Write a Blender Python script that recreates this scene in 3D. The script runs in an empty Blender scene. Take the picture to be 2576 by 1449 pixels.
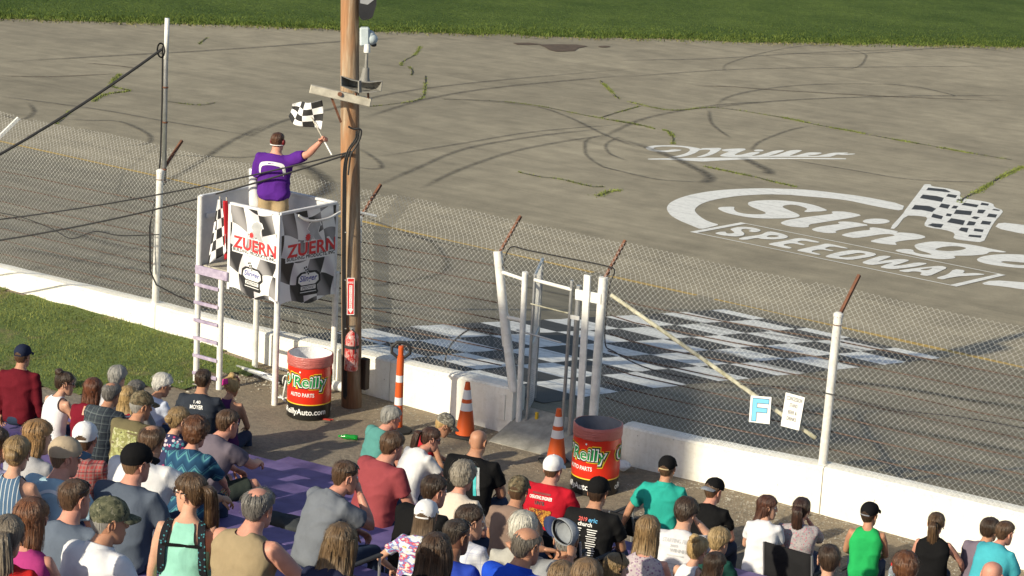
import bpy, bmesh, math, random
import numpy as np
from mathutils import Vector, Matrix, noise, geometry
from mathutils.bvhtree import BVHTree
random.seed(7); R=math.radians
scn=bpy.context.scene; COL=scn.collection
# ------------------------------------------------------------ camera, world, sun, exposure
FPX=5600.0; PITCH=R(13.9); YAW=R(36); ROLL=.055; CAM=np.array([18.277,-22.064,8.667])
_F=np.array([-math.sin(YAW)*math.cos(PITCH),math.cos(YAW)*math.cos(PITCH),-math.sin(PITCH)])
_R0=np.array([math.cos(YAW),math.sin(YAW),0]); _U0=np.cross(_R0,_F)
_R=math.cos(ROLL)*_R0+math.sin(ROLL)*_U0; _U=-math.sin(ROLL)*_R0+math.cos(ROLL)*_U0
cd=bpy.data.cameras.new('camera'); cam=bpy.data.objects.new('camera',cd); COL.objects.link(cam)
m=Matrix(((_R[0],_U[0],-_F[0],CAM[0]),(_R[1],_U[1],-_F[1],CAM[1]),(_R[2],_U[2],-_F[2],CAM[2]),(0,0,0,1)))
cam.matrix_world=m; cd.sensor_width=36; cd.lens=36*FPX/2576; cd.clip_start=.5; cd.clip_end=6000
scn.camera=cam; scn.render.resolution_x=1024; scn.render.resolution_y=576
SUN_EL=R(25); SUN_DIR=Vector((.16,1,0)).normalized()        # horizontal direction the light travels
w=bpy.data.worlds.new('World'); scn.world=w; w.use_nodes=True
nt=w.node_tree; nt.nodes.clear()
sky=nt.nodes.new('ShaderNodeTexSky'); sky.sky_type='NISHITA'; sky.sun_disc=False; sky.sun_elevation=SUN_EL
sky.sun_rotation=math.atan2(-SUN_DIR.x,-SUN_DIR.y); sky.air_density=1.0; sky.dust_density=1.5
bg=nt.nodes.new('ShaderNodeBackground'); bg.inputs[1].default_value=.105; wo=nt.nodes.new('ShaderNodeOutputWorld')
nt.links.new(sky.outputs[0],bg.inputs[0]); nt.links.new(bg.outputs[0],wo.inputs[0])
sl=bpy.data.lights.new('sun','SUN'); sl.energy=4.7; sl.angle=R(.55); sl.color=(1,.90,.68)
so=bpy.data.objects.new('sun',sl); COL.objects.link(so)
dv=Vector((SUN_DIR.x*math.cos(SUN_EL),SUN_DIR.y*math.cos(SUN_EL),-math.sin(SUN_EL)))
so.rotation_euler=dv.to_track_quat('-Z','Y').to_euler(); so.location=(0,-30,40)
scn.view_settings.view_transform='Standard'; scn.view_settings.look='None'; scn.view_settings.exposure=.28; scn.view_settings.gamma=1
# ------------------------------------------------------------ pixel helpers (photo measured at 2576 px wide)
def ray(x,y): return _F+_R*((x-1288)/FPX)+_U*((724.5-y)/FPX)
def onY(x,y,Y): r=ray(x,y); return Vector(CAM+r*((Y-CAM[1])/r[1]))
def onX(x,y,X): r=ray(x,y); return Vector(CAM+r*((X-CAM[0])/r[0]))
def onZ(x,y,Z): r=ray(x,y); return Vector(CAM+r*((Z-CAM[2])/r[2]))
_gy=[-50,.3,2.2,5.1,7.3,11.7,13.2,15,30,45,3000]; _gz=[.30,.30,.08,-.34,-.68,-1.32,-1.52,-1.57,-1.9,-2.05,-2.05]
_ys=np.linspace(-2,60,1241); _zs=np.interp(_ys,_gy,_gz); _k=np.ones(21)/21; _zs=np.convolve(np.pad(_zs,10,'edge'),_k,'valid')
def g(Y): return float(np.interp(Y,_ys,_zs))
def trk(x,y,dz=0):
    r=ray(x,y); lo=(.2-CAM[1])/r[1]; hi=lo+500
    for _ in range(50):
        mm=(lo+hi)/2; P=CAM+r*mm
        if P[2]>g(P[1]): lo=mm
        else: hi=mm
    P=CAM+r*lo; return Vector((P[0],P[1],P[2]+dz))
SC=.670833
def S2D(ox,oy,s): return lambda x,y:((ox+x/s)*SC,(oy+y/s)*SC)
# ------------------------------------------------------------ materials
MATS={}
def nodes(name):
    mt=bpy.data.materials.new(name); mt.use_nodes=True; t=mt.node_tree; t.nodes.clear()
    o=t.nodes.new('ShaderNodeOutputMaterial'); b=t.nodes.new('ShaderNodeBsdfPrincipled'); t.links.new(b.outputs[0],o.inputs[0]); MATS[name]=mt
    return mt,t,b
def N(t,typ,**k):
    n=t.nodes.new(typ)
    for a,v in k.items():
        if a.startswith('i_'):
            key=a[2:]; key=int(key) if key.isdigit() else key.replace('_',' ')
            n.inputs[key].default_value=v
        else: setattr(n,a,v)
    return n
def c4(c): return (c[0],c[1],c[2],1)
def ramp(t,src,stops):
    n=t.nodes.new('ShaderNodeValToRGB'); e=n.color_ramp.elements
    while len(e)<len(stops): e.new(.5)
    for i,(p,c) in enumerate(stops): e[i].position=p; e[i].color=c4(c)
    t.links.new(src,n.inputs[0]); return n.outputs[0]
def coords(t,scale=(1,1,1),which='Object',rot=(0,0,0)):
    tc=t.nodes.new('ShaderNodeTexCoord'); mp=t.nodes.new('ShaderNodeMapping'); mp.inputs['Scale'].default_value=scale; mp.inputs['Rotation'].default_value=rot
    t.links.new(tc.outputs[which],mp.inputs[0]); return mp.outputs[0]
def noise_f(t,vec,scale,detail=4,rough=.55):
    n=N(t,'ShaderNodeTexNoise',i_Scale=scale,i_Detail=detail,i_Roughness=rough); t.links.new(vec,n.inputs['Vector']); return n.outputs['Fac']
def mix(t,fac,a,b,mode='MIX'):
    n=t.nodes.new('ShaderNodeMix'); n.data_type='RGBA'; n.blend_type=mode
    for s,v in ((0,fac),(6,a),(7,b)):
        if hasattr(v,'links') or isinstance(v,bpy.types.NodeSocket): t.links.new(v,n.inputs[s])
        else: n.inputs[s].default_value=v if s==0 else c4(v)
    return n.outputs[2]
def math_n(t,op,a,b=0.0,c=None):
    n=t.nodes.new('ShaderNodeMath'); n.operation=op
    for i,v in enumerate((a,b) if c is None else (a,b,c)):
        if isinstance(v,bpy.types.NodeSocket): t.links.new(v,n.inputs[i])
        else: n.inputs[i].default_value=v
    return n.outputs[0]
def bump(t,b,h,strength=.3,dist=.01):
    n=N(t,'ShaderNodeBump',i_Strength=strength,i_Distance=dist); t.links.new(h,n.inputs['Height']); t.links.new(n.outputs[0],b.inputs['Normal'])
def M(name,col,rough=.7,var=.12,vs=6,bs=60,bstr=.15,metal=0,spec=.4,col2=None,bdist=.01):
    """plain surface: colour with soft variation plus fine bump"""
    if name in MATS: return MATS[name]
    mt,t,b=nodes(name); v=coords(t)
    f=noise_f(t,v,vs,5,.6)
    lo=tuple(max(0,x*(1-var)) for x in col); hi=col2 if col2 else tuple(min(1,x*(1+var)) for x in col)
    t.links.new(ramp(t,f,[(.3,lo),(.7,hi)]),b.inputs['Base Color'])
    b.inputs['Roughness'].default_value=rough; b.inputs['Metallic'].default_value=metal; b.inputs['Specular IOR Level'].default_value=spec
    if bstr: bump(t,b,noise_f(t,v,bs,3),bstr,bdist)
    return mt
# ------------------------------------------------------------ object helpers
def tag(o,label=None,cat=None,group=None,kind=None):
    if label: o['label']=label
    if cat: o['category']=cat
    if group: o['group']=group
    if kind: o['kind']=kind
    return o
def empty(name,loc=(0,0,0),rz=0,label=None,cat=None,group=None):
    o=bpy.data.objects.new(name,None); COL.objects.link(o); o.location=loc; o.rotation_euler=(0,0,rz); o.empty_display_size=.1
    return tag(o,label,cat,group)
class B:
    """collects shapes for one mesh object"""
    def __init__(s): s.v=[]; s.f=[]; s.mi=[]; s.cur=0
    def add(s,vs,fs):
        n=len(s.v); s.v+= [tuple(x) for x in vs]; s.f+=[tuple(i+n for i in f) for f in fs]; s.mi+=[s.cur]*len(fs); return s
    def box(s,c,d,rot=None,bev=0):
        x,y,z=d[0]/2,d[1]/2,d[2]/2
        if bev:
            bm=bmesh.new(); bmesh.ops.create_cube(bm,size=1); bmesh.ops.scale(bm,vec=d,verts=bm.verts)
            bmesh.ops.bevel(bm,geom=bm.edges[:],offset=bev,segments=1,affect='EDGES')
            vs=[v.co.copy() for v in bm.verts]; fs=[[v.index for v in f.verts] for f in bm.faces]; bm.free()
        else:
            vs=[Vector((a*x,b*y,e*z)) for a in(-1,1) for b in(-1,1) for e in(-1,1)]
            fs=[(0,1,3,2),(4,6,7,5),(0,4,5,1),(2,3,7,6),(0,2,6,4),(1,5,7,3)]
        if rot is not None: vs=[rot@v for v in vs]
        c=Vector(c); return s.add([v+c for v in vs],fs)
    def bar(s,a,b,w,h,bev=0,up=(0,0,1)):
        a=Vector(a);b=Vector(b);d=(b-a); L=d.length; d=d/L; u=Vector(up)
        if abs(d.dot(u))>.98: u=Vector((0,1,0))
        r=d.cross(u).normalized(); u=r.cross(d); rot=Matrix((d,r,u)).transposed()
        return s.box((a+b)/2,(L,w,h),rot,bev)
    def rings(s,rings,cap=True,closed=True):
        n=len(rings[0]); k=len(s.v); vs=[p for r in rings for p in r]; fs=[]
        for i in range(len(rings)-1):
            for j in range(n if closed else n-1):
                a=i*n+j; b=i*n+(j+1)%n; fs.append((a,b,b+n,a+n))
        if cap: fs.append(tuple(range(n-1,-1,-1))); fs.append(tuple((len(rings)-1)*n+j for j in range(n)))
        return s.add(vs,fs)
    def tube(s,pts,rad,n=8,cap=True):
        pts=[Vector(p) for p in pts]; rs=rad if isinstance(rad,(list,tuple)) else [rad]*len(pts); R_=[]
        t0=(pts[1]-pts[0]).normalized(); u=Vector((0,0,1)) if abs(t0.z)<.9 else Vector((0,1,0)); x=t0.cross(u).normalized()
        for i,p in enumerate(pts):
            t=(pts[min(i+1,len(pts)-1)]-pts[max(i-1,0)])
            if t.length<1e-9: t=t0.copy()
            t.normalize(); x=(x-t*x.dot(t)); x=x.normalized() if x.length>1e-6 else t.orthogonal().normalized(); y=t.cross(x)
            R_.append([p+(x*math.cos(2*math.pi*j/n)+y*math.sin(2*math.pi*j/n))*rs[i] for j in range(n)])
        return s.rings(R_,cap)
    def lathe(s,prof,c=(0,0,0),n=20,cap=True,M_=None):
        c=Vector(c); R_=[]
        for r,z in prof:
            ring=[Vector((r*math.cos(2*math.pi*j/n),r*math.sin(2*math.pi*j/n),z)) for j in range(n)]
            if M_ is not None: ring=[M_@p for p in ring]
            R_.append([p+c for p in ring])
        return s.rings(R_,cap)
    def ell(s,c,rx,ry,rz,nu=12,nv=8,M_=None,fn=None):
        c=Vector(c); R_=[]
        for i in range(nv+1):
            a=-math.pi/2+math.pi*i/nv; a=max(-1.54,min(1.54,a))
            ring=[]
            for j in range(nu):
                b=2*math.pi*j/nu; p=Vector((rx*math.cos(a)*math.cos(b),ry*math.cos(a)*math.sin(b),rz*math.sin(a)))
                if fn: p=fn(p)
                if M_ is not None: p=M_@p
                ring.append(p+c)
            R_.append(ring)
        return s.rings(R_)
    def poly(s,loops,fn):
        """flat polygon (outer loop + holes, 2D) mapped to 3D by fn"""
        l3=[[Vector((p[0],p[1],0)) for p in l] for l in loops]; tri=geometry.tessellate_polygon(l3)
        fl=[p for l in l3 for p in l]; return s.add([fn(p.x,p.y) for p in fl],[tuple(t) for t in tri])
    def build(s,name,mat,parent=None,smooth=False,uv=None):
        me=bpy.data.meshes.new(name); me.from_pydata(s.v,[],s.f); me.update()
        ms=mat if isinstance(mat,(list,tuple)) else [mat]
        for m_ in ms: me.materials.append(m_)
        if len(ms)>1: me.polygons.foreach_set('material_index',s.mi)
        if smooth: me.polygons.foreach_set('use_smooth',[True]*len(me.polygons))
        if uv is not None:
            l=me.uv_layers.new(name='UVMap')
            for p in me.polygons:
                for li in p.loop_indices: l.data[li].uv=uv[me.loops[li].vertex_index]
        o=bpy.data.objects.new(name,me); COL.objects.link(o)
        if parent is not None: o.parent=parent
        return o
def fixn(o):
    bm=bmesh.new(); bm.from_mesh(o.data); bmesh.ops.recalc_face_normals(bm,faces=bm.faces[:]); bm.to_mesh(o.data); bm.free(); return o
def smooth_angle(o,deg=40):
    o.data.polygons.foreach_set('use_smooth',[True]*len(o.data.polygons)); bm=bmesh.new(); bm.from_mesh(o.data)
    for e in bm.edges:
        if len(e.link_faces)==2 and e.calc_face_angle(0)>R(deg): e.smooth=False
    bm.to_mesh(o.data); bm.free(); return o
def ellipse(cx,cy,rx,ry,n=20,rot=0): return [(cx+rx*math.cos(a)*math.cos(rot)-ry*math.sin(a)*math.sin(rot),cy+rx*math.cos(a)*math.sin(rot)+ry*math.sin(a)*math.cos(rot)) for a in [2*math.pi*i/n for i in range(n)]]
_tc={}
def text2d(s,size=1.0,bold=0.0,shear=0.0,space=1.0,line=1.0):
    """flat lettering as (verts2d, faces, width), centred"""
    k=(s,size,bold,shear,space,line)
    if k in _tc: return _tc[k]
    cu=bpy.data.curves.new('lettering','FONT'); cu.body=s; cu.size=size; cu.offset=bold*size; cu.shear=shear; cu.align_x='CENTER'; cu.space_character=space; cu.space_line=line
    cu.resolution_u=3; o=bpy.data.objects.new('lettering',cu); COL.objects.link(o)
    me=o.evaluated_get(bpy.context.evaluated_depsgraph_get()).to_mesh(); vs=[(v.co.x,v.co.y) for v in me.vertices]; fs=[tuple(p.vertices) for p in me.polygons]
    bpy.data.objects.remove(o); bpy.data.curves.remove(cu)
    if vs:
        x0=min(v[0] for v in vs);x1=max(v[0] for v in vs);y0=min(v[1] for v in vs);y1=max(v[1] for v in vs)
        vs=[(v[0]-(x0+x1)/2,v[1]-(y0+y1)/2) for v in vs]; wd=x1-x0
    else: wd=0
    _tc[k]=(vs,fs,wd); return _tc[k]
def put_text(b,s,fn,size=1.0,fit=None,fith=None,**k):
    """add lettering to builder b; fn maps 2D to 3D; fit = total width"""
    vs,fs,wd=text2d(s,size=size,**k); sx=1 if not fit else fit/wd
    sy=1
    if fith: sy=fith/(max(v[1] for v in vs)-min(v[1] for v in vs))
    elif fit: sy=sx
    b.add([fn(x*sx,y*sy) for x,y in vs],fs)
# ------------------------------------------------------------ setting: ground, track, infield
def asphalt(name,dark,light,streak=0.0,grain=90):
    mt,t,b=nodes(name); v=coords(t)
    big=noise_f(t,v,.13,5,.6); mid=noise_f(t,v,1.3,4,.6); fine=noise_f(t,v,grain,2,.7)
    st=noise_f(t,coords(t,(.035,1.7,1)),1.0,5,.65); st2=noise_f(t,coords(t,(.10,5,1)),1.0,3,.6)
    col=ramp(t,big,[(.32,dark),(.68,light)])
    col=mix(t,.55,col,ramp(t,mid,[(.25,(.55,.55,.55)),(.75,(1.25,1.25,1.25))]),'MULTIPLY')
    if streak:
        col=mix(t,streak,col,ramp(t,st,[(.34,(.38,.38,.39)),(.56,(1.12,1.12,1.12))]),'MULTIPLY')
        col=mix(t,streak*.8,col,ramp(t,st2,[(.36,(.5,.5,.5)),(.52,(1.08,1.08,1.08))]),'MULTIPLY')
    col=mix(t,.6,col,ramp(t,fine,[(.3,(.55,.55,.55)),(.72,(1.4,1.4,1.4))]),'MULTIPLY')
    t.links.new(col,b.inputs['Base Color']); b.inputs['Roughness'].default_value=.88; b.inputs['Specular IOR Level'].default_value=.3
    bump(t,b,fine,.5,.01); return mt
m_track=asphalt('worn_track_asphalt',(.205,.184,.136),(.285,.256,.19),.36)
m_inf=asphalt('sun_bleached_infield_asphalt',(.26,.230,.168),(.365,.323,.237),.16,75)
m_paint=None
def paint_mat(name,col,wear=.5,scale=9):
    mt,t,b=nodes(name); v=coords(t); f=noise_f(t,v,scale,6,.7); st=noise_f(t,coords(t,(.25,4,1)),1.4,5,.65)
    c=mix(t,wear,col,ramp(t,f,[(.30,tuple(x*.45 for x in col)),(.52,(1,1,1))]),'MULTIPLY')
    c=mix(t,wear,c,ramp(t,st,[(.3,(.45,.45,.46)),(.5,(1,1,1))]),'MULTIPLY')
    t.links.new(c,b.inputs['Base Color']); b.inputs['Roughness'].default_value=.7; bump(t,b,noise_f(t,v,60,2),.4,.01); return mt
m_white_road=paint_mat('worn_white_road_paint',(.78,.78,.75),.62)
m_white_logo=paint_mat('white_logo_paint',(.78,.78,.75),.35)
m_black_road=paint_mat('black_road_paint',(.035,.035,.036),.3)
m_black_chk=paint_mat('worn_black_start_line_paint',(.04,.038,.036),.2)
m_yellow_road=paint_mat('faded_yellow_road_paint',(.50,.33,.07),.6,14)
b=B(); xs=[-160+8*i for i in range(41)]; ysr=[.27,1,2.2,3.6,5,6.5,8,10,11.5,12.6,13.6]
def strip(b,xs,ysr,zf,dz=0):
    vs=[(x,y,zf(x,y)+dz) for y in ysr for x in xs]; n=len(xs)
    b.add(vs,[(j*n+i,j*n+i+1,j*n+n+i+1,j*n+n+i) for j in range(len(ysr)-1) for i in range(n-1)])
strip(b,xs,ysr,lambda x,y:g(y)); track=tag(b.build('track',m_track),kind='structure')
b=B(); strip(b,xs,[13.6,14.2,15,17,20,25,30,37,45,60,80,100,130],lambda x,y:g(y)); infield=tag(b.build('infield_pavement',m_inf),kind='structure')
# infield lawn: its edge traced on the pavement, then out to the far bank
mt,t,bb=nodes('mown_infield_grass'); v=coords(t); f1=noise_f(t,v,.35,5,.6); f2=noise_f(t,v,5,5,.7)
c=ramp(t,f1,[(.3,(.055,.095,.016)),(.7,(.105,.155,.032))]); c=mix(t,.75,c,ramp(t,f2,[(.28,(.42,.46,.4)),(.72,(1.45,1.4,1.25))]),'MULTIPLY')
t.links.new(c,bb.inputs['Base Color']); bb.inputs['Roughness'].default_value=.9; bb.inputs['Specular IOR Level'].default_value=.15; bump(t,bb,f2,1,.15); m_grass=MATS['mown_infield_grass']
edge=[trk(x,y) for x,y in ((-60,46),(0,48),(250,55),(500,62),(900,78),(1250,88),(1600,97),(2000,108),(2300,114),(2640,121))]
e0=edge[0]; e1=edge[-1]
line=[Vector((e0.x-90,e0.y-75,0)),Vector((e0.x-30,e0.y-27,0))]+edge+[Vector((e1.x+15,e1.y+22,0)),Vector((e1.x+40,e1.y+70,0))]
fine=[]
for a,bq in zip(line,line[1:]):
    n=max(2,int((bq-a).length/.7)) if (bq-a).length<16 else 6
    for i in range(n): fine.append(a.lerp(bq,i/n))
fine.append(line[-1])
dirv=Vector((-.62,.78,0)); rows_=[0,.6,3,10,30,70,150]
b=B(); n=len(fine); vs=[]
for d in rows_:
    for i,p in enumerate(fine):
        q=p+dirv*d; j=noise.noise(Vector((p.x*.9,p.y*.9,0)))*.55+noise.noise(Vector((p.x*3,p.y*3,4)))*.25 if d==0 else 0
        q=q+dirv*j; vs.append((q.x,q.y,g(q.y)+(.012 if d==0 else .10 if d<1 else .12+d*.004)))
b.add(vs,[(k*n+i+1,k*n+i,k*n+n+i,k*n+n+i+1) for k in range(len(rows_)-1) for i in range(n-1)])
lawn=tag(b.build('infield_lawn',m_grass,smooth=True),kind='structure')
# tufts on the lawn in view
m_blade=M('lawn_blades',(.065,.11,.018),.85,.5,1.2,0,0,spec=.1,col2=(.13,.17,.04))
def blades(name,pts,h,wd,mat,parent=None,lean=.5):
    vs=[];fs=[]
    for (x,y,z) in pts:
        a=random.uniform(0,6.283); hh=h*random.uniform(.5,1.35); ww=wd*random.uniform(.6,1.3); dx,dy=math.cos(a)*ww,math.sin(a)*ww; lx,ly=random.gauss(0,lean)*hh,random.gauss(0,lean)*hh; k=len(vs)
        vs+=[(x-dx,y-dy,z-.01),(x+dx,y+dy,z-.01),(x+lx,y+ly,z+hh)]; fs.append((k,k+1,k+2))
    b=B(); b.add(vs,fs); return tag(b.build(name,mat,parent),kind='stuff')
pts=[]
for _ in range(42000):
    u=random.random(); i=random.randint(8,n-12); p=fine[i]; d=random.random()**2*36-.25
    q=p+dirv*d+Vector((random.uniform(-1,1),random.uniform(-1,1),0)); pts.append((q.x,q.y,g(q.y)+.1))
blades('lawn_tufts',pts,.075,.022,m_blade,lawn)
m_straw=M('dry_edge_grass',(.30,.24,.12),.9,.4,3,0,0,col2=(.20,.22,.07))
pts=[]
for _ in range(4500):
    i=random.randint(8,n-12); p=fine[i].lerp(fine[i+1],random.random()); q=p+dirv*(random.gauss(.1,.35)+noise.noise(Vector((p.x*.9,p.y*.9,0)))*.55); pts.append((q.x,q.y,g(q.y)+.01))
blades('lawn_edge_tufts',pts,.06,.025,m_straw,lawn)
# far ground to the horizon
b=B(); b.add([(-2500,-2500,-3.2),(2500,-2500,-3.2),(2500,2500,-3.2),(-2500,2500,-3.2)],[(0,1,2,3)]); tag(b.build('terrain',m_grass),kind='structure')
# paint on the track
def laid(b,poly,fn,lift): b.poly([poly] if not isinstance(poly[0],list) else poly,fn)
def tpt(x,y,dz): return Vector((x,y,g(y)+dz))
sq=(2.31+2.13)/5
for r_ in range(14):
    for q in range(5):
        x0=-2.13+q*sq; y1=13.2-r_*sq; y0=max(y1-sq,.5)
        if y1<=.6: continue
        b=B(); ysub=[y0+(y1-y0)*i/4 for i in range(5)]; jt=lambda: random.uniform(-.02,.02)
        b.add([(x+jt(),y,g(y)+.006) for y in ysub for x in (x0,x0+sq)],[(2*i,2*i+1,2*i+3,2*i+2) for i in range(4)])
        b.build('start_line_square',m_white_road if (r_+q)%2==0 else m_black_chk,track)
b=B(); n=260
for i in range(n):
    x0=-70+i*.4; x1=x0+.4; wv=lambda x:.05*noise.noise(Vector((x*.3,0,0)))
    if noise.noise(Vector((x0*.8,3,0)))<-.42: continue
    b.add([(x0,13.36+wv(x0),g(13.36)+.006),(x1,13.36+wv(x1),g(13.36)+.006),(x1,13.58+wv(x1),g(13.58)+.006),(x0,13.58+wv(x0),g(13.58)+.006)],[(0,1,2,3)])
b.build('yellow_line',m_yellow_road,track)
# logos traced on the pavement
Mc=S2D(2400,540,3.0306); Sc=S2D(2450,660,3.4347); Tc=S2D(3100,660,3.15)
LIFT=[.006]
def chaikin(l):
    out=[]
    for a,c in zip(l,l[1:]+l[:1]): out+=[(a[0]*.78+c[0]*.22,a[1]*.78+c[1]*.22),(a[0]*.22+c[0]*.78,a[1]*.22+c[1]*.78)]
    return out
def logo(name,loops,mat,conv):
    if name!='logo_flag_square': loops=[chaikin(l) for l in loops]
    LIFT[0]+=.00012; z=LIFT[0]; b=B(); b.poly([[conv(*p) for p in l] for l in loops],lambda x,y:trk(x,y,z)); o=b.build(name,mat,infield); fixup(o); return o
def fixup(o):
    for p in o.data.polygons:
        pass
    bm=bmesh.new(); bm.from_mesh(o.data)
    for f in bm.faces:
        if f.normal.z<0: f.normal_flip()
    bm.to_mesh(o.data); bm.free()
ML=[[(60,48),(95,28),(180,17),(320,16),(450,20),(560,32),(640,45),(690,55),(640,100),(560,130),(480,148),(400,155),(320,158),(345,150),(450,130),(530,105),(570,75),(560,55),(500,40),(400,32),(280,30),(190,35),(150,48),(160,62),(210,72),(290,78),(370,62),(480,68),(450,80),(380,90),(300,95),(200,92),(130,82),(85,68)],
[(690,50),(800,48),(920,46),(925,62),(870,100),(800,130),(720,150),(630,152),(680,138),(750,115),(790,90),(800,70),(760,66),(680,70),(640,95)],
[(925,62),(1180,50),(1210,66),(1130,95),(1060,130),(1150,125),(1250,98),(1335,92),(1370,100),(1290,128),(1265,138),(1330,134),(1400,118),(1500,85),(1560,74),(1630,72),(1640,80),(1540,115),(1450,138),(1530,132),(1600,112),(1690,78),(1760,70),(1840,72),(1835,82),(1740,120),(1690,138),(1760,135),(1830,118),(1900,100),(1980,95),(2060,100),(2065,110),(2000,125),(1920,132),(1900,139),(2020,137),(2080,125),(2170,105),(2220,100),(2360,100),(2365,107),(2300,114),(2440,110),(2445,118),(2330,128),(2240,122),(2200,135),(2150,150),(1950,150),(1650,150),(1400,150),(1180,150),(1000,150),(915,142),(910,130),(960,108),(1020,88),(940,84)],
ellipse(1350,76,55,11),[(90,168),(330,165),(800,158),(1180,155),(1800,160),(2340,163),(2340,178),(1700,172),(1180,178),(900,190),(720,203),(640,198),(330,180),(90,180)]]
for l in ML: logo('painted_script_letter',[l],m_white_logo,Mc)
t2s=lambda x,y:((3100+x/3.15-2450)*3.4347,(y/3.15)*3.4347)
ring=[(610,690),(500,645),(330,575),(220,510),(175,440),(175,400),(210,350),(300,300),(450,250),(650,210),(850,185),(1100,168),(1400,160),(1700,168),(2000,180),(2300,215)]+[t2s(*p) for p in ((0,190),(410,240),(920,340),(890,415),(700,385),(500,345),(250,290),(0,262))]+[(1900,260),(1750,245),(1480,238),(1300,245),(1080,260),(850,295),(700,330),(600,370),(545,415),(530,450),(570,500),(650,560),(740,600),(855,630),(740,660)]
logo('logo_ring',[ring],m_white_logo,Sc)
logo('logo_ring',[[(2040,548),(2331,580),(2700,640),(3100,740),(3060,840),(2700,750),(2331,690),(1980,615)]],m_white_logo,Tc)
logo('logo_ring',[[(1960,1232),(2331,1260),(2800,1290),(3100,1270),(3140,1370),(2800,1400),(2331,1345),(2100,1310),(1800,1280)]],m_white_logo,Tc)
SL=[(Sc,[[(825,420),(860,402),(1040,398),(1045,410),(1035,435),(1080,470),(1180,490),(1300,498),(1400,497),(1455,485),(1430,465),(1340,430),(1260,400),(1215,370),(1225,340),(1290,325),(1400,315),(1560,312),(1750,325),(1950,350),(2100,385),(2230,435),(2235,450),(2150,460),(2050,463),(1990,470),(1935,462),(1990,430),(1940,405),(1850,380),(1780,372),(1710,378),(1665,390),(1670,410),(1760,450),(1860,490),(1890,515),(1860,535),(1750,548),(1600,550),(1450,552),(1250,540),(1100,515),(960,485),(870,450)]]),
(Sc,[[(1630,605),(1720,570),(1950,535),(2150,510),(2320,490),(2290,465),(2330,457),(2480,462),(2701,507),(2560,540),(2400,565),(2150,605),(2000,628),(2005,660),(1930,668),(1800,660),(1680,635)]]),
(Sc,[[(2030,690),(2120,660),(2280,635),(2410,620),(2370,600),(2420,588),(2576,595)]+[t2s(*p) for p in ((520,585),(350,605),(150,640),(100,655),(118,672),(60,678))]+[(2350,740),(2230,740),(2080,715)]]),
(Tc,[ellipse(585,538,160,32)]),
(Tc,[[(165,700),(250,675),(400,650),(520,640),(500,615),(560,608),(850,655),(815,672),(900,670),(1060,685),(1185,722),(1100,750),(950,760),(800,785),(835,818),(760,815),(620,800),(500,775),(600,745),(740,720),(815,705),(760,690),(650,690),(500,715),(340,738),(230,720)]]),
(Tc,[[(800,880),(880,865),(1020,870),(1030,905),(1120,928),(1250,935),(1210,915),(1080,880),(1030,830),(1060,805),(1200,780),(1320,775),(1600,800),(1800,830),(1950,865),(2135,900),(2080,908),(1930,895),(1880,930),(1700,945),(1490,945),(1525,965),(1500,980),(1350,988),(1150,965),(1000,930),(860,905)],[(1270,870),(1350,845),(1450,832),(1570,835),(1660,855),(1590,880),(1450,893),(1330,885)]]),
(Tc,[[(1770,985),(1830,955),(1950,935),(2100,925),(2331,932),(2520,960),(2570,995),(2480,1020),(2640,1060),(2600,1098),(2331,1095),(2100,1075),(1900,1045),(1790,1015)],[(2045,1020),(2100,1008),(2300,1024),(2470,1046),(2331,1060),(2150,1045)]]),
(Tc,[[(2700,1010),(2850,990),(2980,1000),(3080,1040),(3000,1060),(2900,1040),(2800,1070),(2720,1110),(2640,1100)]]),
(Tc,[[(740,622),(900,450),(930,400),(1140,125),(1150,100),(1230,100),(1240,125),(1400,145),(1500,165),(1585,190),(1570,260),(1700,280),(1850,300),(1970,330),(1975,370),(2090,410),(2050,470),(2000,520),(1940,610),(1900,690),(1850,790),(1650,770),(1490,745),(1520,680),(1400,640),(1190,610),(1145,580),(1200,490),(1080,475),(930,470),(810,630)]])]
for cv,l in SL: logo('painted_logo_letter',l,m_white_logo,cv)
for q in [[(1175,170),(1200,140),(1400,160),(1465,190),(1440,197),(1290,180)],[(1100,265),(1135,222),(1300,240),(1385,262),(1360,310),(1250,290)],[(1000,398),(1040,345),(1210,358),(1295,390),(1245,430),(1120,405)],[(1410,245),(1435,215),(1545,232),(1520,265)],[(1525,290),(1550,275),(1620,285),(1600,305)],[(1325,370),(1355,328),(1460,345),(1430,392)],[(1470,385),(1500,352),(1555,360),(1530,390)],[(1590,345),(1625,318),(1795,345),(1770,375)],[(1815,345),(1830,318),(1918,332),(1905,355)],[(1500,450),(1530,402),(1720,420),(1700,468)],[(1775,440),(1790,400),(1880,405),(1845,448)],[(1950,405),(1975,392),(2055,405),(2030,417)],[(1235,490),(1255,448),(1375,478),(1355,517)],[(1405,475),(1420,445),(1480,455),(1465,482)],[(1890,485),(1915,447),(2015,460),(1995,497)],[(1705,500),(1740,480),(1810,490),(1770,517)],[(1420,550),(1470,502),(1635,530),(1610,585)],[(1650,585),(1680,535),(1765,550),(1740,588)],[(1815,572),(1840,532),(1945,545),(1925,582)],[(1190,585),(1250,563),(1380,575),(1350,617),(1280,610)],[(1555,645),(1590,612),(1675,620),(1655,672)],[(1735,655),(1745,625),(1855,638),(1840,668)],[(1670,720),(1685,697),(1830,708),(1820,735)]]:
    logo('logo_flag_square',[q],m_black_road,Tc)
cs=[(2586.8,871.1),(2779,835.3),(3771.4,1033),(3585.7,1076.5)]; cs=[trk(x*SC,y*SC) for x,y in cs]; cc=sum(cs,Vector())/4
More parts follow.
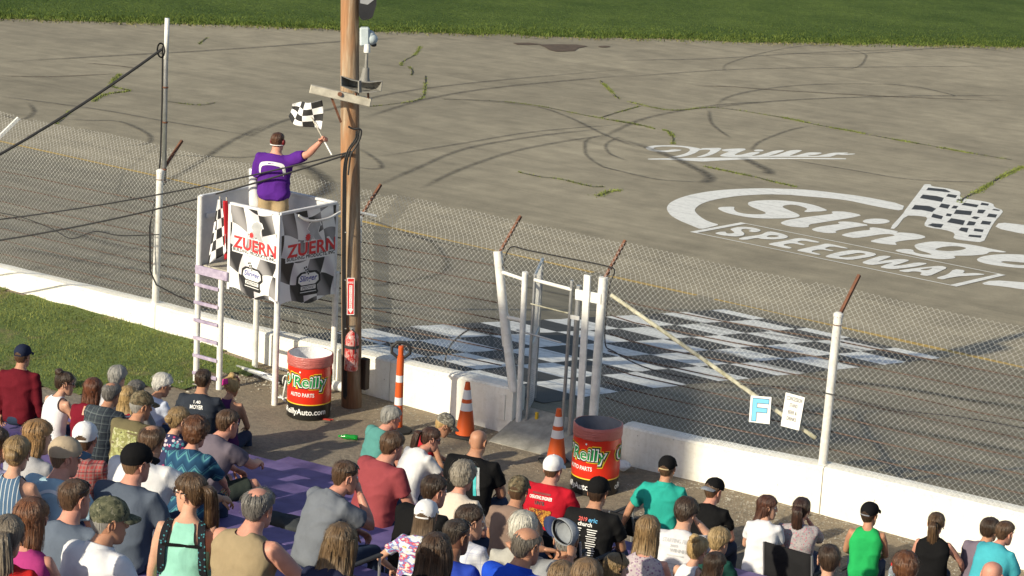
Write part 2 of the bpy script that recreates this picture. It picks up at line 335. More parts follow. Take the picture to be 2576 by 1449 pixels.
for i in range(4):
    a,bq=cs[i],cs[(i+1)%4]; ai=a.lerp(cc,.0)+(cc-a).normalized()*.16; bi=bq+(cc-bq).normalized()*.16; LIFT[0]+=.00012; b=B()
    b.add([(p.x,p.y,g(p.y)+LIFT[0]) for p in (a,bq,bi,ai)],[(0,1,2,3)]); fixup(b.build('logo_box_line',m_white_logo,infield))
for cv,l in [(Sc,[[(785,745),(850,725),(930,722),(940,745),(1000,748),(1050,735),(1020,715),(985,690),(1060,668),(1150,658),(1300,672),(1385,700),(1370,720),(1290,732),(1215,715),(1270,700),(1200,688),(1140,690),(1130,710),(1175,745),(1165,770),(1090,785),(1000,782),(880,770)]]),
(Sc,[[(1080,815),(1200,785),(1380,765),(1460,725),(1520,720),(1650,745),(1745,785),(1700,810),(1580,823),(1400,820),(1340,800),(1170,833)],[(1450,785),(1500,768),(1570,768),(1625,778),(1580,795),(1500,795)]]),
(Sc,[[(1470,885),(1530,868),(1700,840),(1850,805),(1950,810),(2150,855),(2110,868),(1920,835),(1840,855),(1960,890),(1925,900),(1790,870),(1650,892),(1795,930),(1740,945),(1600,915)]]),
(Sc,[[(1830,965),(1950,935),(2150,895),(2220,875),(2300,885),(2515,935),(2480,942),(2290,910),(2190,940),(2330,968),(2300,975),(2150,950),(2010,975),(2165,1015),(2120,1025),(1960,990)]]),
(Tc,[[(-20,950),(130,905),(290,880),(400,885),(560,915),(590,935),(540,955),(400,980),(280,998),(130,985),(0,965)],[(125,955),(250,935),(390,910),(480,930),(350,955),(210,970)]]),
(Tc,[[(400,1030),(520,985),(650,945),(775,955),(680,990),(590,1020),(720,1000),(880,985),(990,1000),(880,1040),(760,1070),(900,1060),(1060,1025),(1210,1038),(1060,1075),(950,1090),(800,1105),(740,1105),(620,1085),(700,1050),(800,1022),(640,1045),(520,1060)]]),
(Tc,[[(835,1125),(960,1105),(1180,1080),(1350,1065),(1430,1090),(1330,1135),(1210,1190),(1095,1175),(1130,1145),(1030,1130),(940,1145)],[(1090,1115),(1180,1098),(1260,1095),(1190,1122)]]),
(Tc,[[(1280,1210),(1430,1170),(1500,1105),(1640,1120),(1600,1160),(1760,1150),(1895,1170),(1700,1185),(1560,1190),(1420,1215),(1370,1230)]])]: logo('painted_block_letter',l,m_white_logo,cv)
# tyre marks: thin sheets of rubber, broken up by the texture of the surface
def rubber(name,col,dens):
    mt,t,bb=nodes(name); bb.inputs['Base Color'].default_value=c4(col); bb.inputs['Roughness'].default_value=.8
    tr=t.nodes.new('ShaderNodeBsdfTransparent'); mx=t.nodes.new('ShaderNodeMixShader'); o=[x for x in t.nodes if x.type=='OUTPUT_MATERIAL'][0]
    uvn=t.nodes.new('ShaderNodeTexCoord'); sp=t.nodes.new('ShaderNodeSeparateXYZ'); t.links.new(uvn.outputs['UV'],sp.inputs[0])
    e=math_n(t,'PINGPONG',sp.outputs[1],.5); e=math_n(t,'MULTIPLY',e,2.0); e=math_n(t,'POWER',e,.8)
    ends=math_n(t,'PINGPONG',sp.outputs[0],.5); ends=math_n(t,'MINIMUM',math_n(t,'MULTIPLY',ends,6.0),1.0)
    f=noise_f(t,coords(t),7,4,.7); f=math_n(t,'ADD',math_n(t,'MULTIPLY',f,1.6),-.3)
    a=math_n(t,'MULTIPLY',math_n(t,'MULTIPLY',e,ends),f); a=math_n(t,'MULTIPLY',a,dens); a=math_n(t,'MAXIMUM',math_n(t,'MINIMUM',a,.9),0.0)
    t.links.new(a,mx.inputs[0]); t.links.new(tr.outputs[0],mx.inputs[1]); t.links.new(bb.outputs[0],mx.inputs[2]); t.links.new(mx.outputs[0],o.inputs[0]); return mt
m_rub=rubber('tyre_rubber_film',(.05,.046,.042),.80); m_rubd=rubber('dense_tyre_rubber_film',(.035,.033,.032),1.0); m_brown=rubber('brown_oil_stain_film',(.10,.07,.045),1.3)
def catmull(pts,n=8):
    P=[pts[0]]+list(pts)+[pts[-1]]; out=[]
    for i in range(1,len(P)-2):
        p0,p1,p2,p3=[np.array(P[i+k],float) for k in(-1,0,1,2)]
        for j in range(n):
            s=j/n; out.append(tuple(.5*((2*p1)+(-p0+p2)*s+(2*p0-5*p1+4*p2-p3)*s*s+(-p0+3*p1-3*p2+p3)*s**3)))
    out.append(tuple(pts[-1])); return out
def ribbon(name,px,width,mat,conv=None):
    width*=.68
    pp=catmull([conv(*p) if conv else p for p in px]); q=[trk(*p) for p in pp]; LIFT[0]+=.00010; b=B(); uv=[]
    for i,p in enumerate(q):
        d=(q[min(i+1,len(q)-1)]-q[max(i-1,0)]); d.z=0; d.normalize(); nn=Vector((-d.y,d.x,0))*width/2
        for sgn,vv in ((-1,0),(-.33,.33),(.33,.67),(1,1)): a=p+nn*sgn; b.v.append((a.x,a.y,g(a.y)+LIFT[0])); uv.append((i/(len(q)-1),vv))
    for i in range(len(q)-1):
        for k in range(3): b.f.append((4*i+k,4*i+k+1,4*i+k+5,4*i+k+4)); b.mi.append(0)
    o=b.build(name,mat,track,uv=uv); fixup(o); return o
c5=S2D(900,0,1.7173); c6=S2D(2300,0,1.6727); c7=S2D(0,0,1.115); c0=lambda x,y:(x,y)
for cv,w_,mt,l in [(c0,.5,m_rub,[(0,157),(300,140),(520,128),(860,105),(1000,97)]),(c5,.35,m_rub,[(0,915),(250,790),(640,690),(1000,600),(1600,525),(2576,440)]),(c5,.38,m_rub,[(800,760),(1200,640),(1700,560),(2576,480)]),(c5,.33,m_rub,[(880,1200),(1150,1080),(1450,960),(1900,880),(2350,830)]),(c5,.33,m_rub,[(1160,1220),(1400,1100),(1750,980),(2100,910),(2400,870)]),(c5,.25,m_rub,[(900,1010),(1400,930),(1900,850),(2500,800)]),(c5,.3,m_rub,[(1300,635),(1850,680),(2100,750),(2350,870),(2576,960)]),(c5,.75,m_rubd,[(330,1055),(450,1090),(540,1160),(545,1230),(470,1265),(380,1290)]),(c5,.3,m_rub,[(750,950),(880,1030),(910,1080),(850,1090),(760,1080)]),(c5,.22,m_rub,[(2380,860),(2240,900),(2220,950),(2240,1010),(2350,1080),(2500,1110)]),(c5,.22,m_rub,[(2450,880),(2360,930),(2380,990),(2500,1040)]),
(c6,.6,m_rubd,[(0,860),(300,960),(480,1040),(600,1105),(590,1138),(530,1146)]),(c6,.25,m_rub,[(560,1145),(300,1130),(100,1090),(-100,1040)]),(c6,.6,m_rubd,[(800,985),(900,1035),(975,1075),(960,1095)]),(c6,.3,m_rub,[(640,670),(720,610),(950,560),(1300,530),(1800,535),(2100,590),(2130,610)]),(c6,.4,m_rub,[(500,690),(900,645),(1300,620),(1800,605),(2576,600)]),(c6,.3,m_rub,[(0,490),(700,440),(1400,425),(2576,415)]),(c6,.35,m_rub,[(-100,880),(150,760),(400,700),(700,655),(1000,640)]),(c6,.25,m_rub,[(600,690),(620,780),(740,870)]),(c6,.25,m_rub,[(860,950),(920,890),(1100,820),(1240,790)]),(c6,.3,m_brown,[(500,540),(740,545),(1000,565),(1700,605),(2576,640)]),(c6,.2,m_rub,[(700,450),(720,400),(1000,320),(1300,285),(1550,330),(1580,370),(1500,430),(1200,440)]),(c6,.3,m_rub,[(900,330),(1500,340),(2180,300),(2576,350)]),(c6,.3,m_rub,[(0,380),(600,370),(1300,330),(2200,300)]),(c6,.25,m_rub,[(1080,1000),(1500,1070),(1900,1130),(2500,1150)]),
(c7,.3,m_rub,[(0,405),(200,430),(450,465),(700,510),(1115,580)]),(c7,.3,m_rub,[(250,500),(380,505),(500,510),(600,550),(630,580),(600,605),(450,615)]),(c7,.35,m_rub,[(640,790),(800,700),(950,600),(1115,520)]),(c7,.3,m_rub,[(680,650),(850,655),(1000,660),(1115,650)]),(c7,.25,m_brown,[(0,318),(200,322),(480,310)]),(c7,.25,m_brown,[(360,265),(480,275),(590,290)]),(c7,.3,m_rub,[(0,480),(90,500),(140,470),(120,430)]),
(c0,.3,m_rub,[(920,590),(1060,600),(1120,650),(1105,690),(980,715),(900,720)]),(c0,.25,m_rub,[(900,540),(1060,600),(1250,640)]),(c0,.4,m_rub,[(1200,700),(1500,760),(1900,850)]),(c0,.6,m_rubd,[(1700,855),(2000,935),(2300,985),(2620,1040)]),(c0,.7,m_rubd,[(1900,1010),(2200,1070),(2620,1150)]),(c0,.6,m_rub,[(100,560),(300,620),(520,650)]),(c0,.7,m_rub,[(0,620),(250,665),(520,720)]),
(c0,.5,m_rub,[(1330,700),(1700,800),(2100,870),(2576,955)]),(c0,.5,m_rubd,[(2050,960),(2250,975),(2450,1010),(2620,1030)])]: ribbon('skid_mark',l,w_,mt,cv)
# oil stain and dark patch
m_stain=M('dark_oil_soaked_asphalt',(.10,.068,.042),.75,.3,4)
LIFT[0]+=.0003; zl=LIFT[0]
for l in ([(1355,113),(1400,112),(1450,113),(1478,117),(1455,122),(1445,129),(1400,131),(1380,126),(1370,119)],[(1290,109),(1330,108),(1362,112),(1330,114),(1300,113)],ellipse(1520,118,15,2)):
    b=B(); b.poly([l],lambda x,y:trk(x,y,zl)); fixup(b.build('oil_stain',m_stain,infield))
# weeds growing in the cracks
m_crack=M('dark_crack_soil',(.05,.045,.035),.95,.3,5); m_weed=M('crack_weeds',(.14,.20,.03),.85,.4,3,0,0,col2=(.26,.30,.07))  # one dark colour for the pavement crack lines, green for the weeds
wp=[]
for cv,w_,dn,l in [(c5,.16,60,[(1160,300),(1130,350),(1045,400),(1040,425)]),(c5,.12,60,[(1085,430),(1110,455),(1105,485)]),(c5,.14,40,[(1195,490),(1190,580),(1160,640),(1000,670),(820,688)]),(c5,.18,80,[(2320,520),(2380,580),(2440,640)]),(c5,.12,40,[(2576,685),(2450,720),(2320,760)]),(c5,.12,40,[(1300,640),(1600,650),(1900,680),(2200,740),(2576,810)]),(c5,.14,50,[(1790,1110),(1930,1140),(2060,1155),(2250,1200),(2350,1205)]),(c5,.3,120,[(2300,1265),(2380,1235),(2450,1225)]),
(c6,.1,50,[(0,600),(30,615)]),(c6,.12,60,[(100,640),(180,660),(330,690),(450,690),(600,675),(760,690)]),(c6,.2,130,[(760,690),(950,720),(1120,750),(1300,790),(1500,825),(1700,865),(1900,900),(2200,955),(2500,1005)]),(c6,.18,110,[(310,815),(350,830),(375,870),(370,905)]),(c6,.15,70,[(-10,755),(120,775),(260,810)]),(c6,.2,110,[(580,1048),(760,1085),(900,1115),(1000,1140),(1150,1175)]),(c6,.26,140,[(2576,1045),(2500,1080),(2400,1130),(2300,1195),(2200,1245),(2180,1275)]),(c7,.2,90,[(500,310),(465,360),(540,380),(440,395),(390,425)]),(c7,.15,60,[(290,465),(270,490),(230,520)]),(c7,.1,40,[(690,425),(830,440),(900,430)]),(c0,.1,30,[(500,112),(520,95)])]:
    pp=catmull([cv(*p) for p in l],6); q=[trk(*p) for p in pp]; LIFT[0]+=.00012; b=B()
    for i,p in enumerate(q):
        d=q[min(i+1,len(q)-1)]-q[max(i-1,0)]; d.z=0; d.normalize(); nn=Vector((-d.y,d.x,0))*(.010+.016*random.random())
        a1,a2=p+nn,p-nn; b.v+=[(a1.x,a1.y,g(a1.y)+LIFT[0]),(a2.x,a2.y,g(a2.y)+LIFT[0])]
    b.f=[(2*i,2*i+1,2*i+3,2*i+2) for i in range(len(q)-1)]; b.mi=[0]*len(b.f); fixup(b.build('pavement_crack',m_crack,infield))
    for a,bq in zip(q,q[1:]):
        L=(bq-a).length
        for _ in range(int(L*dn*1.5)):
            if noise.noise(Vector((a.x*.9,a.y*.9,1)))<-.08 and random.random()<.85: continue
            p=a.lerp(bq,random.random()); wp.append((p.x+random.gauss(0,w_*.2),p.y+random.gauss(0,w_*.2),g(p.y)))
blades('crack_weeds',wp,.042,.017,m_weed,infield,.9)
# ------------------------------------------------------------ ground in front of the wall
def gz(x,y):
    k=min(1,max(0,(abs(x-1.2)-2.2)/2.5)); f=max(0,min(1,(y+2.6)/2.2))
    return .085*k*k*(3-2*k)*f+.012*noise.noise(Vector((x*.9,y*.9,2)))
mt,t,bb=nodes('packed_dirt_and_worn_asphalt'); v=coords(t); f1=noise_f(t,v,.9,5,.65); f2=noise_f(t,v,14,4,.7); f3=noise_f(t,v,70,2,.7)
sep=t.nodes.new('ShaderNodeSeparateXYZ'); t.links.new(v,sep.inputs[0])
edge_=math_n(t,'ADD',sep.outputs[1],math_n(t,'MULTIPLY',math_n(t,'ADD',f1,-.5),2.2)); mk=N(t,'ShaderNodeMapRange'); mk.inputs[1].default_value=-2.6; mk.inputs[2].default_value=-.9; t.links.new(edge_,mk.inputs[0])
dirt=ramp(t,f1,[(.3,(.19,.15,.105)),(.7,(.29,.235,.165))]); asp=ramp(t,f1,[(.3,(.17,.145,.115)),(.7,(.23,.20,.16))])
c=mix(t,mk.outputs[0],asp,dirt); c=mix(t,.7,c,ramp(t,f2,[(.3,(.6,.6,.6)),(.72,(1.3,1.3,1.3))]),'MULTIPLY'); c=mix(t,.5,c,ramp(t,f3,[(.3,(.5,.5,.5)),(.75,(1.5,1.5,1.5))]),'MULTIPLY')
t.links.new(c,bb.inputs['Base Color']); bb.inputs['Roughness'].default_value=.92; bump(t,bb,f2,.6,.03); m_dirt=mt
b=B(); xs=sorted(set([-120,-80,-50,-30]+[-20+.5*i for i in range(90)]+[30,50,80,120])); strip(b,xs,[-90,-50,-30,-15,-8]+[-6+.4*i for i in range(16)]+[.26],lambda x,y:gz(x,y))
ground=tag(b.build('ground',m_dirt,smooth=True),kind='structure')
# green verge below the wall on the stand's left
vp=[(-40,712),(0,722),(200,770),(390,818),(490,845),(560,872),(640,915),(655,932),(600,938),(545,930),(500,962),(470,975),(400,965),(300,972),(230,985),(190,975),(125,968),(60,962),(0,960),(-40,958)]
vq=[onZ(x,y,.06) for x,y in vp]; vq=[Vector((p.x,min(p.y,-.02),0)) for p in vq]; a0=vq[0]; a9=vq[-1]
vq=[Vector((a0.x-25,-.02,0))]+vq+[Vector((a9.x-25,a9.y-1,0))]
def inpoly(x,y,P):
    r=False; j=len(P)-1
    for i in range(len(P)):
        if (P[i].y>y)!=(P[j].y>y) and x<(P[j].x-P[i].x)*(y-P[i].y)/(P[j].y-P[i].y)+P[i].x: r=not r
        j=i
    return r
b=B(); stp=.12; cells={}; fs=[]
x0_=min(p.x for p in vq)+14; 
xi=int((max(p.x for p in vq)-x0_)/stp); yi=int(-min(p.y for p in vq)/stp)+1
def gv(i,j):
    if (i,j) not in cells:
        x=x0_+i*stp; y=-j*stp; cells[(i,j)]=len(b.v); b.v.append((x,y-.02,gz(x,y)+.02+.02*noise.noise(Vector((x*2,y*2,0)))))
    return cells[(i,j)]
for i in range(xi):
    for j in range(yi):
        x=x0_+(i+.5)*stp; y=-(j+.5)*stp; wob=noise.noise(Vector((x*1.5,y*1.5,7)))*.22
        if inpoly(x+wob,y+wob,vq): b.f.append((gv(i,j),gv(i,j+1),gv(i+1,j+1),gv(i+1,j))); b.mi.append(0)
mt,t,bb=nodes('verge_grass'); v=coords(t); f1=noise_f(t,v,1.1,5,.65); f2=noise_f(t,v,22,4,.7)
c=ramp(t,f1,[(.30,(.22,.175,.08)),(.44,(.09,.135,.025)),(.75,(.15,.20,.045))]); c=mix(t,.7,c,ramp(t,f2,[(.3,(.5,.5,.5)),(.7,(1.4,1.4,1.4))]),'MULTIPLY'); t.links.new(c,bb.inputs['Base Color']); bb.inputs['Roughness'].default_value=.9; bump(t,bb,f2,.8,.04)
verge=tag(b.build('grass_verge',MATS['verge_grass'],smooth=True),kind='structure')
pts=[]
for fc in verge.data.polygons:
    c=fc.center; kk=noise.noise(Vector((c.x*.8,c.y*.8,11)))
    for _ in range(11 if kk>-.25 else 3): pts.append((c.x+random.uniform(-.08,.08),c.y+random.uniform(-.08,.08),c.z))
blades('verge_blades',pts,.034,.007,M('verge_blades',(.125,.17,.03),.85,.5,1.5,0,0,spec=.2,col2=(.26,.28,.08)),verge)
# loose stones and litter chips along the wall foot
m_stone=M('pale_gravel',(.20,.165,.12),.9,.5,14,col2=(.55,.52,.45))
oct_=[(1,0,0),(-1,0,0),(0,1,0),(0,-1,0),(0,0,1),(0,0,-1)]; of=[(0,2,4),(2,1,4),(1,3,4),(3,0,4),(2,0,5),(1,2,5),(3,1,5),(0,3,5)]
b=B()
def stone(x,y,s):
    a=random.uniform(0,6.28); ca,sa=math.cos(a),math.sin(a); sx,sy,sz=s*random.uniform(.7,1.3),s*random.uniform(.5,1),s*random.uniform(.3,.6)
    b.add([(x+(p[0]*sx)*ca-(p[1]*sy)*sa,y+(p[0]*sx)*sa+p[1]*sy*ca,gz(x,y)+sz*.4+p[2]*sz) for p in oct_],of)
for _ in range(9000):
    x=random.uniform(4.2,15); y=-abs(random.gauss(.35,.62))-.03
    if noise.noise(Vector((x*1.4,y*1.4,0)))>-.15: stone(x,y,random.uniform(.005,.016))
for _ in range(900): x=random.uniform(-2.6,4.2); y=-abs(random.gauss(.1,.5))-.05; stone(x,y,random.uniform(.006,.016))
for _ in range(260): stone(random.gauss(-1.7,.35),random.gauss(-.6,.25),random.uniform(.01,.03))
for _ in range(70): stone(random.gauss(-2.0,.12),random.gauss(-1.45,.1),random.uniform(.015,.035))
tag(b.build('loose_gravel',m_stone),kind='stuff')
# ------------------------------------------------------------ concrete walls
mt,t,bb=nodes('whitewashed_concrete'); v=coords(t); f1=noise_f(t,v,2.2,6,.65); f2=noise_f(t,v,18,4,.7); vo=N(t,'ShaderNodeTexVoronoi',i_Scale=9.0); t.links.new(v,vo.inputs['Vector'])
drip=noise_f(t,coords(t,(7,1,.8)),1.5,5,.65)
c=ramp(t,f1,[(.25,(.76,.73,.65)),(.6,(.86,.85,.80))]); chips=math_n(t,'ADD',vo.outputs['Distance'],math_n(t,'MULTIPLY',f2,.25))
c=mix(t,ramp(t,chips,[(.15,(1,1,1)),(.18,(0,0,0))]),c,(.30,.28,.24)); ch2=noise_f(t,coords(t),11,5,.72); c=mix(t,ramp(t,ch2,[(.665,(0,0,0)),(.69,(1,1,1))]),c,(.27,.25,.21)); c=mix(t,.22,c,ramp(t,drip,[(.3,(.62,.58,.5)),(.55,(1,1,1))]),'MULTIPLY'); c=mix(t,.5,c,ramp(t,f2,[(.2,(.72,.70,.66)),(.5,(1,1,1))]),'MULTIPLY')
t.links.new(c,bb.inputs['Base Color']); bb.inputs['Roughness'].default_value=.85; bump(t,bb,f2,.35,.02); m_wall=mt
m_conc=M('bare_weathered_concrete',(.30,.285,.25),.9,.3,5,40,.4,col2=(.42,.40,.35))
def wall(label,prof,joints,y0=0.0,th=.26):
    root=empty('concrete_wall',(prof[0][0],y0,0),label=label,cat='wall'); L=Vector(root.location)
    js=[prof[0][0]]+joints+[prof[-1][0]]
    top=lambda x:float(np.interp(x,[p[0] for p in prof],[p[1] for p in prof]))
    for a,c in zip(js,js[1:]):
        b=B(); n=max(2,int((c-a)/.35)); rings=[]
        for i in range(n+1):
            x=a+.006+(c-a-.012)*i/n; zt=top(x)+.008*noise.noise(Vector((x*2.1,y0,0))); yw=y0+.006*noise.noise(Vector((x*1.3,5,0))); z0=-.3
            rings.append([Vector(q)-L for q in ((x,yw,z0),(x,yw,zt-.03),(x,yw+.022,zt-.006),(x,yw+th*.5,zt+.004),(x,yw+th-.02,zt-.004),(x,yw+th,zt-.04),(x,yw+th,z0))])
        b.rings(rings,True); fixn(b.build('wall_panel',m_wall,root))
    return root
WL=wall('long white concrete track wall running behind the flag stand up to the gate',[(-24,.22),(-12,.32),(-7.42,.38),(-4.12,.45),(-2.29,.47),(-.19,.54),(2.36,.62)],[-16,-10,-4.08,.32])
WR=wall('white concrete track wall beyond the gate, chipped, with gravel along its foot',[(4.03,.52),(5.12,.56),(6.84,.66),(9,.72),(13,.80),(24,.95)],[6.84,11.2,17])
wtop=lambda x: float(np.interp(x,[-24,-12,-7.42,-4.12,-2.29,-.19,2.36,4.03,5.12,6.84,9,13,24],[.22,.32,.38,.45,.47,.54,.62,.52,.56,.66,.72,.8,.95]))
b=B(); b.box((2.31-2.36,-.012,.34),(.09,.016,.34)); 
o=b.build('patch_plate',m_wall,WL); o.location=(2.25+24,0,0)
# ------------------------------------------------------------ fence
m_white_pipe=M('flaking_white_paint_on_pipe',(.70,.70,.68),.5,.15,9,50,.2,col2=(.80,.80,.78)); m_galv=M('galvanised_steel',(.46,.47,.48),.42,.15,8,60,.15,metal=.75)
m_rust=M('rusty_steel',(.13,.055,.035),.85,.35,12,60,.4,col2=(.21,.095,.055)); m_wire=M('galvanised_fence_wire',(.60,.60,.58),.5,.1,5,0,0,metal=.0); m_cable=M('rusted_steel_cable',(.055,.034,.026),.85,.4,8,0,0,col2=(.10,.055,.036))
m_blackcable=M('black_rubber_cable',(.016,.016,.018),.6,.2,8,0,0); m_moss=M('algae_stained_pipe',(.36,.34,.20),.7,.35,10,50,.3,col2=(.62,.60,.48))
m_rpost=None
mt,t,bb=nodes('white_post_with_rust'); v=coords(t); f=noise_f(t,v,9,5,.7); c=ramp(t,f,[(.22,(.20,.10,.06)),(.34,(.62,.60,.56)),(.7,(.80,.80,.78))]); t.links.new(c,bb.inputs['Base Color']); bb.inputs['Roughness'].default_value=.55; m_rpost=mt
def link_mesh(b,x0,x1,z0f,z1f,pos,p=.074,r=.00138):
    """woven diamond mesh: one zigzag wire per half pitch; pos maps (x, run height) to 3D"""
    nW=int((x1-x0)/(p/2)); tri=[(math.cos(a),math.sin(a)) for a in (0,2.094,4.189)]
    for i in range(nW):
        x=x0+i*p/2; z0=z0f(x); z1=z1f(x); j0=int(math.ceil(z0/(p/2))); j1=int(z1/(p/2)); prev=None
        for j in range(j0,j1+1):
            ph=(i+j)%2; q=pos(x+(p/2 if ph else 0),j*p/2); q=q+Vector((0,.004 if ph else -.004,0))
            ring=[(q.x+r*c,q.y+r*s*.9,q.z) if True else None for c,s in tri]; k=len(b.v); b.v+=ring
            if prev is not None:
                for a in range(3): b.f.append((prev+a,prev+(a+1)%3,k+(a+1)%3,k+a)); b.mi.append(0)
            prev=k
POST_T=2.34
def arm(b,base,L=.58,d=(0,.70,.714)):
    d=Vector(d); a=Vector(base); b.bar(a-d*.06,a+d*L,.035,.035,up=(1,0,0)); return a+d*L
def fence(label,posts,spans,origin,rails=True):
    root=empty('chain_link_fence',origin,label=label,cat='fence'); O=Vector(origin)
    for (x,zt,lean,mat,rad) in posts:
        b=B(); zb=wtop(x); b.tube([Vector((x-lean,.10,zb-.02))-O,Vector((x,.10,zt))-O],rad,12); b.lathe([(rad*1.12,zt-.03),(rad*1.12,zt+.01),(rad*.5,zt+.03)],Vector((x,.10,0))-O,12); smooth_angle(b.build('post',mat,root))
        b=B(); arm(b,Vector((x,.12,zt-.02))-O); b.build('overhang_arm',m_rust,root)
        for z in (zt-.12,zt-.02): b=B(); b.lathe([(rad*1.06,z-.006),(rad*1.14,z),(rad*1.06,z+.006)],Vector((x,.10,0))-O,10); b.build('tie_band',m_rust,root)
    for (x0,x1) in spans:
        b=B()
        zb=lambda x:wtop(x)-.07; tot=POST_T-.04+.56
        def pos(x,h):
            sag=.012*math.sin(x*2.1)+.008*noise.noise(Vector((x*2,h*2,0)))
            if h<POST_T-.02: return Vector((x,-.022+sag*.4,h))-O
            e=h-(POST_T-.02); return Vector((x,-.022+e*.70+.06*min(1,e/.1),POST_T-.02+e*.70+sag))-O
        link_mesh(b,x0,x1,zb,lambda x:tot+.04*noise.noise(Vector((x*1.7,0,0))),pos); tag(b.build('chain_link_mesh',m_wire,root),kind='stuff')
        for k,z in enumerate((.20,.40,.60,.80,1.02,1.26,1.5)):
            pts=[]; n=max(6,int((x1-x0)/.35))
            for i in range(n+1):
                x=x0+(x1-x0)*i/n; sg=.03*math.sin(math.pi*i/n)*(1 if k%2 else 1.6)+.012*noise.noise(Vector((x,z*7,0))); pts.append(Vector((x,.20,wtop(x)+z-sg))-O)
            b=B(); b.tube(pts,.0088,5); b.build('safety_cable',m_cable,root)
            for _ in range(3):
                x=random.uniform(x0,x1)
        # wire hooks of the mesh over the wall edge
    return root
FL=fence('chain link fence with rusty overhang arms on the wall behind the flag stand',[(-11.4,2.40,0,m_rpost,.05),(-4.12,2.40,.06,m_rpost,.052),(-.40,2.36,0,m_white_pipe,.045)],[(-12.5,2.0)],(-12.5,.1,0))
FR=fence('chain link fence with rusty overhang arms right of the gate, carrying two small signs',[(6.80,2.46,.03,m_rpost,.051),(11.6,2.5,0,m_rpost,.06)],[(3.62,13.6)],(13.6,.1,0))
# tall light pipe on the left post, black cables slung from it
b=B(); O=Vector((-4.1,.16,0)); b.tube([O+Vector((0,0,2.2)),O+Vector((.0,0,4.0)),O+Vector((0,0,4.02))],.031,10); b.cur=1; b.tube([O+Vector((0,0,4.0)),O+Vector((.01,0,4.58))],.034,10)
root=empty('flag_pole_pipe',O,label='tall steel pipe with white tip strapped to the rusty white fence post',cat='pole')
o=b.build('pipe',[m_galv,m_white_pipe],root,True); o.data.transform(Matrix.Translation(-O))
for z in (2.25,2.42,3.1,3.6): b=B(); b.lathe([(.036,z-.012),(.042,z),(.036,z+.012)],(0,0,0),10); b.build('strap',m_rust,root)
b=B(); b.tube([(-.05,-.02,4.18-.0),(-.045,-.02,3.4),(-.05,-.03,2.6),(-.06,-.06,2.2),(-.07,-.2,1.6),(-.05,-.2,.95),(.1,-.22,.78),(.5,-.22,.7),(1.1,-.22,.62)],.012,6); b.build('cable_drop',m_blackcable,root)
b=B(); pts=[(-.07+.075*math.cos(a),-.03,4.12+.1*math.sin(a)) for a in [i*2*math.pi/16 for i in range(33)]]; b.tube(pts,.012,6); b.build('cable_coil',m_blackcable,root)
def sag_cable(label,A,C,sag,r=.014,n=18,name='overhead_cable'):
    A=Vector(A);C=Vector(C); b=B(); b.tube([A.lerp(C,i/n)-Vector((0,0,4*sag*(i/n)*(1-i/n)))-A for i in range(n+1)],r,6)
    o=b.build(name,m_blackcable); o.location=A; return tag(o,label,'cable')
P0=Vector((-4.15,.13,4.14)); Pp=Vector((.10,-.68,3.42))
dirc=(onY(0,368,-1.9)-P0); sag_cable('thick black cable rising to the coil on the tall steel pipe',P0,P0+dirc*1.6,.12,.02)
A=Pp; e=onY(0,524,-1.6); sag_cable('upper of two black cables slung from the wooden pole past the flagman',A,A+(e-A)*1.5,.18,.012)
e=onY(0,566,-1.6); sag_cable('lower of two black cables slung from the wooden pole past the flagman',A-Vector((0,0,.02)),A+(e-A)*1.5,.24,.014)
b=B(); pts=[onY(x,y,-.05) for x,y in ((0,535),(60,548),(130,575),(180,600),(240,582),(300,592),(400,590))]; b.tube([p-pts[0] for p in [Vector(q) for q in catmull([tuple(p) for p in pts],5)]],.008,5); o=b.build('loose_wire',m_blackcable); o.location=pts[0]; tag(o,'thin black wire sagging along the fence mesh left of the steel pipe','wire')
# white bar at the far left
a=onY(-30,372,.3); c=onY(47,297,.75); b=B(); b.bar((0,0,0),c-a,.05,.05); o=b.build('overhang_arm',m_white_pipe); o.location=a; tag(o,'short white overhang bar reaching in above the fence beside the thick cable','bar')
# diagonal brace with two signs
a=onY(1538,742,.06); c=onY(2052,1102,.06); b=B(); n=24
b.tube([(a.lerp(c,i/n)-a) for i in range(n+1)],[.026+.003*noise.noise(Vector((i*.7,0,0))) for i in range(n+1)],8); o=b.build('diagonal_brace',m_moss,None,True); o.location=a; tag(o,'algae stained pipe braced diagonally from the gate post to the fence post','brace')
m_signw=M('white_sign_board',(.80,.80,.80),.45,.04,6,0,0); m_blue=M('sky_blue_print',(.18,.50,.78),.5,.05); m_ink=M('black_print',(.02,.02,.022),.55,.1,5,0,0); m_redp=M('red_print',(.62,.03,.03),.5,.05)
def sign(px,Y,label,draw,cat='sign'):
    p=[onY(x,y,Y) for x,y in px]; root=empty('fence_sign',p[3],label=label,cat=cat)
    ux=(p[1]-p[0]+p[2]-p[3])/2; uy=(p[0]-p[3]+p[1]-p[2])/2; nrm=ux.cross(uy).normalized()
    if nrm.y>0: nrm=-nrm
    b=B(); q=[x-p[3] for x in p]; b.add([x+nrm*.003 for x in q]+[x-nrm*.003 for x in q],[(0,1,2,3),(7,6,5,4),(0,4,5,1),(1,5,6,2),(2,6,7,3),(3,7,4,0)]); fixn(b.build('board',m_signw,root))
    draw(root,lambda u,v,h=.0045: q[3]+ux*u+uy*v+nrm*h); return root
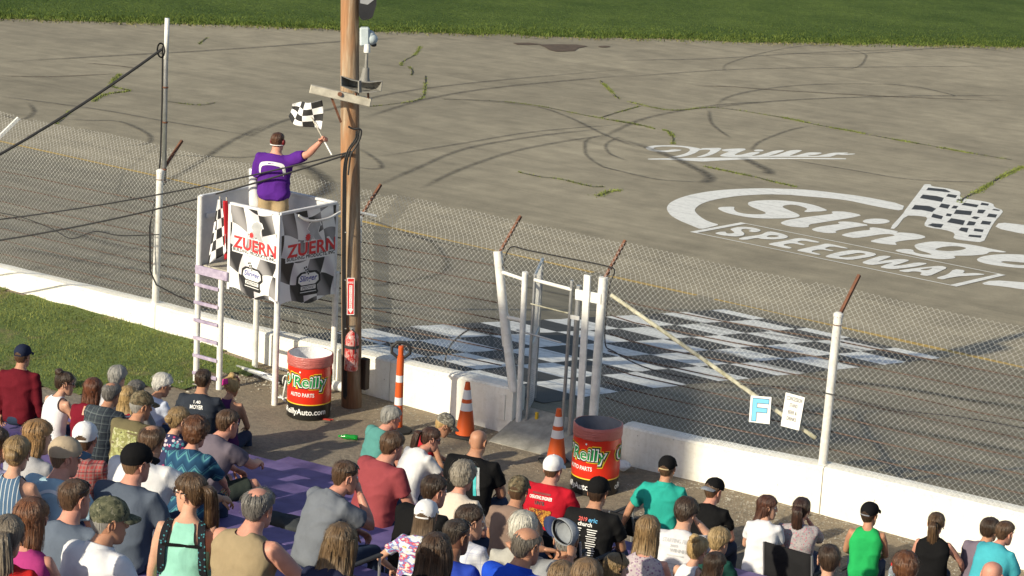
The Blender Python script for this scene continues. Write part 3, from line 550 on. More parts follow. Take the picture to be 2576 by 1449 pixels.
def drawF(root,f):
    b=B(); F=[(.13,.06),(.34,.06),(.34,.40),(.84,.40),(.84,.56),(.34,.56),(.34,.74),(.90,.74),(.90,.90),(.13,.90)]; b.poly([F],lambda x,y:f(x,y,.0055)); b.build('letter_face',m_blue,root)
    F2=[(x+(.02 if x>.5 else -.02),y+(.02 if k in(3,5,6,8,9) or y>.85 else -.02)) for k,(x,y) in enumerate(F)]
    b=B(); b.poly([[(.11,.04),(.36,.04),(.36,.38),(.86,.38),(.86,.58),(.36,.58),(.36,.72),(.92,.72),(.92,.92),(.11,.92)]],lambda x,y:f(x,y,.0045)); b.build('letter_outline',m_ink,root)
sign([(1889,995),(1941,999),(1936,1067),(1884,1061)],-.05,'small white fence sign with a large blue letter F',drawF)
def drawC(root,f):
    b=B()
    for s,v,w_,h in (('CONCESSION',.87,.82,.12),('STAND',.68,.42,.11),('BEER &',.47,.46,.11),('DRINKS',.28,.5,.11)): put_text(b,s,lambda x,y,v=v:f(.5+x,v+y),fit=w_,fith=h,bold=.012)
    tag(b.build('lettering',m_ink,root),kind='stuff')
sign([(1977,987),(2025,1000),(2010,1083),(1964,1071)],-.05,'white tilted fence sign reading concession stand beer and drinks',drawC)
# ------------------------------------------------------------ gate
G=empty('pedestrian_gate',(3.0,.05,0),label='white pipe gate standing open in the wall gap, its mesh leaf swung to the track',cat='gate'); O=Vector((3.0,.05,0))
def gp(x,y,Y=.05): return onY(x,y,Y)-O
def gpipe(a,c,r,mat,name): b=B(); b.tube([a,c],r,10); return smooth_angle(b.build(name,mat,G))
gpipe(gp(1252,632),gp(1275,870),.058,m_rpost,'gate_post'); gpipe(gp(1268,790),gp(1292,985),.06,m_rpost,'gate_post')
gpipe(gp(1518,697),gp(1488,1110),.058,m_white_pipe,'gate_post')
gpipe(gp(1321,684),gp(1302,1116),.038,m_white_pipe,'gate_jamb'); gpipe(gp(1439,705),gp(1412,1120),.022,m_galv,'gate_jamb'); gpipe(gp(1457,718),gp(1430,1150),.036,m_galv,'gate_jamb')
b=B(); b.bar(gp(1478,692,-.03),gp(1452,1170,-.03),.03,.095,.004,up=(1,0,0)); b.build('latch_board',m_white_pipe,G)
b=B(); b.bar(gp(1448,740,-.005),gp(1512,752,-.005),.02,.13); b.build('bracket',m_white_pipe,G); b=B(); b.bar(gp(1436,797,-.02),gp(1458,801,-.02),.02,.05); b.build('bracket',m_white_pipe,G)
for a,c in (((1262,684),(1320,704)),((1272,797),(1312,806)),((1345,704),(1440,729))): gpipe(gp(*a),gp(*c),.024,m_rpost,'top_rail')
gpipe(gp(1335,764),gp(1437,790),.009,m_moss,'tension_wire'); gpipe(gp(1300,830),gp(1412,862),.011,m_galv,'tension_wire')
hx,hz0,hz1=2.52,.05,2.12; d=Vector((-.50,.866,0))*.92
def lf(u,z): return Vector((hx,.10,0))+d*u+Vector((0,0,z))-O
for a,c in (((0,hz0),(0,hz1)),((1,hz0),(1,hz1)),((0,hz0),(1,hz0)),((0,hz1),(1,hz1)),((0,1.2),(1,1.2))): gpipe(lf(*a),lf(*c),.02,m_galv,'leaf_frame')
b=B(); link_mesh(b,0,.92,lambda x:hz0,lambda x:hz1,lambda x,z:lf(x/.92,z),.074,.0026); tag(b.build('leaf_mesh',m_wire,G),kind='stuff')
b=B(); link_mesh(b,1.98,2.40,lambda x:.66,lambda x:2.08,lambda x,z:Vector((x,.03,z))-O); tag(b.build('side_mesh',m_wire,G),kind='stuff')
b=B(); link_mesh(b,1.95,3.62,lambda x:2.10,lambda x:2.86,lambda x,h:Vector((x,.02+max(0,h-2.3)*.7,min(h,2.3)+max(0,h-2.3)*.7))-O); tag(b.build('overhang_mesh',m_wire,G),kind='stuff')
for x in (1255,1519):
    b=B(); p=gp(x,632 if x<1300 else 697); arm(b,p+Vector((0,.02,-.02))); b.build('overhang_arm',m_rust,G)
b=B(); pts=[gp(*q) for q in ((1262,850),(1263,700),(1268,660),(1285,622),(1330,630),(1430,650),(1520,668),(1546,680),(1536,710),(1528,760),(1522,860),(1545,885),(1640,930),(1800,962),(1990,975),(2090,992),(2250,1030),(2420,1050),(2620,1085))]
b.tube(catmull([tuple(p) for p in pts],5),.009,6); b.build('draped_cable',m_blackcable,G)
b=B(); pts=[gp(*q) for q in ((1120,925),(1122,895),(1140,860),(1185,828),(1240,830))]; b.tube(catmull([tuple(p) for p in pts],5),.01,6); b.build('draped_cable',m_blackcable,G)
b=B(); q=[Vector(p)-O for p in ((2.32,-.42,.005),(4.06,-.30,.005),(4.03,.32,.312),(2.36,.32,.312))]; b.add(q+[p-Vector((0,0,.6)) for p in q],[(0,1,2,3),(7,6,5,4),(0,4,5,1),(1,5,6,2),(2,6,7,3),(3,7,4,0)]); fixn(b.build('threshold_slab',m_conc,G))
b=B(); b.box(Vector((2.63,.16,.16))-O,(.035,.03,.34)); b.build('yellow_stop',M('yellow_paint',(.62,.40,.03),.6),G)

# invented board behind the bleacher, out of view, added to shade the gate wall
e0_,e1_=-.06,1.7; yb=-33.0; tn_=math.tan(SUN_EL)*math.hypot(SUN_DIR.x,SUN_DIR.y)/SUN_DIR.y; sx_=SUN_DIR.x/SUN_DIR.y; xa_,xb_=1.55+yb*sx_,5.08+yb*sx_; za_,zb_=e0_-yb*tn_,e1_-yb*tn_
BLOCKER=empty('blocker',((xa_+xb_)/2,yb,0),label='tall grey scoreboard on two steel posts added behind the bleacher to shade the wall',cat='blocker')
b=B(); b.box((0,0,(za_+zb_)/2),(xb_-xa_,.25,zb_-za_),None,.02); b.build('board',M('grey_board',(.3,.3,.32),.7),BLOCKER)
for x in (-1,1): b=B(); b.tube([(x,.2,0),(x,.2,za_+.5)],.09,10); b.build('post',m_galv,BLOCKER)
# ------------------------------------------------------------ flag stand
m_purple=M('scuffed_purple_paint',(.33,.27,.42),.65,.25,9,40,.2,col2=(.50,.44,.56)); m_wood=M('weathered_grey_wood',(.40,.37,.31),.8,.25,6,60,.3,col2=(.58,.55,.47)); m_trim=M('stand_white_paint',(.66,.67,.69),.55,.1,6,50,.1,col2=(.76,.76,.76))
X0,X1,Y0,Y1,ZF,ZT=-1.97,-.56,-1.28,-.18,1.62,2.56
ST=empty('flag_stand',(X0,Y0,0),label='white flag stand on pipe legs with checkered banner panels and a ladder',cat='stand'); O=Vector((X0,Y0,0))
def sp(x,y,z): return Vector((x,y,z))-O
for x,y,zt in ((-1.96,-1.29,ZT+.02),(-1.56,-1.28,ZF),(-.585,-1.25,ZF+.05),(-1.92,-.2,ZF),(-.57,-.12,ZF)):
    b=B(); b.tube([sp(x-(.02 if x<-1.9 and y<-1 else 0),y,-.05),sp(x,y,zt)],.042,12); smooth_angle(b.build('leg',m_white_pipe,ST))
for k in range(6):
    z=.16+k*.245; b=B(); b.bar(sp(-2.0,-1.33,z),sp(-1.56,-1.325,z),.035,.045,.004); b.build('rung',m_purple,ST)
b=B(); b.box(sp((X0+X1)/2,(Y0+Y1)/2,ZF),(X1-X0-.02,Y1-Y0-.06,.05)); b.build('platform',m_wood,ST)
b=B(); b.bar(sp(X0-.02,Y0-.045,ZF-.03),sp(-1.41,Y0-.045,ZF-.03),.03,.12,.004); b.build('edge_board',m_purple,ST)
b=B(); b.box(sp(X0-.012,(Y0+Y1)/2,(ZF+ZT)/2-.10),(.02,Y1-Y0,ZT-ZF+.20)); b.build('side_panel',m_trim,ST)
b=B(); b.box(sp((X0+X1)/2,Y1+.012,(ZF+ZT)/2),(X1-X0-.04,.02,ZT-ZF)); b.build('back_panel',m_trim,ST)
b=B(); b.box(sp((-1.42+X1)/2,Y0+.012,(1.45+ZT)/2),(X1+1.42-.03,.02,ZT-1.45)); b.build('front_panel',m_trim,ST)
b=B(); b.box(sp(X1-.012,(Y0+Y1)/2,(1.45+ZT)/2),(.02,Y1-Y0-.03,ZT-1.45)); b.build('right_panel',m_trim,ST)
for a,c in (((X0,Y0,ZT),(X0,Y1,ZT)),((X0,Y1,ZT),(X1,Y1,ZT)),((-1.42,Y0,ZT),(X1,Y0,ZT)),((X1,Y0,ZT),(X1,Y1,ZT))):
    b=B(); b.bar(sp(*a)+Vector((0,0,.012)),sp(*c)+Vector((0,0,.012)),.05,.035,.004); b.build('top_rail',m_trim,ST)
for a,c in (((X0+.03,Y1-.03,2.3),(X1-.03,Y1-.03,2.3)),((X0+.03,Y1-.03,1.9),(X1-.03,Y1-.03,1.9)),((X0+.02,Y0+.1,2.3),(X0+.02,Y1-.1,2.3))):
    b=B(); b.bar(sp(*a),sp(*c),.04,.07,.004); b.build('inner_rail',m_trim,ST)
for x,y in ((X0,Y0),(X0,Y1),(X1,Y1),(-1.42,Y0),(X1,Y0)):
    b=B(); b.box(sp(x,y,(1.42+ZT)/2),(.045,.045,ZT-1.42)); b.build('corner_post',m_trim,ST)
b=B(); pts=[sp(X1+.05,-.98,2.52),sp(X1+.10,-.8,2.43),sp(X1+.11,-.45,2.42),sp(X1+.10,-.1,2.47),sp(X1+.25,.35,2.36)]; b.tube(catmull([tuple(p) for p in pts],5),.018,8); smooth_angle(b.build('hook_rod',m_white_pipe,ST))
# printed banners: rippled checkered flag print
def banner_mat(name,ax,sc):
    mt,t,bb=nodes(name); tc=t.nodes.new('ShaderNodeTexCoord'); sp_=t.nodes.new('ShaderNodeSeparateXYZ'); t.links.new(tc.outputs['UV'],sp_.inputs[0]); u,v=sp_.outputs[0],sp_.outputs[1]
    s1=math_n(t,'MULTIPLY',math_n(t,'SINE',math_n(t,'ADD',math_n(t,'MULTIPLY',v,5.0),math_n(t,'MULTIPLY',u,1.5))),.07); s2=math_n(t,'MULTIPLY',math_n(t,'SINE',math_n(t,'ADD',math_n(t,'MULTIPLY',u,7.0),math_n(t,'MULTIPLY',v,-2.0))),.06)
    U=math_n(t,'FLOOR',math_n(t,'MULTIPLY',math_n(t,'ADD',u,s1),sc[0])); V=math_n(t,'FLOOR',math_n(t,'MULTIPLY',math_n(t,'ADD',v,s2),sc[1])); ck=math_n(t,'ABSOLUTE',math_n(t,'MODULO',math_n(t,'ADD',U,V),2.0))
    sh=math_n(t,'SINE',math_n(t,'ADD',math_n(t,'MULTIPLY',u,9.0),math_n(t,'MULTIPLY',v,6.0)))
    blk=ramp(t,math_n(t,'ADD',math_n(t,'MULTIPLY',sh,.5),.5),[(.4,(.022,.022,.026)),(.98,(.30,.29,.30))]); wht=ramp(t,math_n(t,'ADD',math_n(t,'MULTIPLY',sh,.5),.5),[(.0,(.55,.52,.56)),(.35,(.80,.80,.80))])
    t.links.new(mix(t,ck,wht,blk),bb.inputs['Base Color']); bb.inputs['Roughness'].default_value=.42; return mt
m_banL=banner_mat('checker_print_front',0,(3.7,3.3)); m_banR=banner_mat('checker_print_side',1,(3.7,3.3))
m_bluep=M('royal_blue_print',(.035,.05,.30),.5,.05); m_whitep=M('white_print',(.80,.80,.80),.5,.03,5,0,0); m_greyp=M('grey_print',(.42,.43,.45),.5,.15,9,0,0); m_redz=M('bright_red_print',(.68,.045,.05),.5,.05,5,0,0)
def banner(name,P,mat,wid,hgt,nu=16,nv=14):
    """P(u,v,h) -> 3D, u right, v up"""
    b=B(); uv=[]
    for j in range(nv+1):
        for i in range(nu+1):
            u,v=i/nu,j/nv; edge=.03*math.sin(u*9)*(1-v)**6; rp=.0015*math.sin(u*8+v*3)
            b.v.append(P(u,v+edge,.016+rp)); uv.append((u*wid,v*hgt))
    b.f=[(j*(nu+1)+i,j*(nu+1)+i+1,(j+1)*(nu+1)+i+1,(j+1)*(nu+1)+i) for j in range(nv) for i in range(nu)]; b.mi=[0]*len(b.f)
    o=b.build(name,mat,ST,True,uv); rip=lambda u,v:.0165+.0015*math.sin(u*8+v*3)
    def lay(nm,mt,fn,h): bb_=B(); fn(bb_,lambda x,y:P(x,y,rip(x,y)+h)); tag(bb_.build(nm,mt,o),kind='stuff'); 
    A=wid/hgt   # to keep lettering proportions
    def box(x0,y0,x1,y1,n=6): return [(x0+(x1-x0)*i/n,y0) for i in range(n+1)]+[(x1-(x1-x0)*i/n,y1) for i in range(n+1)]
    lay('name_ground',m_whitep,lambda q,f:(put_text(q,'ZUERN',lambda x,y:f(.54+x,.58+y),fit=.92,fith=.180,bold=.05,space=1.05)),.002)
    lay('name',m_redz,lambda q,f:put_text(q,'ZUERN',lambda x,y:f(.54+x,.58+y),fit=.86,fith=.142,bold=.030,space=1.05),.0045)
    lay('line_ground',m_whitep,lambda q,f:q.poly([box(.09,.455,.99,.518)],f),.002)
    lay('line',m_ink,lambda q,f:put_text(q,'BUILDING PRODUCTS, INC.',lambda x,y:f(.54+x,.488+y),fit=.86,fith=.046,bold=.022),.0045)
    # nail-gun mascot-free emblem: grey claw shape with a red gear
    hk=[(.42,.66),(.44,.72),(.50,.755),(.46,.79),(.50,.84),(.58,.87),(.66,.85),(.69,.80),(.66,.795),(.64,.74),(.68,.69),(.72,.65),(.60,.66),(.56,.70),(.52,.655)]
    lay('emblem_ground',m_whitep,lambda q,f:q.poly([[(.56+(x-.56)*1.16,.76+(y-.76)*1.12) for x,y in hk]],f),.0018); lay('emblem',m_greyp,lambda q,f:q.poly([hk],f),.0032)
    gear=[(.47+(.052 if i%2 else .035)*math.cos(i*math.pi/9),.70+(.052 if i%2 else .035)*A*math.sin(i*math.pi/9)) for i in range(18)]
    lay('gear',m_redz,lambda q,f:q.poly([gear],f),.005)
    # track crest
    cx,cy=.50,.225
    cr=lambda s,d=0:[(cx+s*x,cy+s*y) for x,y in ((-.20,-.02),(-.19,.055),(-.13,.09),(0,.10),(.13,.09),(.19,.055),(.20,-.02),(.15,-.055),(.15,-.10),(.17,-.125),(.15,-.15),(-.15,-.15),(-.17,-.125),(-.15,-.10),(-.15,-.055))]
    lay('crest_ground',m_ink,lambda q,f:q.poly([cr(1.08)],f),.0022); lay('crest_face',m_whitep,lambda q,f:q.poly([[(cx+x,cy+y) for x,y in ((-.18,-.01),(-.17,.045),(-.11,.08),(.11,.08),(.17,.045),(.18,-.01),(.12,-.045),(-.12,-.045))]],f),.0036)
    lay('crest_box',m_whitep,lambda q,f:q.poly([box(cx-.13,cy-.10,cx+.13,cy-.058)],f),.0036)
    lay('crest_name',m_bluep,lambda q,f:put_text(q,'Slinger',lambda x,y:f(cx+x,cy+.018+y),fit=.31,fith=.085,bold=.02,shear=.2),.005)
    lay('crest_word',m_ink,lambda q,f:put_text(q,'SPEEDWAY',lambda x,y:f(cx+x,cy-.079+y),fit=.23,fith=.032,bold=.01),.005)
    lay('crest_rule',m_whitep,lambda q,f:q.poly([box(cx-.14,cy-.128,cx+.14,cy-.120)],f),.0036)
    fl=[(cx-.10,cy+.16),(cx-.04,cy+.155),(cx+.0,cy+.10),(cx+.03,cy+.06),(cx-.02,cy+.05),(cx-.06,cy+.11)]
    lay('crest_flag',m_whitep,lambda q,f:q.poly([fl],f),.0042)
    def fq(q,f):
        for a,c in ((-.075,.143),(-.05,.118),(-.045,.15),(-.028,.095),(-.02,.122),(-.005,.075),(.0,.10)): q.poly([[(cx+a-.011,cy+c-.009),(cx+a+.011,cy+c-.011),(cx+a+.013,cy+c+.009),(cx+a-.011,cy+c+.011)]],f)
    lay('crest_flag_squares',m_ink,fq,.0056)
    return o
zb=1.30
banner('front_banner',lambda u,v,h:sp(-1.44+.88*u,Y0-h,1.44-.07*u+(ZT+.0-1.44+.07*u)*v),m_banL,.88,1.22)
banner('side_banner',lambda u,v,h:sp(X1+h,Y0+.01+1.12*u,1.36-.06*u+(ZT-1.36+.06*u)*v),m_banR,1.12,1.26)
# flags hanging in the entrance
def chk_uv(name,n,m_,c0=(.018,.018,.02),c1=(.78,.78,.80)):
    mt,t,bb=nodes(name); tc=t.nodes.new('ShaderNodeTexCoord'); ck=t.nodes.new('ShaderNodeTexChecker'); mp=t.nodes.new('ShaderNodeMapping'); mp.inputs['Scale'].default_value=(n,m_,1); mp.inputs['Location'].default_value=(.001,.001,.3); t.links.new(tc.outputs['UV'],mp.inputs[0]); t.links.new(mp.outputs[0],ck.inputs['Vector']); ck.inputs['Scale'].default_value=1; ck.inputs[1].default_value=c4(c0); ck.inputs[2].default_value=c4(c1)
    t.links.new(ck.outputs[0],bb.inputs['Base Color']); bb.inputs['Roughness'].default_value=.75; return mt
def cloth(name,fn,mat,label,cat,nu=18,nv=22,parts=None):
    b=B(); uv=[]; org=fn(.5,0)
    for j in range(nv+1):
        for i in range(nu+1): b.v.append(fn(i/nu,j/nv)-org); uv.append((i/nu,j/nv))
    b.f=[(j*(nu+1)+i,j*(nu+1)+i+1,(j+1)*(nu+1)+i+1,(j+1)*(nu+1)+i) for j in range(nv) for i in range(nu)]; b.mi=[0]*len(b.f)
    if parts is None: o=b.build(name,mat,None,True,uv); o.location=org; tag(o,label,cat)
    else: o=b.build('cloth',mat,parts,True,uv); o.location=org-Vector(parts.location)
    md=o.modifiers.new('thickness','SOLIDIFY'); md.thickness=.004; return o
FS=empty('hanging_flag',(-1.72,-1.24,1.44),label='checkered flag hanging furled in the entrance of the flag stand',cat='flag')
def f1(u,v):
    a=onY(548,502,-1.22).lerp(onY(517,672,-1.33),v); c=onY(556,502,-1.2).lerp(onY(572,632,-1.24),v); p=a.lerp(c,u); p.y+=.05*math.sin(u*8+v*2)*(.3+.7*v)*(.7); return p
cloth('hanging_flag',f1,chk_uv('checkered_flag_cloth',4,6),None,None,parts=FS)
b=B(); b.tube([onY(552,640,-1.18)-Vector(FS.location),onY(553,494,-1.18)-Vector(FS.location)],.009,6); b.build('staff',m_wood,FS)
FS2=empty('hanging_flag',(-1.55,-1.2,1.44),label='red flag hanging furled beside the checkered flag in the flag stand',cat='flag')
def f2(u,v):
    a=onY(561,505,-1.19).lerp(onY(561,655,-1.19),v); c=onY(570,505,-1.2).lerp(onY(578,650,-1.2),v); p=a.lerp(c,u); p.y+=.03*math.sin(u*7+v); return p
cloth('hanging_flag',f2,M('red_flag_cloth',(.45,.012,.02),.8,.15,5,80,.2),None,None,parts=FS2)
b=B(); b.tube([onY(570,640,-1.16)-Vector(FS2.location),onY(570,496,-1.16)-Vector(FS2.location)],.009,6); b.build('staff',m_wood,FS2)
# ------------------------------------------------------------ wooden utility pole and what hangs on it
PX,PY=.14,-.55
mt,t,bb=nodes('weathered_pole_wood'); tc=coords(t,(9,9,.55)); f=noise_f(t,tc,1.6,6,.65); f2=noise_f(t,coords(t,(1.2,1.2,.28)),2.2,4,.6); f3=noise_f(t,coords(t,(40,40,1.2)),1.5,3,.7); v=coords(t); s_=t.nodes.new('ShaderNodeSeparateXYZ'); t.links.new(v,s_.inputs[0])
c=ramp(t,f,[(.3,(.15,.085,.045)),(.5,(.33,.225,.14)),(.72,(.50,.42,.32))]); c=mix(t,ramp(t,f2,[(.48,(0,0,0)),(.60,(1,1,1))]),c,(.36,.185,.09)); 
hr=N(t,'ShaderNodeMapRange'); hr.inputs[1].default_value=.2; hr.inputs[2].default_value=2.6; t.links.new(math_n(t,'ADD',s_.outputs[2],math_n(t,'MULTIPLY',f2,1.2)),hr.inputs[0]); c=mix(t,hr.outputs[0],mix(t,.75,c,(.16,.085,.045),'MULTIPLY'),c)
c=mix(t,.6,c,ramp(t,f3,[(.3,(.5,.48,.45)),(.6,(1.1,1.1,1.1))]),'MULTIPLY'); t.links.new(c,bb.inputs['Base Color']); bb.inputs['Roughness'].default_value=.85; bump(t,bb,f3,.5,.01); m_pole=mt
UP=empty('utility_pole',(PX,PY,0),label='tall weathered wooden utility pole beside the flag stand with cables stapled down it',cat='utility pole')
PT=onY(880,-10,-.55)-Vector((PX,PY,0)); PD=PT/PT.z
b=B(); b.tube([PD*(-.3+i*.45)+Vector((.006*math.sin(i*.5),0,0)) for i in range(22)],[.136-.0016*i+.0015*noise.noise(Vector((i*.9,0,0))) for i in range(22)],20); smooth_angle(b.build('pole_shaft',m_pole,UP),60)
cd_=Vector((CAM[0]-PX,CAM[1]-PY,0)).normalized(); rt_=Vector((-cd_.y,cd_.x,0)); # toward camera, and image right
def pp(x,y,out=.13): # point on pole surface side facing the camera
    k=ray(x,y); P=CAM+k*((np.dot(np.array([PX,PY,0])-CAM,np.array([cd_.x,cd_.y,0]))+out)/np.dot(k,np.array([cd_.x,cd_.y,0]))); return Vector(P)-Vector((PX,PY,0))
for k,(dx,yy) in enumerate(((-16,0),(-12,4),(-8,-3))):
    b=B(); pts=[pp(880+dx*.8+q[0],q[1]+yy,.122) for q in ((30,330),(26,350),(8,378),(-2,420),(-4,500),(-5,620),(-5,760),(-4,860),(-2,1000))]; b.tube(catmull([tuple(p) for p in pts],5),.011,6); b.build('stapled_cable',m_blackcable,UP)
b=B(); pts=[pp(*q) for q in ((876,318),(888,324),(902,324),(909,330),(905,350),(893,372),(882,392),(876,440))]; b.tube(catmull([tuple(p) for p in pts],5),.013,6); b.build('cable_loop',m_blackcable,UP)
for yy in (704,826,930,584): b=B(); b.box(pp(868,yy,.125),(.05,.012,.012)); b.build('cable_staple',m_galv,UP)
# crossarm, brace
b=B(); a=pp(780,223,.17); c=pp(933,258,.17); b.bar(a,c,.09,.105,.008); b.build('crossarm',m_wood,UP)
b=B(); b.bar(pp(832,240,.15),pp(858,308,.13),.012,.03); b.build('crossarm_brace',m_rust,UP)
b=B(); b.tube([pp(855,237,.20),pp(855,237,.24)],.03,8); b.build('bolt',m_rust,UP)
# horn loudspeaker
m_horn=M('grey_painted_horn',(.20,.195,.18),.6,.15,8,40,.15,col2=(.27,.265,.25)); m_dark=M('dark_interior',(.03,.03,.032),.7,.1)
HS=empty('horn_loudspeaker',Vector((PX,PY,0))+pp(905,232,.25),label='grey twin-mouth horn loudspeaker mounted above the crossarm of the wooden pole',cat='loudspeaker'); O=Vector(HS.location)-Vector((PX,PY,0))
def hp(x,y,o=.25): return pp(x,y,o)-O
b=B(); top=[(857,190),(885,200),(905,204),(930,206),(963,203)]; bot=[(857,216),(885,228),(905,232),(930,234),(960,230)]
fr=[hp(*p,.34) for p in top]; fb=[hp(*p,.34) for p in bot]; bk=[hp(x,y,.10) for x,y in ((878,196),(890,200),(905,203),(922,204),(940,203))]; bkb=[hp(x,y+18,.10) for x,y in ((878,196),(890,200),(905,203),(922,204),(940,203))]
vs=fr+fb+bk+bkb; n=5; fs=[]
for i in range(4): fs+=[(i,i+1,10+i+1,10+i),(5+i,15+i,15+i+1,5+i+1),(10+i,11+i,16+i,15+i)]
fs+=[(0,10,15,5),(4,9,19,14)]; b.add(vs,fs); o=b.build('horn_bell',m_horn,HS); md=o.modifiers.new('t','SOLIDIFY'); md.thickness=.012
b=B(); b.bar(hp(905,203,.345),hp(905,233,.345),.02,.05); b.build('divider',m_horn,HS)
b=B(); a=hp(917,205,.18); c=hp(921,170,.18); d2=hp(923,132,.18); b.tube([a,a.lerp(c,.3),c],[.075,.055,.042],12); b.tube([c,d2],[.022,.017],10); smooth_angle(b.build('throat',m_horn,HS))
b=B(); a=hp(923,132,.18); c=hp(924,111,.18); b.tube([a,a.lerp(c,.8),c],[.042,.04,.03],10); smooth_angle(b.build('driver_cap',m_white_pipe,HS))
for x in (895,926): b=B(); b.bar(hp(x,234,.2),hp(x+1,252,.2),.02,.02); b.build('mount_leg',m_rust,HS)
# pale lamp housing and black floodlight on the far side of the pole
m_pale=M('pale_blue_grey_housing',(.45,.52,.56),.45,.1)
FLm=empty('floodlight',Vector((PX,PY,0))+pp(915,100,-.02),label='pale blue-grey flood lamp housing fixed to the far side of the wooden pole',cat='floodlight'); O=Vector(FLm.location)-Vector((PX,PY,0))
b=B(); b.bar(pp(905,92,-.05)-O,pp(930,92,-.05)-O,.12,.24,.02); b.build('housing',m_pale,FLm); 
for q,r_ in (((930,88),.07),((934,98),.085)):
    b=B(); b.ell(pp(*q,-.08)-O,r_,r_,r_*.9); smooth_angle(b.build('lamp_dome',m_pale,FLm))
b=B(); b.ell(pp(940,112,-.1)-O,.04,.04,.03); b.build('socket',m_dark,FLm)
SPK=empty('loudspeaker',Vector((PX,PY,0))+pp(920,20,0),label='black box loudspeaker hung high on the wooden pole at the top edge',cat='loudspeaker'); O=Vector(SPK.location)-Vector((PX,PY,0))
m_blackpl=M('black_plastic',(.022,.023,.027),.45,.2)
b=B(); P=[(902,-60),(948,-60),(947,12),(937,44),(908,48),(903,40)]; f_=[pp(x,y,.16)-O for x,y in P]; k_=[pp(x*.6+922*.4,y+4,-.22)-O for x,y in P]; b.rings([f_,k_],True); fixn(b.build('cabinet',m_blackpl,SPK))
b=B(); P2=[(906,-58),(944,-58),(943,-2),(925,12),(906,8)]; b.add([pp(x,y,.168)-O for x,y in P2],[(0,1,2,3,4)]); b.build('grille',M('grey_speaker_grille',(.28,.29,.31),.6,.1),SPK)
# fire extinguisher sign and extinguisher
FE=empty('wall_sign',Vector((PX,PY,0))+pp(882,792,.135),label='narrow red and white sign reading fire extinguisher with an arrow on the wooden pole',cat='sign'); O=Vector(FE.location)-Vector((PX,PY,0))
def ep(u,v,h=0): # u across (0..1), v up
    a=pp(872.5,792,.137+h); c=pp(891,792,.137+h); d_=pp(873.5,699,.137+h); return a+(c-a)*u+(d_-a)*v-O
b=B(); q=[ep(0,0),ep(1,0),ep(1,1),ep(0,1),ep(0,0,-.004),ep(1,0,-.004),ep(1,1,-.004),ep(0,1,-.004)]; b.add(q,[(0,1,2,3),(7,6,5,4),(0,4,5,1),(1,5,6,2),(2,6,7,3),(3,7,4,0)]); fixn(b.build('plate',m_whitep,FE))
b=B(); b.poly([[(.08,.02),(.92,.02),(.92,.98),(.08,.98)]],lambda x,y:ep(x,y,.0012)); b.build('red_field',m_redp,FE)
b=B(); b.poly([[(.3,.16),(.12,.16),(.5,.04),(.88,.16),(.7,.16),(.7,.80),(.3,.80)]],lambda x,y:ep(x,y,.0024)); b.build('arrow',m_whitep,FE)
b=B(); put_text(b,'FIRE',lambda x,y:ep(.5+x,.87+y,.0026),fit=.74,fith=.055,bold=.01); tag(b.build('lettering',m_whitep,FE),kind='stuff')
b=B()
for i,ch in enumerate('EXTINGUISHER'): put_text(b,ch,lambda x,y,i=i:ep(.5+x,.765-i*.051+y,.0036),fit=.26 if ch!='I' else .07,fith=.036)
tag(b.build('vertical_lettering',m_redp,FE),kind='stuff')
FX=empty('fire_extinguisher',Vector((PX,PY,0))+pp(883,930,.22),label='worn red fire extinguisher hanging on the wooden pole',cat='fire extinguisher')
mt,t,bb=nodes('worn_red_cylinder'); v=coords(t); f=noise_f(t,coords(t,(6,6,3)),3,5,.7); c=ramp(t,f,[(.46,(.42,.02,.02)),(.52,(.55,.40,.38)),(.62,(.45,.04,.035))]); t.links.new(c,bb.inputs['Base Color']); bb.inputs['Roughness'].default_value=.4
b=B(); b.lathe([(.02,0),(.085,.0),(.09,.02),(.09,.40),(.082,.45),(.06,.49),(.03,.515),(.022,.53)],n=18); smooth_angle(b.build('cylinder',mt,FX))
b=B(); b.lathe([(.022,.53),(.03,.54),(.03,.57),(.015,.575)],n=10); b.build('valve',m_galv,FX)
b=B(); b.bar((-.06,-.01,.575),(.05,-.01,.60),.02,.012); b.build('handle',m_dark,FX); b=B(); b.tube([(.02,-.03,.55),(.09,-.05,.53),(.11,-.05,.40),(.10,-.05,.25)],.011,6); b.build('hose',m_blackcable,FX)
b=B(); b.lathe([(.093,.30),(.096,.30),(.096,.34),(.093,.34)],n=18); b.build('hanger_strap',m_dark,FX)
BX=B(); BX.box((0,0,0),(.12,.1,.42),None,.01); o=BX.build('meter_box',M('dark_brown_box',(.035,.022,.016),.7)); o.location=Vector((PX,PY,0))+pp(908,940,.0)+Vector((.03,.03,0)); tag(o,'dark narrow box screwed to the base of the wooden pole','box')
b=B(); b.tube([(0,0,0),(.42,.0,.02)],.07,12); o=b.build('white_pipe_offcut',m_white_pipe,None,True); o.location=onZ(838,968,.07); tag(o,'short white pipe lying behind the trash can at the pole base','pipe')
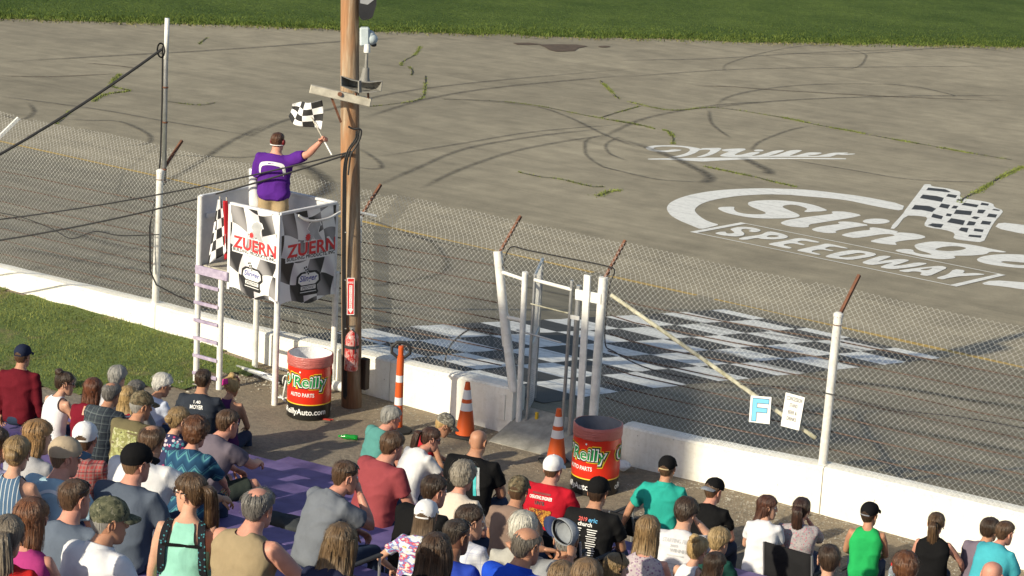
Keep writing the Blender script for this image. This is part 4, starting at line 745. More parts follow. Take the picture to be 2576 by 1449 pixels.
# ------------------------------------------------------------ trash cans, cones, delineator
m_canred=M('glossy_red_vinyl_wrap',(.62,.028,.012),.28,.08,3,0,0,spec=.5); m_canblk=M('glossy_black_vinyl_wrap',(.014,.013,.013),.3,.2,3,0,0); m_green=M('green_print',(.01,.27,.07),.45,.05,5,0,0); m_yel=M('yellow_print',(.75,.52,.03),.45,.05,5,0,0)
mt,t,bb=nodes('translucent_pink_liner'); bb.inputs['Base Color'].default_value=(.60,.17,.15,1); bb.inputs['Roughness'].default_value=.3; bb.inputs['Transmission Weight'].default_value=.25; v=coords(t); bump(t,bb,noise_f(t,coords(t,(1,1,6)),9,4,.6),.8,.02); m_bag=mt
m_bagw=M('white_bin_liner',(.66,.66,.68),.35,.1,6,18,.7,bdist=.02)
def can(px,label,face,col=m_bagw):
    loc=onZ(px[0],px[1],0); loc.z=gz(loc.x,loc.y); RO=empty('trash_can',loc,label=label,cat='trash can'); r=.285; H=.82
    b=B(); b.lathe([(r-.015,0),(r,.012),(r,.205)],n=40); smooth_angle(b.build('base_band',m_canblk,RO))
    b=B(); b.lathe([(r+.001,.205),(r+.003,.212),(r+.001,.219)],n=40,cap=False); b.build('stripe',m_yel,RO)
    b=B(); b.lathe([(r,.219),(r+.004,.33),(r+.001,.35),(r+.001,.56),(r+.005,.58),(r+.001,.60),(r,H-.02)],n=40,cap=False); smooth_angle(b.build('drum',m_canred,RO))
    b=B(); R_=[]
    for rr,z,am in ((r+.004,.695,.006),(r+.010,.705,.008),(r+.012,.72,.004),(r+.010,.76,.006),(r+.014,.805,.004),(r+.010,.835,.003),(r-.006,.838,.003)):
        R_.append([Vector(((rr+am*noise.noise(Vector((math.cos(a)*4,math.sin(a)*4,z*9))))*math.cos(a),(rr+am*noise.noise(Vector((math.cos(a)*4,math.sin(a)*4,z*9+5))))*math.sin(a),z+.012*noise.noise(Vector((math.cos(a)*3,math.sin(a)*3,z*3))))) for a in [i*2*math.pi/44 for i in range(44)]])
    b.rings(R_,False); b.build('liner_cuff',m_bag,RO,True)
    b=B(); R_=[[Vector(((rr+.015*noise.noise(Vector((math.cos(a)*5,math.sin(a)*5,z*4))))*math.cos(a),(rr+.015*noise.noise(Vector((math.cos(a)*5,math.sin(a)*5,z*4+2))))*math.sin(a),z)) for a in [i*2*math.pi/44 for i in range(44)]] for rr,z in ((r-.006,.838),(r-.015,.74),(r-.02,.5),(.2,.42))]
    b.rings(R_,False); b.f.append(tuple(range(3*44,4*44))); b.mi.append(0); b.build('liner',col,RO,True)
    b=B(); b.lathe([(.012,0),(.012,.005)],(0,0,0),8); o=b.build('drum_plug',m_whitep,RO); o.data.transform(Matrix.Rotation(R(90),4,'X')); 
    cam_a=math.atan2(CAM[1]-loc.y,CAM[0]-loc.x)
    pl=cam_a+R(-face*0-25); o.location=(r*math.cos(pl)*1.02,r*math.sin(pl)*1.02,.645); o.rotation_euler=(0,0,pl+math.pi/2)
    def cyl(a0,z0,h): return lambda x,y:((r+.004+h)*math.cos(a0+x/r),(r+.004+h)*math.sin(a0+x/r),z0+y)
    for a0 in (cam_a+R(face),cam_a+R(face+162)):
        for bd,mt_,h,ft in ((.17,m_yel,.001,.745),(.135,m_ink,.0022,.715),(.075,m_whitep,.0034,.665),(.022,m_green,.0046,.62)):
            b=B(); put_text(b,"O'Reilly",cyl(a0,.50,h),fit=ft,fith={.17:.275,.135:.25,.075:.215,.022:.185}[bd],bold=bd*.55,space=1.0+bd*.3,shear=.05); tag(b.build('brand_lettering',mt_,RO),kind='stuff')
        b=B(); put_text(b,'AUTO PARTS',cyl(a0-.02,.345,.002),fit=.33,fith=.052,bold=.02); tag(b.build('sub_lettering',m_whitep,RO),kind='stuff')
        b=B(); put_text(b,'oReillyAuto.com',cyl(a0,.105,.002),fit=.66,fith=.10,bold=.02); tag(b.build('web_lettering',m_whitep,RO),kind='stuff')
    return RO
can((776,1043),'red and black trash can with white liner standing beside the flag stand leg',-19)
can((1494,1236),'red and black trash can with clear pink liner standing by the gate post',-40,M('dark_bin_liner',(.16,.17,.20),.35,.2,6,18,.7))
m_orange=M('orange_cone_plastic',(.62,.10,.02),.45,.08,4,0,0); m_refl=M('white_reflective_band',(.72,.72,.74),.35,.06,9,0,0); m_rubber=M('black_rubber',(.02,.02,.02),.75,.2)
def cone(px,label):
    loc=onZ(px[0],px[1],0); loc.z=gz(loc.x,loc.y); RO=empty('traffic_cone',loc,rz=random.uniform(0,1),label=label,cat='traffic cone',group=None)
    b=B(); b.box((0,0,.018),(.36,.36,.036),None,.01); b.build('base',m_rubber,RO)
    def rr(z): return .125-(.125-.03)*(z-.036)/.68
    for z0,z1,mt_,nm,d in ((.036,.35,m_orange,'cone_body',0),(.35,.45,m_refl,'reflective_band',.0),(.45,.50,m_orange,'cone_body',0),(.50,.62,m_refl,'reflective_band',0),(.62,.716,m_orange,'cone_tip',0)):
        b=B(); b.lathe([(rr(z0),z0),(rr(z1),z1)]+([(rr(z1)*.7,z1+.004)] if nm=='cone_tip' else []),n=24,cap=nm=='cone_tip'); smooth_angle(b.build(nm,mt_,RO))
cone((1170,1096),'orange traffic cone with white bands standing against the wall left of the gate'); cone((1398,1168),'orange traffic cone with white bands in front of the open gate')
loc=onZ(1000,1085,0); DL=empty('delineator_post',loc,label='tall orange and white delineator post with black ring handle beside the wall',cat='delineator')
b=B(); b.lathe([(.19,0),(.19,.03),(.10,.06),(.05,.07)],n=8); b.build('base',m_rubber,DL)
for z0,z1,mt_ in ((.05,.36,m_orange),(.36,.46,m_refl),(.46,.66,m_orange),(.66,.75,m_refl),(.75,1.0,m_orange)):
    b=B(); r0=.062-.018*z0; r1=.062-.018*z1; b.lathe([(r0,z0),(r1,z1)],n=18,cap=z1==1.0); smooth_angle(b.build('post_section' if mt_ is m_orange else 'reflective_band',mt_,DL))
b=B(); b.lathe([(.034,1.0),(.034,1.12),(.028,1.13)],n=14); b.build('neck',m_orange,DL)
b=B(); rr_=Vector((_R0[0],_R0[1],0)); pts=[rr_*(.125*math.cos(a))+Vector((0,0,1.08+.105*math.sin(a))) for a in [math.pi/8+i*math.pi/4 for i in range(9)]]; b.tube(pts,.022,6); b.build('ring_handle',m_dark,DL)
# scrap and litter near the stand
m_alu=M('bare_aluminium',(.62,.63,.65),.35,.1,6,0,0,metal=.6)
SB=empty('folded_pole_bundle',onZ(650,945,.05),label='bundle of white poles lying on the dirt under the flag stand',cat='poles')
for k in range(4):
    a=onZ(596+k*14,921+k*6,.05)-Vector(SB.location); c=onZ(690+k*4,946+k*6,.06+.02*k)-Vector(SB.location); b=B(); b.tube([a,c],.018,8); b.build('pole',m_alu if k!=1 else m_white_pipe,SB,True)
b=B(); p=onZ(708,955,.06)-Vector(SB.location); b.box(p,(.10,.05,.12),Matrix.Rotation(.5,3,'Z')); b.build('end_bracket',m_dark,SB)
SF=empty('white_metal_stand',onZ(706,1008,0),label='small white metal stand lying between the stand leg and the trash can',cat='stand')
for a,c in (((-.12,-.02,.03),(.16,.10,.04)),((-.10,.10,.03),(.14,-.06,.03)),((.02,.02,.04),(.05,.04,.28))): b=B(); b.tube([a,c],.013,8); b.build('bar',m_white_pipe,SF,True)
b=B(); b.tube([(.05+.06*math.cos(t_),.04,.26+.09*math.sin(t_)) for t_ in [i*.5 for i in range(8)]],.010,6); b.build('hook',m_white_pipe,SF,True)
b=B(); b.box((0,0,.01),(.26,.03,.012),Matrix.Rotation(.35,3,'Z')); b.box((.05,.03,.012),(.20,.02,.01),Matrix.Rotation(.5,3,'Z')); b.v=[(x,y,z) for x,y,z in b.v]; o=b.build('torn_red_strip',M('torn_red_vinyl',(.40,.04,.03),.6)); o.location=onZ(808,1055,0); tag(o,'torn red vinyl strips on the dirt at the foot of the trash can','litter',kind=None)
mt,t,bb=nodes('green_bottle_plastic'); bb.inputs['Base Color'].default_value=(.02,.42,.06,1); bb.inputs['Roughness'].default_value=.15; bb.inputs['Transmission Weight'].default_value=.5
b=B(); b.lathe([(.0,0),(.032,.0),(.034,.05),(.03,.10),(.034,.13),(.03,.17),(.013,.21),(.013,.235)],n=14); GB=empty('drink_bottle',onZ(900,1101,.04),label='crushed green plastic bottle lying on the asphalt near the man in teal',cat='bottle'); o=b.build('bottle',mt,GB,True); o.rotation_euler=(R(90),.2,R(-60))
b=B(); b.lathe([(.015,.225),(.015,.245),(.012,.247)],n=10); o=b.build('cap',M('green_cap',(.02,.30,.04),.5),GB); o.rotation_euler=(R(90),.2,R(-60))
b=B(); b.ell((0,0,.05),.11,.08,.06,14,9,None,lambda p:p*(1+.45*noise.noise(p*18))); o=b.build('crumpled_paper',m_whitep); o.location=onZ(1566,1180,.06); tag(o,'crumpled white paper bag on the gravel at the wall foot','litter')
b=B(); b.ell((0,0,.05),.12,.09,.07,12,8,None,lambda p:p*(1+.3*noise.noise(p*9))); o=b.build('pale_rock',m_stone,None,True); o.location=onZ(172,965,.06); tag(o,'pale rock at the edge of the grass beside the seated women','rock')
b=B(); b.ell((0,0,.05),.06,.05,.08,10,8); o=b.build('clay_pot',M('terracotta',(.32,.14,.08),.8),None,True); o.location=onZ(648,905,.05); tag(o,'small terracotta lump at the foot of the rear stand leg','rock')
# ------------------------------------------------------------ bleacher
m_bleach=M('purple_bleacher_paint',(.115,.08,.235),.65,.3,3,30,.15,col2=(.17,.125,.31)); m_frame=M('grey_steel_frame',(.22,.22,.23),.6,.15)
RUN,RISE,Y00,Z00,CRS=.8,.232,-3.2,.42,.045
def rowY(k): return Y00-RUN*k
def seatZ(k,x): return Z00+RISE*max(k,-.6)+CRS*(x-7)
BL=empty('bleacher',(7,Y00,0),label='stepped bleacher with long purple plank seats and footboards facing the track',cat='bleacher'); O=Vector((7,Y00,0))
for k in range(0,19):
    xa=max(-9,1.3-1.1*k) if k<4 else -9; xb=17
    for nm,dy,dz,wd in (('seat_plank',.0,0,.30),('foot_plank',.42,-.40,.34),('foot_plank',.77,-.40,.30)):
        if nm=='foot_plank' and k==0: continue
        y=rowY(k)+dy; b=B(); b.bar(Vector((xa,y,seatZ(k,xa)+dz-.02))-O,Vector((xb,y,seatZ(k,xb)+dz-.02))-O,wd,.045,.006); b.build(nm,m_bleach,BL)
for x in (-8.5,-5.5,-2.5,.5,3.5,6.5,9.5,12.5,15.5):
    b=B(); b.bar(Vector((x,rowY(3),seatZ(3,x)-.52))-O,Vector((x,rowY(18),seatZ(18,x)-.52))-O,.06,.12); b.build('stringer',m_frame,BL)
    for k in (4,8,12,16):
        b=B(); b.bar(Vector((x+.08,rowY(k),-.1))-O,Vector((x+.08,rowY(k),seatZ(k,x)-.5))-O,.06,.06,up=(0,1,0)); b.build('support_leg',m_frame,BL)
# ------------------------------------------------------------ people
SKIN={}
def skin_mat(c):
    k=tuple(round(x,3) for x in c)
    if k in SKIN: return SKIN[k]
    mt,t,b=nodes('skin'); v=coords(t); f=noise_f(t,v,14,4,.6); t.links.new(ramp(t,f,[(.3,(c[0]*.86,c[1]*.80,c[2]*.78)),(.7,(min(1,c[0]*1.08),c[1]*1.04,c[2]*1.02))]),b.inputs['Base Color'])
    b.inputs['Roughness'].default_value=.52; b.inputs['Specular IOR Level'].default_value=.35; b.inputs['Subsurface Weight'].default_value=.08; b.inputs['Subsurface Radius'].default_value=(.012,.005,.003)
    bump(t,b,noise_f(t,v,160,2),.08,.004); SKIN[k]=mt; return mt
FAIR=(.56,.33,.235); TAN=(.44,.235,.15); BROWN=(.23,.115,.07); PINKY=(.55,.28,.21); OLIVE=(.38,.21,.135)
def hair_mat(c,c2=None):
    nm='hair_%02d_%02d_%02d'%tuple(int(x*99) for x in c)
    if nm in MATS: return MATS[nm]
    mt,t,b=nodes(nm); f=noise_f(t,coords(t,(85,2.0,1),'UV'),1.0,4,.6); f2=noise_f(t,coords(t),10,3,.5); c2=c2 or tuple(min(1,x*1.9+.012) for x in c)
    col=ramp(t,f,[(.25,tuple(x*.5 for x in c)),(.5,c),(.80,c2)]); col=mix(t,.4,col,ramp(t,f2,[(.3,(.6,.6,.6)),(.7,(1.2,1.2,1.2))]),'MULTIPLY'); t.links.new(col,b.inputs['Base Color'])
    b.inputs['Roughness'].default_value=.42; b.inputs['Specular IOR Level'].default_value=.45; b.inputs['Anisotropic'].default_value=.4; bump(t,b,f,.9,.014); return mt
def fab(name,col,var=.10,weave=260,rough=.88,**k):
    if name in MATS: return MATS[name]
    mt,t,b=nodes(name); v=coords(t); f=noise_f(t,v,7,4,.6); c=ramp(t,f,[(.3,tuple(x*(1-var) for x in col)),(.7,tuple(min(1,x*(1+var)) for x in col))])
    t.links.new(c,b.inputs['Base Color']); b.inputs['Roughness'].default_value=rough; b.inputs['Specular IOR Level'].default_value=.08; b.inputs['Sheen Weight'].default_value=.0
    h=math_n(t,'ADD',math_n(t,'MULTIPLY',noise_f(t,coords(t,(1,1,.5)),8,3,.5),1.0),math_n(t,'MULTIPLY',noise_f(t,v,weave,2),.10)); bump(t,b,h,.45,.03); return mt
def pattern(name,kind,cols,sc=1.0):
    if name in MATS: return MATS[name]
    mt,t,b=nodes(name); v=coords(t); sp=t.nodes.new('ShaderNodeSeparateXYZ'); t.links.new(v,sp.inputs[0]); X_,Y_,Z_=sp.outputs
    def stripe(sock,f,d,ph=0.0): return math_n(t,'LESS_THAN',math_n(t,'FRACT',math_n(t,'ADD',math_n(t,'MULTIPLY',sock,f),ph)),d)
    if kind=='hstripe': c=mix(t,stripe(Z_,sc,.45),cols[0],cols[1])
    elif kind=='vstripe': c=mix(t,stripe(X_,sc,.16),cols[0],cols[1])
    elif kind=='plaid':
        a=stripe(X_,sc,.35); d=stripe(Z_,sc,.35); c=mix(t,math_n(t,'MULTIPLY',a,.6),cols[0],cols[1]); c=mix(t,math_n(t,'MULTIPLY',d,.6),c,cols[1]); c=mix(t,math_n(t,'MULTIPLY',stripe(Z_,sc*.5,.10,.3),.8),c,cols[2]); c=mix(t,math_n(t,'MULTIPLY',stripe(X_,sc*.5,.10,.3),.8),c,cols[2])
    elif kind in('floral','camo','tiedye','speck','mesh'):
        c=None
        if kind=='tiedye':
            n1=noise_f(t,coords(t,(1,1,2.2),rot=(0,.6,0)),sc,3,.6); c=ramp(t,n1,[(.28,cols[0]),(.36,cols[1]),(.43,cols[2]),(.50,cols[3]),(.56,cols[4]),(.63,cols[1]),(.70,cols[5])])
        elif kind=='camo':
            n1=noise_f(t,v,sc,4,.6); n2=noise_f(t,coords(t,(1,1,1),rot=(1,2,.5)),sc*1.3,4,.6); c=mix(t,ramp(t,n1,[(.47,(0,0,0)),(.5,(1,1,1))]),cols[0],cols[1]); c=mix(t,ramp(t,n2,[(.54,(0,0,0)),(.57,(1,1,1))]),c,cols[2]); n3=noise_f(t,coords(t,(1,1,1),rot=(2,.5,1.5)),sc*2,4,.7); c=mix(t,ramp(t,n3,[(.6,(0,0,0)),(.62,(1,1,1))]),c,cols[3])
        else:
            vo=N(t,'ShaderNodeTexVoronoi',i_Scale=sc); t.links.new(v,vo.inputs['Vector']); h=t.nodes.new('ShaderNodeSeparateColor'); t.links.new(vo.outputs['Color'],h.inputs[0])
            n=len(cols); e=[(0,cols[0])]+[((i)/n,cols[i]) for i in range(1,n)]; rp=t.nodes.new('ShaderNodeValToRGB'); rp.color_ramp.interpolation='CONSTANT'
            while len(rp.color_ramp.elements)<n: rp.color_ramp.elements.new(.5)
            for i,(p_,c_) in enumerate(e): rp.color_ramp.elements[i].position=p_; rp.color_ramp.elements[i].color=c4(c_)
            t.links.new(h.outputs[0],rp.inputs[0]); c=mix(t,ramp(t,vo.outputs['Distance'],[(.42,(0,0,0)),(.5,(1,1,1))]),rp.outputs[0],cols[0])
    elif kind=='chevron':
        zz=math_n(t,'ADD',math_n(t,'MULTIPLY',Z_,sc),math_n(t,'MULTIPLY',math_n(t,'PINGPONG',X_,.055),sc*1.1)); c=ramp(t,math_n(t,'FRACT',zz),[(.0,cols[0]),(.55,cols[1]),(.72,cols[2]),(.80,cols[0]),(.92,cols[3]),(.97,cols[0])])
    t.links.new(c,b.inputs['Base Color']); b.inputs['Roughness'].default_value=.88; b.inputs['Specular IOR Level'].default_value=.2; bump(t,b,noise_f(t,coords(t,(1,1,.5)),8,3,.5),.4,.03); return mt
HEADT=[(-.128,.022,.070,.028),(-.122,.036,.083,.010),(-.108,.047,.091,-.022),(-.085,.056,.094,-.052),(-.060,.062,.0945,-.074),(-.030,.067,.0925,-.088),(.0,.0705,.088,-.095),(.022,.0725,.089,-.0985),(.045,.0735,.0905,-.100),(.070,.071,.084,-.097),(.092,.060,.066,-.081),(.107,.043,.044,-.060),(.116,.022,.018,-.034),(.119,.006,-.002,-.014)]
_hz=[r[0] for r in HEADT]
def hsurf(th,z,off=0.0):
    """point on the skull: th=0 front, + = right side"""
    z_=min(max(z,_hz[0]),_hz[-1]); w_=np.interp(z_,_hz,[r[1] for r in HEADT]); f=np.interp(z_,_hz,[r[2] for r in HEADT]); bk=np.interp(z_,_hz,[r[3] for r in HEADT])
    cy=(f+bk)/2; d=(f-bk)/2; s,c=math.sin(th),math.cos(th); e=.86
    x=w_*math.copysign(abs(s)**e,s); y=cy+d*math.copysign(abs(c)**e,c); r=Vector((x,y-cy,0)); L=r.length
    if off and L>1e-6:
        k=max(0,(z-.06)/.06); up=min(1,k); r=r*(1+off/max(L,.02)*(1-.5*up))
        return Vector((r.x,cy+r.y,z+off*up*.95))
    return Vector((r.x,cy+r.y,z))
def head_geo(b,fem):
    R_=[]
    for (z,*_) in HEADT:
        ring=[]
        for j in range(22):
            th=-2*math.pi*j/22; p=hsurf(th,z)
            fr=max(0,math.cos(th))
            if fem: p.x*=.95
            if -.005<z<.03: p.y-=.006*math.exp(-((abs(p.x)-.033)/.016)**2)*(fr>.3)       # eye sockets
            if -.05<z<.0: p.y+=.003*math.exp(-((abs(p.x)-.045)/.02)**2)*(fr>.2)             # cheek
            ring.append(p)
        R_.append(ring)
    b.rings(R_)
    # nose
    b.rings([[Vector((x*wd,y,z)) for x,y in ((-1,.080),(-.5,yy),(0,yy+.004),(.5,yy),(1,.080))] for z,wd,yy in ((.030,.009,.090),(.010,.010,.098),(-.012,.013,.108),(-.028,.017,.114),(-.037,.016,.104),(-.042,.010,.092))],True)
    # lips
    b.ell((0,.0935,-.062),.024,.008,.007,10,6); b.ell((0,.092,-.073),.021,.009,.007,10,6)
    for s in (-1,1):   # ears: a curved shell with a lobe
        M_=Matrix.Rotation(s*R(-22),3,'Z')@Matrix.Rotation(R(12),3,'X'); c=Vector((s*.0735,-.008,.0))
        R_=[]
        for i in range(11):
            a=R(-75+i*30*.92); rr=(.030,.030)[0]; cz=.033*math.sin(a); cy=-.019*math.cos(a+.2)+.004; ctr=Vector((s*.010,cy,cz-.002))
            R_.append([ctr+M_@(Vector((s*.006*math.cos(q),.0065*math.sin(q),.0065*math.sin(q)))) for q in [k*2*math.pi/5 for k in range(5)]])
        b.rings([[c+p for p in r] for r in R_]); b.ell(c+Vector((s*.002,-.004,0)),.007,.017,.028,8,6,M_)
def hair_shell(b,zmin,off,nth=64,nv=14,rough=0.0,freq=9,seed=0,hole=None,top=.119,mi=None,taper=.13):
    idx={}; 
    for j in range(nv+1):
        for i in range(nth):
            th=-math.pi+2*math.pi*i/nth; z0=zmin(th); v=(j/nv)**.9; z=z0+(top-z0)*v; o_=off(th,v) if callable(off) else off
            o_*=min(1,v/taper+.0) if taper else 1; o_=max(o_,-.004)
            p=hsurf(th,z,o_)
            if rough and taper: p=p+p.normalized()*(.0035*noise.noise(Vector((th*5.5,v*1.1,seed)))+.0028*noise.noise(Vector((th*15,v*1.6,seed+9))))*min(1,v/.12)*(1-.75*v)
            if rough: q=p*freq*10; p=p+p.normalized()*rough*(noise.noise(Vector((q.x,q.y,q.z*.55+seed)))+.5*noise.noise(Vector((q.x*2.3,q.y*2.3,q.z*1.2+seed))))*min(1,v/.1)
            b.v.append(tuple(p)); idx[(i,j)]=len(b.v)-1
    for j in range(nv):
        for i in range(nth):
            th=-math.pi+2*math.pi*(i+.5)/nth
            if hole and hole(th,(j+.5)/nv): continue
            b.f.append((idx[(i,j)],idx[((i+1)%nth,j)],idx[((i+1)%nth,j+1)],idx[(i,j+1)])); b.mi.append(mi(th) if mi else 0)
    b.f.append(tuple(idx[(i,nv)] for i in range(nth))); b.mi.append(mi(0) if mi else 0)
    if rough and taper and STR[0]: strands(b,170,shell_path(zmin,off,top,.0035+rough*.6,.30,hole))
def zline(front,temple,ear,back):
    xs=[0,.75,1.35,1.9,2.3,3.1416]; ys=[front,front*.6+temple*.4,temple,ear,back*.6+ear*.4,back]
    return lambda th: float(np.interp(abs(th),xs,ys))
STR=[1]
def strands(b,n,path,wd=.0022):
    for _ in range(n):
        pts=path()
        if not pts: continue
        k=len(b.v)
        for i,p in enumerate(pts):
            t_=(pts[min(i+1,len(pts)-1)]-pts[max(i-1,0)]); sd=t_.cross(p+Vector((0,.03,.05))); sd=sd.normalized()*wd*(1-.7*i/(len(pts)-1)) if sd.length>1e-7 else Vector((wd,0,0)); b.v+=[tuple(p-sd),tuple(p+sd)]
        for i in range(len(pts)-1): b.f.append((k+2*i,k+2*i+1,k+2*i+3,k+2*i+2)); b.mi.append(0)
def shell_path(zmin,off,top,spread,ln,hole):
    def f():
        th=random.uniform(-math.pi,math.pi); v0=random.uniform(.12,.98); v1=max(-.02,v0-ln*random.uniform(.5,1.3)); dr=random.gauss(0,.10); out=[]; lift=abs(random.gauss(0,spread))
        if hole and (hole(th,v0) or hole(th,max(0,v1))): return None
        for i in range(5):
            s=i/4; v=v0+(v1-v0)*s; t_=th+dr*s; z0=zmin(t_); z=z0+(top-z0)*max(0,v)**.9; o_=(off(t_,max(v,0)) if callable(off) else off)*min(1,max(v,0)/.1+.3)
            out.append(hsurf(t_,z,o_+.002+lift*math.sin(math.pi*(.25+.75*s)*.7)))
        return out
    return f
def hang(b,secs,rid=.09,n=26,seed=0,fr=3.2):
    """hanging hair: (z, y centre, half width, half depth, x shift)"""
    R_=[]
    for k in range(len(secs)-1):
        for q in range(4):
            s=q/4; A,C=secs[k],secs[k+1]; R_.append([a*(1-s)+c*s for a,c in zip(A,C)])
    R_.append(list(secs[-1])); out=[]
    for (z,y,w_,d,x0) in R_:
        ring=[]
        for i in range(n):
            a=2*math.pi*i/n; rg=1+rid*(noise.noise(Vector((math.cos(a)*fr,math.sin(a)*fr,z*3+seed)))*1.6+.7*noise.noise(Vector((math.cos(a)*fr*2.6,math.sin(a)*fr*2.6,z*2+seed))))
            ring.append(Vector((x0+w_*rg*math.cos(a),y+d*rg*math.sin(a),z)))
        out.append(ring)
    b.rings(out)
    def hp_():
        a=random.randrange(n); k0=random.uniform(0,.75); L_=len(out)-1; i0=int(k0*L_); m_=min(L_,i0+random.randint(5,12)); out_=[]; lf=1.02+abs(random.gauss(0,.10))
        for q in range(i0,m_+1,2):
            r_=out[q]; c=sum(r_,Vector())/n; p=r_[a]; out_.append(c+(p-c)*(1+(lf-1)*(q-i0)/max(1,m_-i0)+.015)+Vector((0,0,-.012*(q-i0)/max(1,m_-i0))))
        return out_ if len(out_)>2 else None
    if STR[0]: strands(b,150,hp_,.0026)
def make_hair(b,h,fem):
    ty=h[0]; L=h[2] if len(h)>2 else None; sd=random.uniform(0,50)
    if ty=='short': hair_shell(b,zline(.078,.022,-.016,-.082),.013,rough=.004,freq=7,seed=sd,taper=.34)
    elif ty=='crew': hair_shell(b,zline(.080,.026,-.012,-.080),.0075,rough=.0022,freq=9,seed=sd,taper=.5)
    elif ty=='thick': hair_shell(b,zline(.072,.010,-.030,-.092),.022,rough=.007,freq=5,seed=sd,taper=.16)
    elif ty=='curly': hair_shell(b,zline(.068,.01,-.04,-.090),.030,nth=56,nv=20,rough=.013,freq=6,seed=sd,taper=.06)
    elif ty=='bald_ring': hair_shell(b,zline(.070,.012,-.012,-.080),lambda th,v:.012*max(0,1-max(0,(v-.28)/(.16+.42*(abs(th)/3.14)**2))),rough=.002,freq=8,seed=sd,hole=lambda th,v:v>.46+.42*(abs(th)/3.14)**2 or abs(th)<.9)
    elif ty=='thinning': hair_shell(b,zline(.080,.020,-.014,-.080),lambda th,v:.016*max(0,1-max(0,(v-.62)/.3))-.003*(v>.86),rough=.004,freq=7,seed=sd,hole=lambda th,v:v>.90)
    elif ty=='stubble': hair_shell(b,zline(.085,.05,.01,-.055),.0022,rough=.0006,seed=sd)
    elif ty in('pony','bunhigh','bunlow','sleek'):
        hair_shell(b,zline(.076,.014,-.02,-.080),.012,rough=.003,freq=5,seed=sd)
        if ty=='pony':
            L=L or .28; hang(b,[(.062,-.098,.022,.018,0),(.058,-.134,.032,.026,0),(.035,-.152,.040,.034,0),(-.03,-.155,.046,.036,.004),(-.03-L*.45,-.150,.050,.034,.008),(-.03-L*.8,-.142,.036,.026,.004),(-.03-L,-.138,.008,.008,0)],.20,30,sd,5)
        elif ty=='bunhigh': b.ell((0,-.075,.115),.046,.046,.042,18,12,None,lambda p:p*(1+.22*noise.noise(p*34+Vector((sd,0,0)))))
        elif ty=='bunlow': b.ell((0,-.112,.015),.042,.036,.040,18,12,None,lambda p:p*(1+.22*noise.noise(p*34+Vector((sd,0,0)))))
    elif ty in('bob','long','longwavy','shoulder'):
        hair_shell(b,zline(.074,.02,-.03,-.06),.016,rough=.003 if ty!='longwavy' else .007,freq=5,seed=sd,taper=.08)
        w0=.090 if ty!='longwavy' else .105; L=L or {'bob':.20,'shoulder':.26,'long':.40,'longwavy':.40}[ty]; rid=.07 if ty!='longwavy' else .17
        yb=-.045 if L<.22 else -.055
        secs=[(.055,-.020,w0*.86,.080,0),(.0,-.026,w0,.080,0),(-.06,-.032,w0*1.03,.072,0),(-.11,-.048,w0*1.04,.062,0)]
        if L<.24: secs+=[(-.15,-.05,w0*.95,.055,0),(-L,-.045,w0*.6,.035,0)]
        else: secs+=[(-.18,-.085,w0*1.12,.045,0),(-.26 if L>.3 else -.22,-.115,w0*1.12,.036,0),(-L*.88,-.135,w0*.95,.028,0),(-L,-.14,w0*.45,.012,0)]
        hang(b,secs,rid,34,sd,4.2)
def hand_geo(b,wr,d,up,s,curl=.5,side=1):
    d=Vector(d).normalized(); up=Vector(up); up=(up-d*up.dot(d)).normalized(); sd=d.cross(up)*side
    def P(f,l,u): return wr+(d*f+sd*l+up*u)*s
    b.rings([[P(f,w_*math.cos(a),h*math.sin(a)) for a in [k*math.pi/4 for k in range(8)]] for f,w_,h in ((-.01,.024,.020),(.02,.030,.017),(.06,.040,.016),(.088,.041,.013),(.095,.036,.009))])
    for i,(l,L,) in enumerate(((-.030,.066),(-.010,.076),(.011,.071),(.030,.056))):
        c=curl*(1+.12*i); a0=c*.55; pts=[]; f,u=.084,0.0; a=0
        pts.append((f,u))
        for seg in (.42,.32,.26): a+=c*.75; f+=L*seg*math.cos(a); u-=L*seg*math.sin(a); pts.append((f,u))
        b.tube([P(f,l*(1+.12*(k)),u) for k,(f,u) in enumerate(pts)],[.0090*s,.0087*s,.0078*s,.0060*s],6)
    b.tube([P(.015,-.026,-.004),P(.045,-.050,-.012-.01*curl),P(.070,-.056,-.024-.02*curl),P(.086,-.050,-.036-.02*curl)],[.013*s,.0115*s,.0095*s,.007*s],6)
ARM={'lap':((.20,.34,-.92),(-.38,.84,-.38)),'knee':((.17,.66,-.73),(-.22,.80,-.55)),'fold':((.24,.34,-.91),(-.88,.46,.06)),'side':((.20,-.06,-.97),(.06,.30,-.95)),'chin':((.12,.78,-.60),(-.42,.05,.90)),'drink':((.40,.55,-.70),(-.30,.50,.82)),'hang':((.14,.04,-.99),(.02,.14,-.99)),'bench':((.45,-.25,-.86),(.15,-.05,-.98))}
def loft_torso(b,sp,Ls,prof,ws,ds,inflate,hem=0):
    R_=[]
    for (t_,hw,df,db) in prof:
        c,tn,fw=sp(t_); ring=[]; hw_=hw*ws+inflate; f_=df*ds+inflate; b_=db*ds**.6+inflate
        for j in range(28):
            a=2*math.pi*j/28; s_,c_=math.sin(a),math.cos(a); e=.80; x=hw_*math.copysign(abs(s_)**e,s_); y=(f_ if c_>0 else b_)*math.copysign(abs(c_)**e,c_); ring.append(c+Vector((x,0,0))+fw*y)
        R_.append(ring)
    b.rings(R_)
PROF_M=[(-.17,.10,.07,.07),(-.12,.15,.105,.11),(0,.168,.118,.122),(.2,.160,.120,.106),(.42,.162,.122,.100),(.62,.176,.124,.106),(.76,.186,.116,.106),(.87,.180,.092,.098),(.94,.140,.068,.085),(.99,.092,.056,.070),(1.04,.062,.053,.060),(1.10,.055,.052,.055)]
